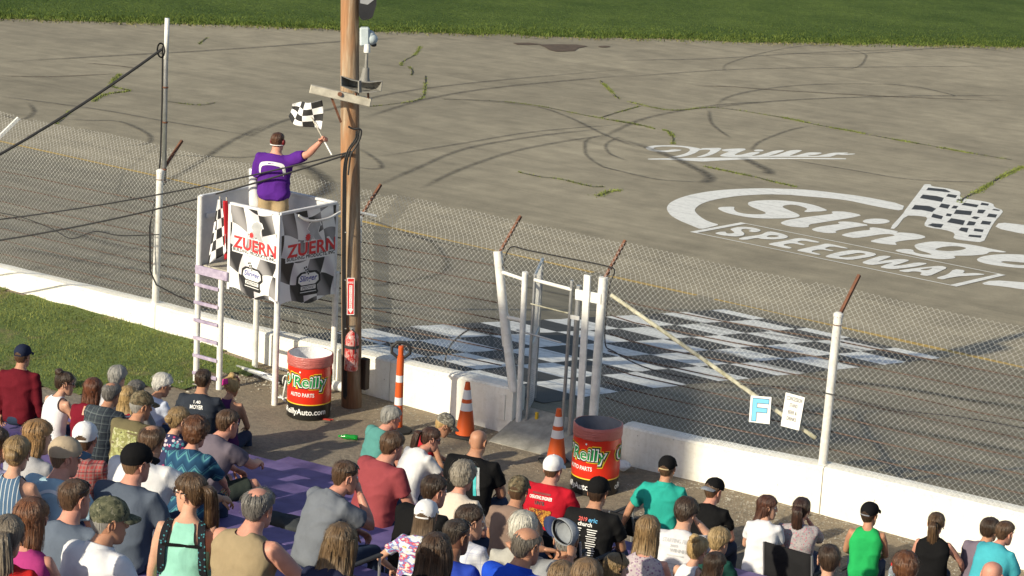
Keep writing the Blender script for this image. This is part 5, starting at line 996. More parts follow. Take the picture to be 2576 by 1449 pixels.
PROF_F=[(-.17,.10,.07,.07),(-.12,.155,.105,.115),(0,.172,.112,.128),(.2,.148,.106,.100),(.42,.142,.110,.090),(.60,.152,.135,.094),(.74,.160,.122,.094),(.86,.154,.084,.088),(.93,.122,.062,.076),(.985,.080,.050,.062),(1.04,.052,.045,.051),(1.10,.045,.043,.046)]
def remesh(b,vox,it,name):
    me=bpy.data.meshes.new(name); me.from_pydata(b.v,[],b.f); me.update(); bm=bmesh.new(); bm.from_mesh(me); bmesh.ops.recalc_face_normals(bm,faces=bm.faces[:]); bm.to_mesh(me); bm.free()
    o=bpy.data.objects.new(name,me); COL.objects.link(o); md=o.modifiers.new('r','REMESH'); md.mode='VOXEL'; md.voxel_size=vox; md.adaptivity=0
    if it: m2=o.modifiers.new('s','SMOOTH'); m2.factor=.5; m2.iterations=it
    ev=o.evaluated_get(bpy.context.evaluated_depsgraph_get()); m2=bpy.data.meshes.new_from_object(ev); bpy.data.objects.remove(o); bpy.data.meshes.remove(me); return m2
def crease(me,amp,seed):
    n=len(me.vertices); co=np.empty(n*3); me.vertices.foreach_get('co',co); co=co.reshape(-1,3); nr=np.empty(n*3); me.vertices.foreach_get('normal',nr); nr=nr.reshape(-1,3)
    for i in range(n):
        p=co[i]; q=Vector((p[0]*5.5+seed,p[1]*5.5,p[2]*3.4)); d=noise.noise(q)*.7; r=1-abs(noise.noise(Vector((p[0]*4+p[2]*4.5,p[1]*5+seed,p[2]*6.5-p[0]*3)))); d+=(r**3)*.8-.4; co[i]=p+nr[i]*amp*d
    me.vertices.foreach_set('co',co.ravel()); me.update()
def mobj(me,name,mats,parent):
    me.name=name; me.materials.clear()
    for m_ in (mats if isinstance(mats,(list,tuple)) else [mats]): me.materials.append(m_)
    me.polygons.foreach_set('use_smooth',[True]*len(me.polygons)); o=bpy.data.objects.new(name,me); COL.objects.link(o); o.parent=parent; return o
m_denim=fab('dark_blue_denim',(.03,.045,.085)); m_khaki=fab('khaki_cotton',(.36,.27,.16)); m_blackf=fab('black_cotton',(.009,.009,.010)); m_greyf=fab('grey_cotton',(.20,.20,.21)); m_shoe=M('dark_shoe',(.035,.03,.03),.7,.2); m_shoew=M('white_shoe',(.62,.62,.62),.6,.1); m_lens=M('dark_lens',(.01,.01,.012),.12,.1,5,0,0,spec=.8); m_eyew=M('eye_white',(.7,.68,.65),.3,.03,5,0,0)
REPORT=[]
def person(px,pxm,label,tb=0,th=None,pitch=6,lean=8,slouch=18,fem=False,wid=1.0,dep=None,s=None,arms=('lap','lap'),top=None,sleeve='tee',bottom=m_denim,shorts=False,skin=FAIR,hair=('short',(.08,.045,.025)),cap=None,shades=None,k=None,stand=None,prints=(),vox=.017,collar=None,shoe=None,roll=0,curl=(.6,.6),name='person',root_at=None,extra=None,hs=None,neck=1.0,legpose=None):
    th=tb if th is None else th; s=s or (.93 if fem else 1.0); dep=dep or (wid if wid<1.05 else wid*1.08); prof=PROF_F if fem else PROF_M; hs=hs or (.97 if fem else 1.0)*(1 if s>.85 else .97); hs*=s**.35 if s<.9 else 1
    yaw=R(tb); Rz=Matrix.Rotation(-yaw,3,'Z'); a0,a1=R(lean-slouch/2),R(lean+slouch/2+6)
    hip=Vector((0,-.03,.105)) if not stand else Vector((0,0,.93*s))
    Ls=.475*s; st=0.0
    def geo(Ls):
        pts=[hip.copy()]; N_=20
        for i in range(N_+4):
            a=a0+(a1-a0)*((i+.5)/N_); pts.append(pts[-1]+Vector((0,math.sin(a),math.cos(a)))*Ls/N_)
        def sp(t_):
            a=a0+(a1-a0)*min(max(t_,0),1.1); tn=Vector((0,math.sin(a),math.cos(a))); fw=Vector((0,math.cos(a),-math.sin(a)))
            if t_<0: return hip+tn*(t_*Ls),tn,fw
            x=t_*20; i=min(int(x),22); return pts[i].lerp(pts[i+1],x-i),tn,fw
        c,tn,fw=sp(1.0); an=a1*.62; hc=c+(Vector((0,math.sin(an),math.cos(an)))*.150*neck+Vector((0,math.cos(an),-math.sin(an)))*.040)*s
        return sp,hc
    if root_at is None:
        best=None
        for kk in ([k] if k is not None else [i*.5 for i in range(-2,34)]):
            sp,hc=geo(Ls); h=Rz@hc; r=ray(*px); t_=(rowY(kk)+h.y-CAM[1])/r[1]; H=Vector(CAM+r*t_); rt=H-h; dz=rt.z-seatZ(kk,rt.x); q=FPX/t_; cost=(math.log(q/pxm)/.09)**2+(dz/.06)**2
            if best is None or cost<best[0]: best=(cost,kk,dz,q)
        kk=best[1]; st=max(-.05,min(.05,best[2])); zf=max(.94,min(1.15,pxm/best[3])); s*=zf; hs*=min(zf,1.09); Ls*=zf
        sp,hc=geo(Ls+st); h=Rz@hc; r=ray(*px); t_=(rowY(kk)+h.y-CAM[1])/r[1]; H=Vector(CAM+r*t_); root_loc=H-h; REPORT.append((label[:30],kk,round(root_loc.z-seatZ(kk,root_loc.x),2),round(best[3]),pxm)); Ls=Ls+st
    else:
        sp,hc=geo(Ls); root_loc=Vector(root_at)
    root=empty(name,root_loc,-yaw,label=label,cat='person')
    sm=skin_mat(skin); vx=vox
    # --- bare body: torso, arms and, with shorts, legs in one skin
    b=B(); loft_torso(b,sp,Ls,prof,wid*s*.97,dep*s*.97,-.006)
    c,tn,fw=sp(1.0); nb=c+Vector((0,.006,0)); hb=hc+Vector((0,-.020,-.07*s)); nr=(.047 if fem else .059)*s*min(1.15,wid**.5)
    b.tube([c-tn*.08,nb,nb.lerp(hb,.5),hb,hb+Vector((0,.0,.03))],[nr*1.35,nr*1.12,nr,nr*.98,nr*.9],14)
    shw=(.152 if fem else .178)*s*(1+(wid-1)*.55); ar=(.80 if fem else 1.0)*s*(1+(wid-1)*.6); UL,FL_=.285*s,.25*s; hands=[]; armpts=[]
    for sd,ps in ((-1,arms[0]),(1,arms[1])):
        c,tn,fw=sp(.875); J=c+Vector((sd*shw,0,0))-fw*.004
        if ps[0] in('ik','px'):
            if ps[0]=='ik': T=hc+Matrix.Rotation(-R(th-tb),3,'Z')@Vector(ps[1])
            else: T=Rz.transposed()@(onY(ps[1],ps[2],root_loc.y+(Rz@hc).y+ps[3])-root_loc)
            fd=(T-J).normalized(); T=T-fd*.02-Vector((0,0,.07*s if len(ps)<5 else 0)); dv_=T-J; D=min(dv_.length,(UL+FL_)*.985); dv_.normalize(); aa=(UL*UL-FL_*FL_+D*D)/(2*D); hh=math.sqrt(max(0,UL*UL-aa*aa)); pole=Vector((sd*.6,-.05,-.8)); pole=(pole-dv_*pole.dot(dv_)).normalized(); E_=J+dv_*aa+pole*hh; u=(E_-J).normalized(); f=(J+dv_*D-E_).normalized()
        else:
            u,f=(ARM[ps] if isinstance(ps,str) else ps); u=Vector((u[0]*sd,u[1],u[2])).normalized(); f=Vector((f[0]*sd,f[1],f[2])).normalized()
        E=J+u*UL; W=E+f*FL_
        b.tube([c+Vector((sd*shw*.45,0,0))-tn*.02,J,J.lerp(E,.35),J.lerp(E,.7),E,E.lerp(W,.3),E.lerp(W,.7),W,W+f*.012],[.055*ar,.056*ar,.052*ar,.045*ar,.041*ar,.043*ar,.034*ar,.027*ar,.025*ar],12)
        hands.append((W,f,sd)); armpts.append((c,J,E,W,u,f,sd))
    legs=[]
    for sd in (-1,1):
        if stand: Hj=hip+Vector((sd*.09*s,0,-.02)); K=Hj+Vector((sd*.02,.01,-.43*s)); A=K+Vector((sd*.01,-.02,-.43*s)); ft=Vector((sd*.15,1,0)).normalized()
        else:
            sp_=(.16 if not fem else .07); kd=Vector((sd*sp_,.98,.03)).normalized(); sh=Vector((0,.06,-1))
            if legpose and sd==1: kd,sh=[Vector(q) for q in legpose]; kd.normalize(); sh.normalize()
            Hj=Vector((sd*.095*s,.0,.085)); K=Hj+kd*.42*s; A=K+sh*.40*s; ft=Vector((sd*.12,1,0)).normalized()
        legs.append((Hj,K,A,ft,sd))
        if shorts: b.tube([Hj,Hj.lerp(K,.5),K,K.lerp(A,.28),K.lerp(A,.7),A,A-Vector((0,0,.04))],[x*s*wid**.5 for x in (.08,.075,.055,.056,.042,.034,.034)],12)
    me=remesh(b,vx,3,'body'); bm=bmesh.new(); bm.from_mesh(me)
    hbld=B(); head_geo(hbld,fem); hm=B()
    for W,f,sd in hands: hand_geo(hm,W,f,Vector((sd*.5,.1,.86)) if abs(f.z)<.8 else Vector((sd*.9,.3,.1)),s*(.92 if fem else 1.02),curl[0 if sd<0 else 1],-sd)
    Hm=Matrix.Translation(hc)@(Matrix.Rotation(-R(th-tb),4,'Z')@Matrix.Rotation(R(roll),4,'Y')@Matrix.Rotation(R(-pitch),4,'X'))@Matrix.Scale(hs,4)
    for bb_,Mx in ((hbld,Hm),(hm,Matrix.Identity(4))):
        vs=[bm.verts.new(Mx@Vector(v)) for v in bb_.v]
        for f in bb_.f:
            try: bm.faces.new([vs[i] for i in f])
            except ValueError: pass
    bmesh.ops.recalc_face_normals(bm,faces=bm.faces[:]); bm.to_mesh(me); bm.free(); body=mobj(me,'body',sm,root)
    def hobj(bb_,nm,mats,smooth=True,par=root):
        uv=[(math.atan2(v[0],-(v[1]+.02))/6.2832+.5,v[2]*4) for v in bb_.v] if nm=='hair' else None
        o=bb_.build(nm,mats,par,smooth,uv); o.data.transform(Hm); return o
    bb_=B()
    for sd in (-1,1): bb_.ell((sd*.032,.079,.012),.0125,.010,.009,8,6)
    tag(hobj(bb_,'eyes',m_eyew,True,body),kind='stuff')
    bb_=B()
    for sd in (-1,1): bb_.ell((sd*.032,.0865,.012),.0055,.004,.0055,8,6)
    tag(hobj(bb_,'pupils',m_lens,True,body),kind='stuff')
    # --- shirt
    tm=top or fab('white_cotton',(.62,.62,.63)); b=B(); pr=[p for p in prof if p[0]<1.02]+[(1.015,.070 if not fem else .060,.058 if not fem else .050,.066 if not fem else .057)]
    loft_torso(b,sp,Ls,pr,wid*s*1.0,dep*s*1.0,.010)
    sl={'tee':.62,'cap':.30,'long':2.0,'none':0,'half':.8}.get(sleeve,0)
    for (c,J,E,W,u,f,sd) in armpts:
        if sl: 
            if sl>1: b.tube([c+Vector((sd*shw*.4,0,0)),J,J.lerp(E,.5),E,E.lerp(W,.5),E.lerp(W,.93)],[.06*ar,.069*ar,.062*ar,.055*ar,.048*ar,.038*ar],12)
            else: e=J.lerp(E,sl); b.tube([c+Vector((sd*shw*.4,0,0)),J,J.lerp(e,.5),e,e+u*.004],[.062*ar,.071*ar,.069*ar,.068*ar,.060*ar],14)
    me=remesh(b,vx*.92,3,'shirt'); crease(me,.017 if sleeve!='none' else .007,random.uniform(0,40))
    if sleeve in('none','sleeveless','tank'):
        bm=bmesh.new(); bm.from_mesh(me); smp=[(i/40.0,)+sp(i/40.0) for i in range(15,44)]; kill=[]; sw=shw
        lo={'none':.60,'tank':.56,'sleeveless':.66}[sleeve]; mid={'none':.095,'tank':.070,'sleeveless':.150*wid}[sleeve]*s
        for fc in bm.faces:
            p=fc.calc_center_median(); tt,cc,tn,fw=min(smp,key=lambda q:(q[1]-Vector((0,p.y,p.z))).length_squared+0*q[0])
            d=p-cc; along=d.dot(tn)/Ls; tt+=along; x=abs(p.x)
            if tt>lo:
                lim=np.interp(tt,[lo,lo+.14,.88,1.0],[.21*wid*s,mid*1.12,mid,mid*.8])
                if x>lim: kill.append(fc)
            if tt>.955 and x<.052*s: kill.append(fc) if fc not in kill else None
        bmesh.ops.delete(bm,geom=kill,context='FACES')
        for _ in range(8):
            mv=[]
            for v in bm.verts:
                nb_=[e.other_vert(v).co for e in v.link_edges if e.is_boundary]
                if len(nb_)==2: mv.append((v,(nb_[0]+nb_[1])*.25+v.co*.5))
            for v,c_ in mv: v.co=c_
        bm.to_mesh(me); bm.free()
    shirt=mobj(me,'shirt',tm,root)
    bvh=None
    if prints or collar:
        bm=bmesh.new(); bm.from_mesh(me); bvh=BVHTree.FromBMesh(bm); bm.free()
    def onback(x,tt,h=.0035):
        c,tn,fw=sp(min(max(tt,0),1)); o_=c+Vector((x,0,0))-fw*.6; hit=bvh.ray_cast(o_,fw)
        return (hit[0]-fw*h) if hit[0] is not None else c-fw*.13+Vector((x,0,0))
    for j,pr_ in enumerate(prints):
        txt,x0,t0,wd_,hh,mt_=pr_[:6]; bb_=B(); h=.004+.0014*j
        if txt.startswith('#rect'):
            nx,ny=6,max(3,int(hh*30)); 
            for a in range(ny+1):
                for q in range(nx+1): bb_.v.append(tuple(onback(x0+wd_*(q/nx-.5)+ (pr_[6] if len(pr_)>6 else 0)*(a/ny-.5),t0+hh/Ls*(a/ny-.5),h)))
            bb_.f=[(a*(nx+1)+q,a*(nx+1)+q+1,(a+1)*(nx+1)+q+1,(a+1)*(nx+1)+q) for a in range(ny) for q in range(nx)]; bb_.mi=[0]*len(bb_.f)
        elif txt.startswith('#ring'):
            n=40
            for q in range(n):
                a=2*math.pi*q/n
                for rr in (1,.86): bb_.v.append(tuple(onback(x0+wd_*rr*math.cos(a),t0+wd_*rr*math.sin(a)/Ls,h)))
            bb_.f=[(2*q,2*q+1,(2*q+3)%(2*n),(2*q+2)%(2*n)) for q in range(n)]; bb_.mi=[0]*n
        else: put_text(bb_,txt,lambda x,y:onback(x0+x,t0+y/Ls,h),fit=wd_,fith=hh,bold=.02 if len(pr_)<7 else pr_[6],shear=.0)
        tag(bb_.build('shirt_print',mt_,shirt),kind='stuff')
    if collar:
        b=B(); c,tn,fw=sp(1.0); rr=nr*1.22; R_=[]
        for z,q in ((-.030,1.42),(-.012,1.30),(.018,1.10),(.024,1.06),(.020,1.0)): R_.append([c+tn*z+Vector((rr*q*math.sin(a),0,0))+fw*(rr*q*1.02*math.cos(a)+.004) for a in [i*2*math.pi/24 for i in range(24)]])
        b.rings(R_,False); b.build('collar',collar,shirt,True)
    # --- trousers or shorts, shoes
    b=B(); loft_torso(b,sp,Ls,[(-.20,.10,.07,.07)]+[p for p in prof if p[0]<.05 and p[0]>-.15]+[(.07,prof[3][1],prof[3][2],prof[3][3])],wid*s,dep*s,-.008 if stand else .006)
    for Hj,K,A,ft,sd in legs:
        if shorts: e=Hj.lerp(K,.88 if not fem else .6); b.tube([Hj-(K-Hj)*.1,Hj.lerp(K,.4),e,e+(K-Hj).normalized()*.004],[x*s*wid**.5 for x in (.095,.092,.086,.07)],12)
        else: b.tube([Hj-(K-Hj)*.1,Hj.lerp(K,.5),K,K.lerp(A,.3),K.lerp(A,.75),A],[x*s*wid**.5 for x in (.094,.086,.068,.066,.056,.052)],12)
    me=remesh(b,.024,3,'trousers'); crease(me,.006,random.uniform(0,40)); mobj(me,'shorts' if shorts else 'trousers',bottom,root)
    for Hj,K,A,ft,sd in legs:
        b=B(); o_=A+Vector((0,0,-.045)); R_=[]
        for f_,w_,h in ((-.075,.022,.030),(-.06,.034,.05),(0,.038,.055),(.07,.042,.040),(.13,.044,.030),(.175,.036,.022),(.195,.018,.012)):
            c=o_+ft*f_*s; sdv=Vector((ft.y,-ft.x,0)); R_.append([c+sdv*w_*s*math.cos(a)+Vector((0,0,-.04+max(-.001,h*(1+math.sin(a))))) for a in [i*math.pi/5 for i in range(10)]])
        b.rings(R_); b.build('shoe',shoe or m_shoe,root,True)
    # --- hair, cap, glasses
    if hair and hair[0]!='none':
        b=B(); STR[0]=0 if cap else 1; make_hair(b,hair,fem)
        if cap: b.v=[tuple(Vector(v)*.985 if v[2]>.02 else v) for v in b.v]
        hobj(b,'hair',hair_mat(hair[1]) if len(hair)<4 else hair_mat(hair[1],hair[3]))
    if cap:
        cm,bm_=cap['crown'],cap.get('bill',cap['crown']); back=cap.get('back'); d=math.pi if cap.get('rev') else 0; mats=[cm,back or cm,bm_]
        b=B(); zc=cap.get('z',.030); hole=(lambda th,v:abs(abs(th)-math.pi)<.50 and v<.42*math.sqrt(max(0,1-((abs(th)-math.pi)/.50)**2))) if cap.get('arch') else None
        hair_shell(b,lambda th:zc+.012*math.cos(th),lambda th,v:.0135+.018*v**1.5+(.005 if abs(th)<1.1 and .25<v<.8 else 0),nth=40,nv=12,hole=hole,taper=0,rough=.0012,freq=4,mi=lambda th:1 if (back and abs(th)>1.15) else 0)
        crown=hobj(b,'cap',mats)
        if cap.get('rev'): crown.data.transform(Hm@Matrix.Rotation(math.pi,4,'Z')@Hm.inverted())
        b=B(); n=14; up=[];dn=[]
        for ring,(ext,dz) in enumerate(((.0,.006),(.5,.006),(1.0,-.002))):
            for i in range(n+1):
                a=R(-58+116*i/n); p=hsurf(a,zc+.012,.016); L=.074*cap.get('len',1)*(math.cos(a*1.25)**.55 if abs(a*1.25)<1.55 else 0)*ext; q=p+Vector((0,1,0))*L+Vector((0,0,dz-.020*(1-math.cos(a*1.2))*1.6-.16*L*cap.get('droop',1)+.004)); up.append(q); dn.append(q-Vector((0,0,.005)))
        m_=n+1; fs=[]
        for r_ in range(2):
            for i in range(n): fs+=[(r_*m_+i,r_*m_+i+1,(r_+1)*m_+i+1,(r_+1)*m_+i)]
        k_=len(up); b.add(up+dn,fs+[tuple(reversed([x+k_ for x in f])) for f in fs]+[(2*m_+i,2*m_+i+1,k_+2*m_+i+1,k_+2*m_+i) for i in range(n)]); o=hobj(b,'cap_bill',bm_,True,crown)
        if cap.get('rev'): o.data.transform(Hm@Matrix.Rotation(math.pi,4,'Z')@Hm.inverted())
        b=B(); b.ell((0,-.012,.1495),.009,.009,.005,8,4); hobj(b,'cap_button',bm_,True,crown)
        if cap.get('arch'):
            b=B(); R_=[[hsurf(a,zc-.010+dz,.0195) for a in [math.pi-.6+1.2*i/10 for i in range(11)]] for dz in (0,.013)]; b.add([p for r_ in R_ for p in r_],[(i,i+1,12+i,11+i) for i in range(10)]); hobj(b,'cap_strap',cap.get('strap',bm_),True,crown)
        if cap.get('mark'):
            tx,mk,xx=cap['mark']; b=B(); a0_=cap.get('mark_a',math.pi); put_text(b,tx,lambda x,y:hsurf(a0_+x/.085,zc+.045+y,.0235),fit=xx,fith=xx*.42,bold=.03); tag(hobj(b,'cap_mark',mk,False,crown),kind='stuff')
    if shades:
        b=B(); zz,yo=(.014,.0) if shades=='eyes' else (.085,-.012); rot=Matrix.Identity(3) if shades=='eyes' else Matrix.Rotation(R(35),3,'X')
        for sd in (-1,1):
            c=hsurf(sd*.40,zz,.012); b.ell(c,.027,.006,.020,12,6,Matrix.Rotation(-sd*.35,3,'Z')@rot); b.tube([hsurf(sd*(.72+.16*i),zz+(.004 if shades=='eyes' else -.004*i),.013) for i in range(8)],.0032,5)
        b.tube([hsurf(-.15,zz+.006,.015),hsurf(.15,zz+.006,.015)],.003,5); hobj(b,'sunglasses',m_lens)
    if extra: extra(root,sp,hc,Hm,shirt,armpts,hands,hobj,Ls)
    return root,armpts,hands,Hm
# ------------------------------------------------------------ the crowd
GREY=(.30,.29,.27); WHITE=(.60,.58,.54); DKBR=(.045,.026,.016); BRN=(.09,.05,.028); LTBR=(.17,.10,.055); BLON=(.42,.28,.12); DBLON=(.26,.17,.08); RED=(.13,.045,.022); AUB=(.11,.045,.022); SALT=(.14,.13,.12)
w_c=fab('white_cotton',(.64,.64,.66)); 
def cp(c,**k): d=dict(crown=c); d.update(k); return d
navyc=fab('navy_cap_twill',(.018,.024,.05)); blackc=fab('black_cap_twill',(.009,.009,.010)); whitec=fab('white_cap_twill',(.68,.68,.70)); camo1=pattern('brown_green_camo','camo',[(.10,.075,.045),(.16,.13,.08),(.05,.045,.03),(.24,.20,.13)],22); camo2=pattern('green_camo','camo',[(.075,.08,.05),(.12,.12,.075),(.04,.045,.03),(.20,.19,.14)],24); camo3=pattern('pale_camo','camo',[(.24,.22,.18),(.12,.11,.09),(.36,.34,.28),(.07,.065,.05)],26)
person((57,897),215,'person in a plain maroon shirt and navy cap sitting upright beside the grass',tb=-22,th=-15,top=fab('maroon_knit',(.115,.010,.018)),sleeve='long',wid=1.08,cap=cp(navyc,arch=True,strap=navyc),hair=('short',BRN),arms=('side','side'),lean=2,slouch=10,skin=TAN,k=4.2)
person((163,964),245,'person in a white tank top and glasses leaning forward beside the maroon blouse',tb=0,th=40,pitch=8,fem=True,top=fab('white_rib_cotton',(.66,.65,.70)),sleeve='none',hair=('bunhigh',DKBR),shades='eyes',skin=FAIR,lean=10)
person((234,982),262,'person in a dark red keyhole blouse seated next to the white tank top',tb=-20,th=-25,fem=True,wid=1.05,top=fab('dark_red_crepe',(.155,.010,.022)),sleeve='cap',hair=('bob',RED,.19),prints=(('#rect',0,.86,.02,.085,skin_mat(FAIR)),))
person((296,949),238,'person in a pale shirt seated in front of the dark plaid shirt',tb=-15,th=-10,fem=True,top=fab('pale_grey_cotton',(.48,.48,.52)),hair=('thick',GREY,None,(.55,.54,.50)),skin=FAIR)
person((280,992),250,'person in a dark plaid shirt sitting hunched behind the pale shirt',tb=-10,th=-15,pitch=14,top=pattern('dark_teal_plaid','plaid',[(.05,.065,.075),(.03,.035,.05),(.12,.14,.15)],26),hair=('thinning',SALT),skin=TAN,lean=12)
person((321,1003),265,'person in a red and white striped tank top in front of the olive shirt',tb=-25,th=-25,fem=True,top=pattern('red_white_stripe','hstripe',[(.45,.04,.05),(.70,.68,.68)],38),sleeve='none',hair=('long',BLON,.30,(.70,.52,.27)),skin=PINKY)
person((343,985),235,'person in a grey shirt mostly hidden in front of the striped tank top',tb=-10,th=0,top=m_greyf,hair=('short',SALT),skin=TAN)
person((355,1022),275,'person in an olive shirt with a pale camouflage panel and a brown camo cap',tb=-8,th=22,pitch=12,top=fab('olive_drab_cotton',(.135,.115,.065)),wid=1.1,cap=cp(camo1,bill=camo1),hair=('short',GREY),skin=TAN,prints=(('#rect',0,.52,.27,.29,pattern('tree_bark_camo_print','camo',[(.34,.36,.16),(.22,.22,.09),(.44,.44,.28),(.10,.10,.05)],17)),),lean=10)
person((408,968),240,'person in a pale blue shirt looking down beside the dark numbered tee',tb=5,th=25,pitch=18,fem=True,wid=1.08,top=fab('pale_blue_cotton',(.50,.54,.66)),sleeve='half',hair=('thick',WHITE,None,(.74,.73,.70)),skin=TAN,lean=14)
person((511,957),243,'person in a charcoal tee printed with names and numbers below the ladder',tb=-28,th=-22,top=fab('charcoal_cotton',(.030,.036,.050)),wid=1.05,hair=('short',DKBR),skin=TAN,arms=('lap','lap'),prints=(('1.40',0,.84,.085,.035,m_whitep),('MOYER',0,.745,.16,.045,m_whitep),('41',-.02,.56,.05,.035,m_whitep),('#rect',0,.47,.15,.036,m_greyp)))
person((583,972),238,'person in a purple tank and pink visor, dark strap across the back',tb=-22,th=-70,pitch=22,roll=-6,fem=True,wid=1.05,top=fab('plum_jersey',(.075,.022,.085)),sleeve='tank',hair=('bunhigh',BLON,None,(.62,.52,.34)),cap=None,skin=TAN,lean=16,
  extra=lambda root,sp,hc,Hm,shirt,ap,hd,hobj,Ls:(lambda b:(b.add([hsurf(-2.3+4.6*i/24,.040+d,.030) for d in (0,.05) for i in range(25)],[(i,i+1,26+i,25+i) for i in range(24)]),[b.add([hsurf(R(-55+110*i/12),.055,.02)+Vector((0,.075*e*math.cos(R(-55+110*i/12)),-.02*e)) for e in (0,1) for i in range(13)],[(i,i+1,14+i,13+i) for i in range(12)])],hobj(b,'visor',fab('hot_pink_visor',(.52,.03,.24)))))(B()) or (lambda b2:(b2.tube([sp(.98)[0]+Vector((-.07,0,0))-sp(.98)[2]*.06,sp(.8)[0]+Vector((-.02,0,0))-sp(.8)[2]*.115,sp(.5)[0]+Vector((.06,0,0))-sp(.5)[2]*.112,sp(.15)[0]+Vector((.13,0,0))-sp(.1)[2]*.11],.012,6),b2.build('shoulder_strap',m_blackf,root)))(B()))
person((450,1057),285,'person in a pink and blue floral top beside the zigzag patterned top',tb=0,th=12,pitch=8,fem=True,top=pattern('dark_floral_print','floral',[(.03,.035,.09),(.45,.06,.16),(.08,.26,.32),(.55,.45,.50),(.03,.035,.09)],30),hair=('bunlow',DBLON,None,(.52,.36,.17)),skin=FAIR)
person((493,1089),325,'person in a navy top with turquoise zigzag stripes',tb=-18,th=-22,fem=True,wid=1.1,top=pattern('navy_zigzag','chevron',[(.012,.045,.10),(.02,.075,.15),(.10,.30,.33),(.05,.16,.24)],9),sleeve='half',hair=('curly',AUB,None,(.26,.13,.06)),skin=PINKY,arms=('lap','knee'),lean=12)
person((573,1066),290,'person in a dusty purple tee and dark shorts leaning over the empty bench',tb=6,th=12,pitch=10,top=fab('dusty_purple_cotton',(.135,.115,.145)),wid=1.12,hair=('short',BRN,None,(.22,.13,.07)),skin=PINKY,lean=20,slouch=22,arms=('knee',((.12,.80,-.58),(-.55,.75,-.2))),bottom=fab('dark_green_shorts',(.035,.045,.04)),shorts=True,legpose=((.30,.92,.18),(.10,.42,-.9)),shoe=M('brown_sandal',(.05,.03,.02),.7,.2))
person((95,1100),375,'person in a light grey tee seated behind the white mesh cap',tb=-12,th=10,pitch=6,fem=True,wid=1.08,top=fab('heather_grey_cotton',(.34,.34,.36)),hair=('bob',(.30,.17,.07),.145,(.50,.31,.14)),skin=FAIR)
person((213,1108),355,'person in a red checked shirt and white mesh cap',tb=-25,th=-30,s=.86,top=pattern('red_grey_check','plaid',[(.36,.07,.07),(.25,.18,.17),(.10,.04,.05)],36),cap=cp(whitec,arch=True,strap=whitec,z=.022),hair=('crew',BRN),skin=PINKY)
person((382,1112),352,'person in a plain bright white tee seated in front of the slate tee',tb=-12,th=-18,pitch=14,wid=1.28,top=w_c,hair=('thinning',BRN),skin=OLIVE,lean=14,arms=('lap',((.40,.66,-.62),(.30,.88,-.30))))
person((43,1142),385,'person in a blue pinstriped dress with a beige strap across the back',tb=-25,th=-30,fem=True,top=pattern('blue_white_pinstripe','vstripe',[(.07,.13,.22),(.55,.58,.60)],36),sleeve='none',hair=('bunlow',DBLON,None,(.50,.36,.17)),skin=FAIR)
person((163,1152),385,'person in a pale blue ring-logo tee and tan cap with blue bill',tb=-12,th=20,pitch=8,top=fab('pale_sky_cotton',(.36,.52,.62)),wid=1.08,cap=cp(fab('tan_mesh',(.40,.32,.23)),bill=fab('slate_blue_bill',(.09,.14,.20)),z=.026),hair=('crew',LTBR),skin=PINKY,prints=(('#ring',.05,.55,.15,.0,m_whitep),))
person((343,1167),378,'person in a slate blue tee and black cap, arms resting on the knees',tb=-12,th=8,pitch=6,top=fab('slate_blue_cotton',(.085,.105,.145)),wid=1.14,cap=cp(blackc,z=.020),hair=('crew',LTBR),skin=PINKY,lean=6)
person((188,1255),420,'person in a steel blue tee with sunglasses pushed up on the head',tb=-15,th=6,pitch=4,top=fab('steel_blue_cotton',(.105,.13,.175)),wid=1.05,hair=('crew',BRN,None,(.20,.11,.06)),shades='up',skin=PINKY)
person((78,1309),480,'person in a magenta sleeveless top',tb=-22,th=-20,fem=True,top=fab('magenta_jersey',(.38,.045,.19)),sleeve='sleeveless',hair=('bob',(.15,.06,.028),.20,(.34,.17,.08)),skin=PINKY)
person((20,1352),470,'person in a bright red top at the end of a row beside the magenta top',tb=-30,th=-38,fem=True,top=fab('bright_red_cotton',(.48,.02,.02)),sleeve='tee',hair=('pony',(.16,.13,.10),.2,(.33,.29,.22)),skin=TAN)
person((275,1312),450,'person in a white collared polo and a green camo cap',tb=0,th=30,pitch=6,top=fab('white_pique',(.66,.66,.69)),wid=1.05,collar=fab('white_pique',(.66,.66,.69)),cap=cp(camo2,bill=camo2,z=.022),hair=('short',GREY),skin=TAN)
def packstraps(root,sp,hc,Hm,shirt,ap,hd,hobj,Ls):
    mp=pattern('black_teal_print_strap','speck',[(.012,.013,.018),(.012,.013,.018),(.05,.20,.24),(.012,.013,.018)],70)
    for sd in (-1,1):
        b=B(); pts=[sp(.90)[0]+Vector((sd*.105,0,0))+sp(.9)[2]*.06,sp(.965)[0]+Vector((sd*.105,0,0))+Vector((0,-.02,.012)),sp(.86)[0]+Vector((sd*.118,0,0))-sp(.86)[2]*.100,sp(.66)[0]+Vector((sd*.130,0,0))-sp(.66)[2]*.108,sp(.45)[0]+Vector((sd*.135,0,0))-sp(.45)[2]*.095,sp(.3)[0]+Vector((sd*.14,0,0))-sp(.3)[2]*.05]
        P_=catmull([tuple(p) for p in pts],5); R_=[]
        for p in P_: p=Vector(p); R_.append([p+Vector((x,y,0)) for x,y in ((-.024,-.008),(.024,-.008),(.024,.012),(-.024,.012))])
        b.rings(R_); b.build('backpack_strap',mp,root)
    b=B(); b.bar(sp(.70)[0]+Vector((-.13,0,0))-sp(.7)[2]*.112,sp(.70)[0]+Vector((.13,0,0))-sp(.7)[2]*.112,.012,.018); b.build('cross_strap',m_blackf,root)
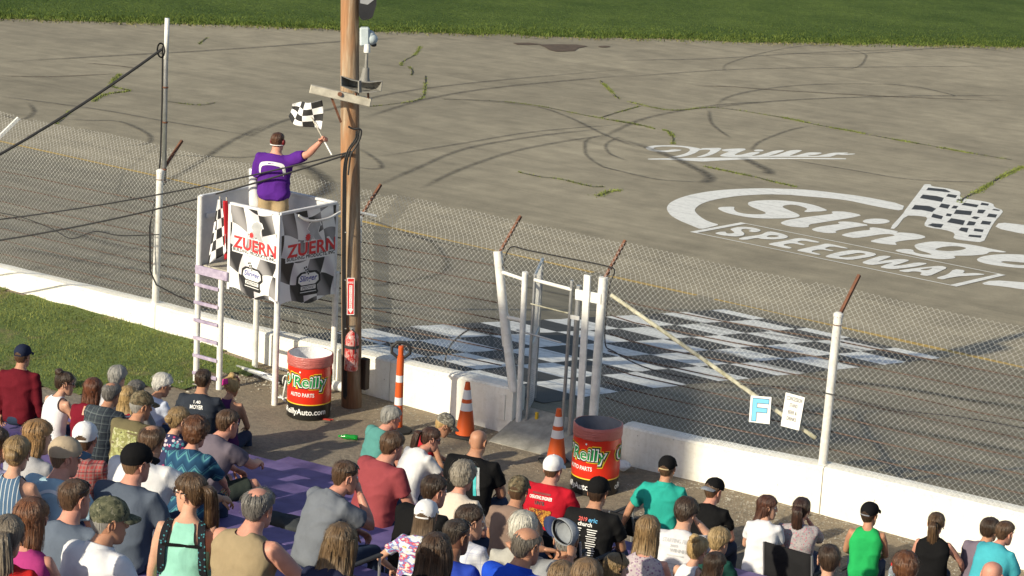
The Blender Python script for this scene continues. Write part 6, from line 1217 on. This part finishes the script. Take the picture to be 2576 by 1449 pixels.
person((480,1240),438,'person in a mint tank top wearing backpack straps and sunglasses, face turned left',tb=-30,th=-95,pitch=4,fem=True,wid=1.05,top=fab('mint_jersey',(.26,.55,.46)),sleeve='tank',hair=('pony',(.075,.042,.022),.30,(.27,.16,.075)),shades='eyes',skin=FAIR,arms=('side','side'),lean=3,slouch=8,extra=packstraps)
person((650,1278),430,'person in a tan sleeveless shirt with bare shoulder toward the white cloth',tb=-5,th=-8,pitch=4,top=fab('tan_cotton',(.30,.235,.145)),sleeve='sleeveless',wid=1.12,hair=('thinning',SALT,None,(.34,.32,.29)),skin=PINKY,arms=('lap',((.62,.35,-.70),(.35,.75,-.5))))
person((868,1200),345,'person in a grey polo, sunglasses pushed up, a hand at the mouth',tb=14,th=26,pitch=10,top=fab('grey_blue_pique',(.15,.165,.195)),wid=1.05,collar=fab('grey_blue_pique',(.15,.165,.195)),hair=('crew',BRN,None,(.26,.15,.08)),shades='up',skin=PINKY,lean=18,slouch=22,arms=('knee',('ik',(.02,.135,-.065))),curl=(.6,1.3))
person((857,1370),450,'person in a dark navy top seated behind the grey polo',tb=-15,th=-18,fem=True,top=fab('dark_navy_cotton',(.018,.022,.05)),hair=('longwavy',(.13,.080,.042),.36,(.36,.25,.13)),skin=FAIR)
person((984,1051),243,'person in a teal tee sitting at the front end of the bench near the cone',tb=18,th=32,pitch=10,top=fab('teal_cotton',(.085,.25,.235)),wid=1.02,hair=('thick',GREY,None,(.50,.48,.44)),skin=PINKY,lean=12,slouch=24)
person((987,1122),308,'person in a brick red tee with folded arms',tb=10,th=16,pitch=6,top=fab('brick_red_cotton',(.26,.055,.065)),wid=1.22,hair=('thick',BRN,None,(.17,.10,.055)),skin=PINKY,lean=10,slouch=20,arms=('fold','fold'))
person((1083,1104),295,'person in a white tee and sunglasses leaning forward beside the brick red tee',tb=14,th=40,pitch=14,fem=True,wid=1.15,top=w_c,hair=('pony',(.055,.026,.018),.20,(.17,.075,.045)),shades='eyes',skin=PINKY,lean=24,slouch=24,arms=('knee','knee'))
person((1117,1070),232,'person in a red tank top and pale camo cap bending over the front bench',tb=40,th=45,pitch=30,fem=True,top=fab('scarlet_jersey',(.40,.02,.03)),sleeve='none',cap=cp(camo3,bill=camo3),hair=('short',BLON),skin=TAN,lean=30)
person((1092,1236),338,'person in a black tee seated behind the brick red tee',tb=5,th=18,pitch=8,top=m_blackf,wid=1.12,hair=('short',DKBR),skin=PINKY,lean=14)
tie=pattern('rainbow_tie_dye','tiedye',[(.60,.55,.08),(.65,.65,.66),(.50,.04,.05),(.08,.20,.50),(.66,.66,.66),(.65,.30,.05)],11)
person((1071,1302),365,'person in a rainbow tie-dye tee and white cap, elbow out to the side',tb=-15,th=-20,pitch=4,fem=True,s=.84,top=tie,cap=cp(whitec,arch=True,strap=whitec,z=.030,mark=('*',m_ink,.018)),hair=('long',(.10,.065,.04),.30,(.26,.18,.11)),skin=FAIR,arms=(((.72,.0,-.70),(-.15,.75,-.6)),'lap'))
person((1096,1392),430,'person in a black top seated directly behind the tie-dye tee',tb=-15,th=-18,fem=True,top=m_blackf,hair=('longwavy',(.06,.034,.02),.30,(.20,.11,.06)),skin=TAN)
person((1203,1112),312,'person in a black team tee with a turquoise and silver stripe print',tb=-15,th=-8,pitch=6,wid=1.28,top=m_blackf,hair=('none',),skin=TAN,lean=8,prints=(('TEAM',-.035,.86,.20,.052,m_whitep),('#rect',.10,.62,.032,.28,M('turquoise_print',(.05,.45,.48),.6),-.04),('#rect',.136,.62,.030,.27,M('silver_print',(.36,.40,.43),.6),-.04),('N',.03,.52,.05,.06,m_whitep)))
person((1166,1199),342,'person in a cream top seated in front of the black tee',tb=-10,th=-6,fem=True,wid=1.12,top=fab('cream_knit',(.62,.54,.46)),sleeve='half',hair=('curly',(.24,.21,.17),None,(.46,.42,.36)),skin=PINKY,lean=10)
person((1182,1313),360,'person in a white and pale blue plaid shirt, face turned right',tb=0,th=32,pitch=4,s=.9,top=pattern('white_blue_plaid','plaid',[(.62,.63,.68),(.48,.50,.60),(.40,.42,.55)],26),hair=('short',DKBR,None,(.10,.06,.04)),skin=FAIR)
person((1148,1350),385,'person in a royal blue shirt with glasses pushed up, behind the plaid shirt',tb=-5,th=8,pitch=6,top=fab('royal_blue_pique',(.025,.055,.36)),hair=('stubble',(.05,.035,.025)),shades='up',skin=BROWN)
person((1304,1236),285,'person in a taupe tee and brown camo cap seated behind the red tee',tb=-15,th=-12,pitch=6,top=fab('taupe_cotton',(.22,.155,.125)),cap=cp(camo1,arch=True,strap=camo1),hair=('short',BRN),skin=TAN,lean=12)
person((1391,1182),268,'person in a red operating engineer tee and white cap in front of the trash can',tb=-12,th=-5,pitch=6,wid=1.24,top=fab('cherry_red_cotton',(.42,.012,.025)),cap=cp(whitec,z=.022),hair=('crew',BRN),skin=PINKY,lean=6,prints=(('#rect',-.01,.84,.19,.020,M('dark_red_print',(.16,.01,.015),.6)),('OPERATING ENGINEER',-.01,.765,.25,.032,m_whitep),('UNTIL',-.01,.67,.11,.034,m_ink),('#rect',0,.42,.24,.15,pattern('gold_skull_print','camo',[(.10,.04,.02),(.42,.20,.03),(.20,.03,.02),(.60,.36,.10)],34))))
person((1315,1333),378,'person in a pale oatmeal top seated behind the taupe tee',tb=-15,th=-15,fem=True,wid=1.1,top=fab('pale_oatmeal_knit',(.38,.37,.34)),hair=('thick',(.58,.55,.47),None,(.80,.78,.70)),skin=FAIR)
person((1324,1374),400,'person in a cobalt blue polo seated behind the oatmeal top',tb=-2,th=10,pitch=6,top=fab('cobalt_pique',(.015,.065,.50)),collar=fab('cobalt_pique',(.015,.065,.50)),wid=1.1,hair=('bald_ring',(.10,.085,.07)),skin=TAN)
def heldcap(root,sp,hc,Hm,shirt,ap,hd,hobj,Ls): pass
rt,ap45,hd45,Hm45=person((1424,1360),352,'person in a grey tee holding a cap up overhead with the right hand',tb=-25,th=-25,pitch=10,top=fab('mid_grey_cotton',(.27,.28,.30)),wid=1.1,hair=('short',GREY),skin=TAN,arms=(('px',1371,1352,-.16),('px',1432,1374,-.12)),curl=(.7,.9))
person((1504,1240),292,'person in a black concert tour tee with red and blue lettering and a black cap',tb=-15,th=-10,pitch=6,wid=1.14,top=fab('faded_black_cotton',(.012,.012,.013)),cap=cp(blackc),hair=('short',DKBR),skin=TAN,lean=6,prints=[('2019',-.05,.84,.085,.034,M('coral_print',(.60,.08,.07),.6)),('eric',.05,.84,.085,.036,M('azure_print',(.06,.30,.55),.6)),('church',-.02,.765,.14,.036,m_whitep)]+[('#rect',x,.69-.035*i,.10-.012*(i%3),.0065,m_whitep) for i in range(13) for x in (-.10,.055)])
person((1678,1180),243,'person in a jade green polo and black cap at the front beside the folding chair',tb=-18,th=-12,pitch=2,wid=1.05,top=fab('jade_pique',(.025,.33,.27)),sleeve='half',collar=fab('jade_pique',(.025,.33,.27)),cap=cp(blackc,arch=True,strap=fab('tan_strap',(.45,.36,.22))),hair=('short',BRN),skin=TAN,arms=(((.55,.1,-.83),(.35,.15,-.92)),'lap'),lean=4,slouch=10,k=-.6)
person((1629,1340),380,'person in a mauve speckled sleeveless top beside the white printed tee',tb=-22,th=-22,fem=True,top=pattern('pale_mauve_floral','floral',[(.42,.36,.38),(.22,.12,.20),(.50,.46,.46),(.30,.20,.30),(.42,.36,.38)],55),sleeve='sleeveless',hair=('long',(.22,.135,.062),.42,(.58,.42,.22)),skin=PINKY)
person((1550,1430),365,'person wearing a dark headband and grey top, face turned right',tb=10,th=38,fem=True,s=.72,top=m_greyf,hair=('shoulder',DBLON,.2,(.34,.23,.12)),skin=FAIR,extra=lambda root,sp,hc,Hm,shirt,ap,hd,hobj,Ls:(lambda b:(b.add([hsurf(-1.75+3.5*0,.02,.03) for _ in range(1)],[]),b.tube([Vector((.086*math.sin(a),.012,.115*math.cos(a)+.022)) for a in [R(-105+210*i/20) for i in range(21)]],.008,6),hobj(b,'headband',m_blackf)))(B()))
person((1795,1236),246,'person in a black tee wearing a grey and black cap backwards',tb=-8,th=10,pitch=10,wid=1.05,top=fab('soft_black_cotton',(.009,.009,.010)),cap=cp(blackc,bill=fab('grey_twill',(.20,.22,.26)),back=None,rev=True,mark=('17',m_whitep,.05),mark_a=0),hair=('short',BRN),skin=PINKY,lean=14)
person((1725,1290),325,'person in a white printed long tee with head bent and a hand at the face',tb=-18,th=-5,pitch=26,top=fab('off_white_cotton',(.62,.61,.64)),hair=('thick',DKBR,None,(.12,.07,.045)),skin=FAIR,lean=14,arms=('lap',('ik',(.07,.10,.0))),prints=(('STARTING FIELD',0,.83,.27,.035,m_greyp),('2009',-.02,.755,.07,.024,m_greyp),('WINNER',.03,.69,.17,.03,m_greyp),('#rect',0,.62,.15,.012,m_greyp),('#rect',0,.44,.22,.006,m_greyp),('#rect',.01,.50,.20,.006,m_greyp),('#rect',-.01,.38,.21,.006,m_greyp),('#rect',0,.32,.18,.006,m_greyp)))
person((1755,1384),335,'person in a white tank top seated behind the dark green tee',tb=0,th=5,fem=True,s=.78,top=w_c,sleeve='none',hair=('bunhigh',BLON,None,(.66,.52,.28)),skin=FAIR)
person((1809,1362),310,'person in a dark green tee seated behind the white printed tee',tb=0,th=8,s=.80,top=fab('dark_green_cotton',(.012,.055,.045)),hair=('thick',(.36,.25,.12),None,(.60,.44,.24)),skin=FAIR)
person((1798,1424),340,'person in a coral top tucked between dark green tee and white tank',tb=0,th=10,fem=True,s=.72,top=fab('coral_cotton',(.50,.12,.10)),hair=('bob',DKBR,.18),skin=TAN)
person((1930,1276),252,'person in a white crop tee looking right, bare back above pale shorts',tb=-18,th=55,pitch=4,fem=True,top=fab('white_slub_cotton',(.66,.66,.70)),sleeve='tee',hair=('long',(.075,.030,.020),.36,(.20,.085,.05)),skin=FAIR,lean=12,bottom=fab('pale_grey_shorts',(.45,.45,.48)),shorts=True)
rt58,ap58,hd58,Hm58=person((2016,1282),262,'person in a red speckled grey top lifting a drink to the mouth',tb=-18,th=-14,pitch=2,fem=True,wid=1.18,top=pattern('speckled_floral_grey','floral',[(.34,.31,.33),(.45,.10,.16),(.20,.20,.24),(.42,.38,.38),(.34,.31,.33)],75),sleeve='half',hair=('pony',(.040,.020,.015),.22,(.13,.055,.035)),skin=PINKY,lean=6,arms=('lap',('ik',(.045,.150,-.075))))
person((2085,1410),362,'person in a grey top seated behind the black canvas folding chair',tb=-25,th=-30,fem=True,top=m_greyf,hair=('sleek',DKBR,None,(.13,.075,.05)),skin=FAIR)
person((2187,1296),240,'person in a bright green sleeveless shirt and black cap',tb=-22,th=2,pitch=2,s=.90,top=fab('kelly_green_cotton',(.02,.36,.10)),sleeve='sleeveless',cap=cp(blackc,arch=True,strap=fab('grey_twill',(.20,.22,.26))),hair=('short',DKBR),skin=TAN,lean=4,slouch=10,k=-.6)
person((2355,1318),246,'person in a black sleeveless top with one elbow out',tb=-20,th=-12,pitch=0,fem=True,wid=1.12,top=m_blackf,sleeve='sleeveless',hair=('pony',(.075,.042,.026),.30,(.26,.15,.08)),skin=PINKY,lean=4,arms=('lap',((.50,.45,-.74),(.1,.7,-.7))),k=-.5)
person((2277,1430),345,'person in a grey top seated beside the water bottle',tb=-25,th=-30,fem=True,top=m_greyf,hair=('curly',(.11,.042,.025),None,(.28,.12,.06)),skin=FAIR)
person((2528,1341),256,'person in a turquoise tee sitting hunched forward',tb=10,th=20,pitch=8,fem=True,wid=1.22,top=fab('turquoise_cotton',(.06,.36,.43)),sleeve='half',hair=('short',BRN,None,(.16,.085,.05)),skin=PINKY,lean=16,slouch=24,k=-.3)
person((2490,1333),240,'person in a grey violet top half hidden beyond the turquoise tee',tb=0,th=10,top=fab('grey_violet_cotton',(.16,.13,.17)),hair=('thick',(.05,.03,.02),None,(.13,.075,.045)),skin=TAN,k=-1)
person((2495,1450),335,'person in a white tee seated behind the turquoise tee',tb=-5,th=0,top=w_c,hair=('none',),skin=PINKY)
person((1335,1462),430,'person with short sandy hair seated behind the cobalt polo, low at the row end',tb=-15,th=-15,top=m_greyf,hair=('thick',(.16,.105,.06),None,(.30,.21,.12)),skin=FAIR) if False else None
person((1412,1458),400,'person in a grey tee low behind the cobalt blue polo',tb=-15,th=-15,s=.8,top=m_greyf,hair=('thick',(.20,.13,.07),None,(.36,.25,.14)),skin=FAIR)
person((1475,1456),400,'person in a dark tee seated beside the dark headband wearer',tb=-15,th=-10,top=m_blackf,hair=('thick',(.19,.12,.065),None,(.33,.23,.13)),skin=FAIR)
person((-12,1120),372,'person in a blue and white striped shirt at the left end of the bench',tb=-20,th=-10,top=pattern('blue_white_breton','hstripe',[(.30,.33,.55),(.62,.62,.70)],30),wid=1.05,hair=('short',BRN),skin=TAN,arms=('side',((.45,.35,-.82),(-.2,.6,-.75))))
# the flagman
m_purp=fab('purple_pique',(.085,.020,.22))
FXY=onY(703,345,-.66); rx=Vector((FXY.x,-.72,ZF+.03))
hsub=1.0
def whitestripe(root,sp,hc,Hm,shirt,ap,hd,hobj,Ls):
    bm=bmesh.new(); bm.from_mesh(shirt.data); bv=BVHTree.FromBMesh(bm); bm.free()
    def ob(x,tt,h=.005):
        c,tn,fw=sp(tt); hit=bv.ray_cast(c+Vector((x,0,0))-fw*.6,fw); return (hit[0]-fw*h) if hit[0] is not None else None
    b=B(); rows=[]
    path=[(-.185,.56),(-.18,.68),(-.155,.775),(-.08,.81),(0,.82),(.08,.81),(.155,.775),(.18,.68),(.185,.56)]; P_=catmull(path,5)
    for x,tt in P_:
        a=ob(x,tt); c=ob(x*.84,tt-.085)
        if a is None or c is None: continue
        rows.append((a,c))
    b.add([p for r_ in rows for p in r_],[(2*i,2*i+1,2*i+3,2*i+2) for i in range(len(rows)-1)]); b.build('shirt_stripe',w_c,shirt)
    hp_=B(); 
    for sd in (-1,1): hp_.ell((sd*.088,-.004,.0),.022,.032,.042,10,8)
    hobj(hp_,'ear_muffs',M('red_black_plastic',(.16,.012,.015),.4)); b=B(); b.tube([Vector((.09*math.cos(a),-.085*abs(math.sin(a))-.02,-.035)) for a in [math.pi*i/12 for i in range(13)]],.006,6); hobj(b,'neck_band',m_whitep)
fr,fap,fhd,fHm=person((703,345),190,'person in a purple polo with white back stripe waving the checkered flag',tb=-22,th=-14,pitch=2,stand=True,wid=1.14,top=m_purp,sleeve='half',bottom=m_khaki,shorts=True,hair=('crew',(.10,.045,.025)),skin=PINKY,arms=(((.20,.10,-.97),(-.05,.55,-.8)),('px',813,338,.05)),root_at=(FXY.x-.02,-.72,ZF+.03),s=(FXY.z-ZF-.03)/1.615,lean=2,slouch=4,curl=(.8,1.3),extra=whitestripe,shoe=m_shoew)
bpy.context.view_layer.update()
W,f,sd=fhd[1]; hw=fr.matrix_world@(W+f*.06)
FG=empty('checkered_flag',hw,label='checkered flag on a white stick held up by the person in purple',cat='flag')
pl=onY(842,372,hw.y)-onY(803,300,hw.y); pl.normalize()
b=B(); b.tube([pl*.24,-pl*.02],.010,8); b.build('grip',m_whitep,FG); b=B(); b.tube([-pl*.02,-pl*.50],.008,8); b.build('staff',m_wood,FG)
def fg(u,v):
    cs_=[onY(808,326,hw.y),onY(806,252,hw.y),onY(735,262,hw.y),onY(722,292,hw.y)]; # hoist bottom, hoist top, fly top, fly bottom
    p=cs_[0].lerp(cs_[1],v).lerp(cs_[3].lerp(cs_[2],v),u); p=p-Vector((0,0,.05*math.sin(math.pi*u)*(1-v))); p.y+=.05*math.sin(u*7+v*2.5); p.z+=.015*math.sin(u*6+v*3); return p
cloth('cloth',fg,chk_uv('checkered_flag_silk',4,4),None,None,parts=FG)
b=B(); a_=onY(636,425,-.80); c_=onY(640,525,-.78); R_=[]
for i in range(9):
    p=a_.lerp(c_,i/8); ww=.055+.03*(i/8); R_.append([p+Vector((ww*math.cos(q)*(1+.2*noise.noise(Vector((math.cos(q)*3,math.sin(q)*3,i*.4)))),.05*math.sin(q),0))-a_ for q in [k*2*math.pi/16 for k in range(16)]])
b.rings(R_); o=b.build('rolled_flag',w_c,None,True); o.location=a_; tag(o,'white flag rolled up and tucked under the left arm of the person in purple','flag')
# cap held aloft
bpy.context.view_layer.update()
W,f,sd=hd45[1]; hp45=rt.matrix_world@(W+f*.09)
HC=empty('held_cap',onY(1420,1336,rt.location.y-.10),label='grey cap with a navy bill held up in the air by its brim',cat='cap')
_aw=Vector(_F); _ri=Vector(_R); _up=Vector(_U); zc_=(_aw*.62+_ri*.78+_up*.10).normalized(); yc_=(-_ri*.8+_aw*.55+_up*.30); yc_=(yc_-zc_*yc_.dot(zc_)).normalized(); xc_=yc_.cross(zc_)
Hx=Matrix((xc_,yc_,zc_)).transposed().to_4x4()@Matrix.Translation((0,0,-.05))
b=B(); hair_shell(b,lambda th:.02,.012,nth=36,nv=10,taper=0); o=b.build('crown',fab('heather_grey_twill',(.26,.28,.31)),HC,True); o.data.transform(Hx); md=o.modifiers.new('t','SOLIDIFY'); md.thickness=.004
b=B(); hair_shell(b,lambda th:.022,.004,nth=36,nv=6,taper=0,top=.05,hole=lambda th,v:v>.9); b.f=b.f[:-1]; b.mi=b.mi[:-1]; o=b.build('sweatband',blackc,HC,True); o.data.transform(Hx)
b=B(); b.add([hsurf(R(-58+116*i/14),.025,.013)+Vector((0,.078*e*max(0,math.cos(R(-58+116*i/14)*1.25))**.55,-.010*e)) for e in (0,.5,1) for i in range(15)],[(r_*15+i,r_*15+i+1,(r_+1)*15+i+1,(r_+1)*15+i) for r_ in range(2) for i in range(14)]); o=b.build('bill',fab('navy_twill',(.035,.05,.12)),HC,True); o.data.transform(Hx); md=o.modifiers.new('t','SOLIDIFY'); md.thickness=.005
W,f,sd=hd58[1]; hq=rt58.matrix_world@(W+f*.10); DC=empty('drink_can',hq-Vector((0,0,.06)),label='dark drink can raised by the person in the red speckled top',cat='can'); b=B(); b.lathe([(.02,0),(.031,.006),(.031,.108),(.026,.118)],n=14); b.build('can_body',M('dark_gold_can',(.12,.10,.05),.3,.2,9,0,0,metal=.5),DC,True); b=B(); b.lathe([(.026,.118),(.022,.121)],n=14); b.build('lid',m_alu,DC)
# ------------------------------------------------------------ things on and beside the benches
def lump(name,px,k,size,mat,label,cat,amp=.35,fr=9,dz=0.0,flat=.5):
    p=onY(px[0],px[1],rowY(k)); p.z=seatZ(k,p.x)+dz; b=B(); b.ell((0,0,size[2]*.5),size[0],size[1],size[2],26,16,None,lambda q:Vector((q.x*(1+amp*noise.noise(q*fr)),q.y*(1+amp*noise.noise(q*fr+Vector((5,0,0)))),max(-size[2]*.5,q.z*(1+amp*1.4*noise.noise(q*fr*1.3)))))); o=b.build(name,mat,None,True); o.location=p; return tag(o,label,cat)
lump('jacket',(740,1218),6.2,(.30,.12,.06),fab('dark_grey_fleece',(.045,.05,.055)),'crumpled dark grey jacket lying on the empty purple bench','jacket',.5,7)
lump('shoulder_bag',(560,1262),9.5,(.18,.14,.12),m_blackf,'black bag slumped on the bench beside the dusty purple tee','bag')
p=onY(670,1350,rowY(11)); b=B(); nx,ny=24,10
for j in range(ny+1):
    for i in range(nx+1):
        x=-.55+1.35*i/nx; y=-.18+.36*j/ny; b.v.append((x,y,.012+.03*max(0,noise.noise(Vector((x*5,y*7,0))))+.012*noise.noise(Vector((x*14,y*14,3)))))
b.f=[(j*(nx+1)+i,j*(nx+1)+i+1,(j+1)*(nx+1)+i+1,(j+1)*(nx+1)+i) for j in range(ny) for i in range(nx)]; b.mi=[0]*len(b.f); o=b.build('white_blanket',w_c,None,True); o.location=(p.x,rowY(11),seatZ(11,p.x)+.004); o.rotation_euler=(0,-math.atan(CRS),0); tag(o,'white blanket spread along the bench beside the tan sleeveless shirt','blanket')
def chair(px,k,label,mat,w_=.52,h=.45,z0=None):
    p=onY(px[0],px[1],rowY(k)-.05); zs=seatZ(k,p.x) if z0 is None else z0; RO=empty('folding_chair',(p.x,rowY(k)-.02,zs),label=label,cat='chair')
    b=B(); b.box((0,.05,.03),(w_,.44,.03),None,.01); b.build('seat',mat,RO)
    b=B(); R_=[[Vector((-w_/2+w_*i/10,-.20-.05*math.sin(math.pi*i/10)-.06*z_,.05+h*z_+.02*math.sin(math.pi*i/10)*(z_>.9))) for i in range(11)] for z_ in (0,.33,.66,1)]; b.add([q for r_ in R_ for q in r_],[(r_*11+i,r_*11+i+1,(r_+1)*11+i+1,(r_+1)*11+i) for r_ in range(3) for i in range(10)]); o=b.build('backrest',mat,RO,True); md=o.modifiers.new('t','SOLIDIFY'); md.thickness=.02
    for sx in (-1,1):
        b=B(); b.tube([(sx*w_/2,-.26,.05+h),(sx*w_/2,-.19,.04),(sx*w_/2,-.12,-.40)],.011,8); b.build('frame_post',m_galv,RO); b=B(); b.tube([(sx*w_/2,.22,.22),(sx*w_/2,.22,-.40)],.011,8); b.build('leg',m_galv,RO); b=B(); b.bar((sx*w_/2,-.20,.235),(sx*w_/2,.24,.235),.045,.02,.006); b.build('armrest',m_dark,RO)
    return RO
m_chairblk=fab('black_canvas',(.018,.018,.020))
chair((2005,1420),-.5,'black canvas folding chair under the person in the red speckled top',m_chairblk,.56,.42)
chair((1592,1275),-1.0,'black folding chair frame beside the jade green polo',m_chairblk,.30,.22)
for q_,(cx_,cy_) in enumerate(((1338+48,1276),(1450,1280))): 
    RC=chair((cx_,cy_+20),4.6-.3*q_,('rounded black canvas chair back behind the red tee','rounded black canvas chair back beside the concert tour tee')[q_],m_chairblk,.42,.42)
chair((2190,1420),-.9,'low black folding chair under the bright green shirt',m_chairblk,.5,.12); chair((2370,1430),-.8,'black folding chair under the black sleeveless top',m_chairblk,.55,.14); chair((2535,1440),-.6,'dark folding chair under the turquoise tee',m_chairblk,.55,.14)
SS=chair((965,1345),9.0,'padded stadium seat with a steel rail on the bench behind the grey polo',fab('dark_grey_vinyl',(.05,.05,.055)),.46,.20)
CB=empty('cooler_bag',(0,0,0),label='navy cooler bag with a pale top strip behind the plaid shirt',cat='bag'); p=onY(1240,1385,rowY(9.2)); CB.location=(p.x,rowY(9.2),seatZ(9.2,p.x)); b=B(); b.box((0,0,.16),(.34,.24,.32),None,.03); b.build('bag_body',fab('navy_nylon',(.025,.03,.07),rough=.5),CB); b=B(); b.box((0,-.02,.324),(.30,.05,.012)); b.build('zip_strip',m_greyp,CB)
WBp=onY(2243,1445,rowY(2.2)); mt,t,bb=nodes('clear_water_bottle'); bb.inputs['Base Color'].default_value=(.75,.82,.88,1); bb.inputs['Roughness'].default_value=.12; bb.inputs['Transmission Weight'].default_value=.75
WB=empty('water_bottle',WBp,label='clear water bottle with a red cap standing on the bench',cat='bottle'); b=B(); b.lathe([(.0,-.20),(.03,-.20),(.033,-.19),(.033,-.06),(.030,-.04),(.033,-.02),(.033,.02),(.028,.05),(.014,.08),(.014,.09)],n=16); b.build('bottle',mt,WB,True); b=B(); b.lathe([(.016,.085),(.016,.108),(.013,.11)],n=12); b.build('cap',m_redp,WB)
lump('white_bag',(2150,1440),1.3,(.16,.12,.05),w_c,'white plastic bag lying on the bench behind the bright green shirt','bag',.5,11)
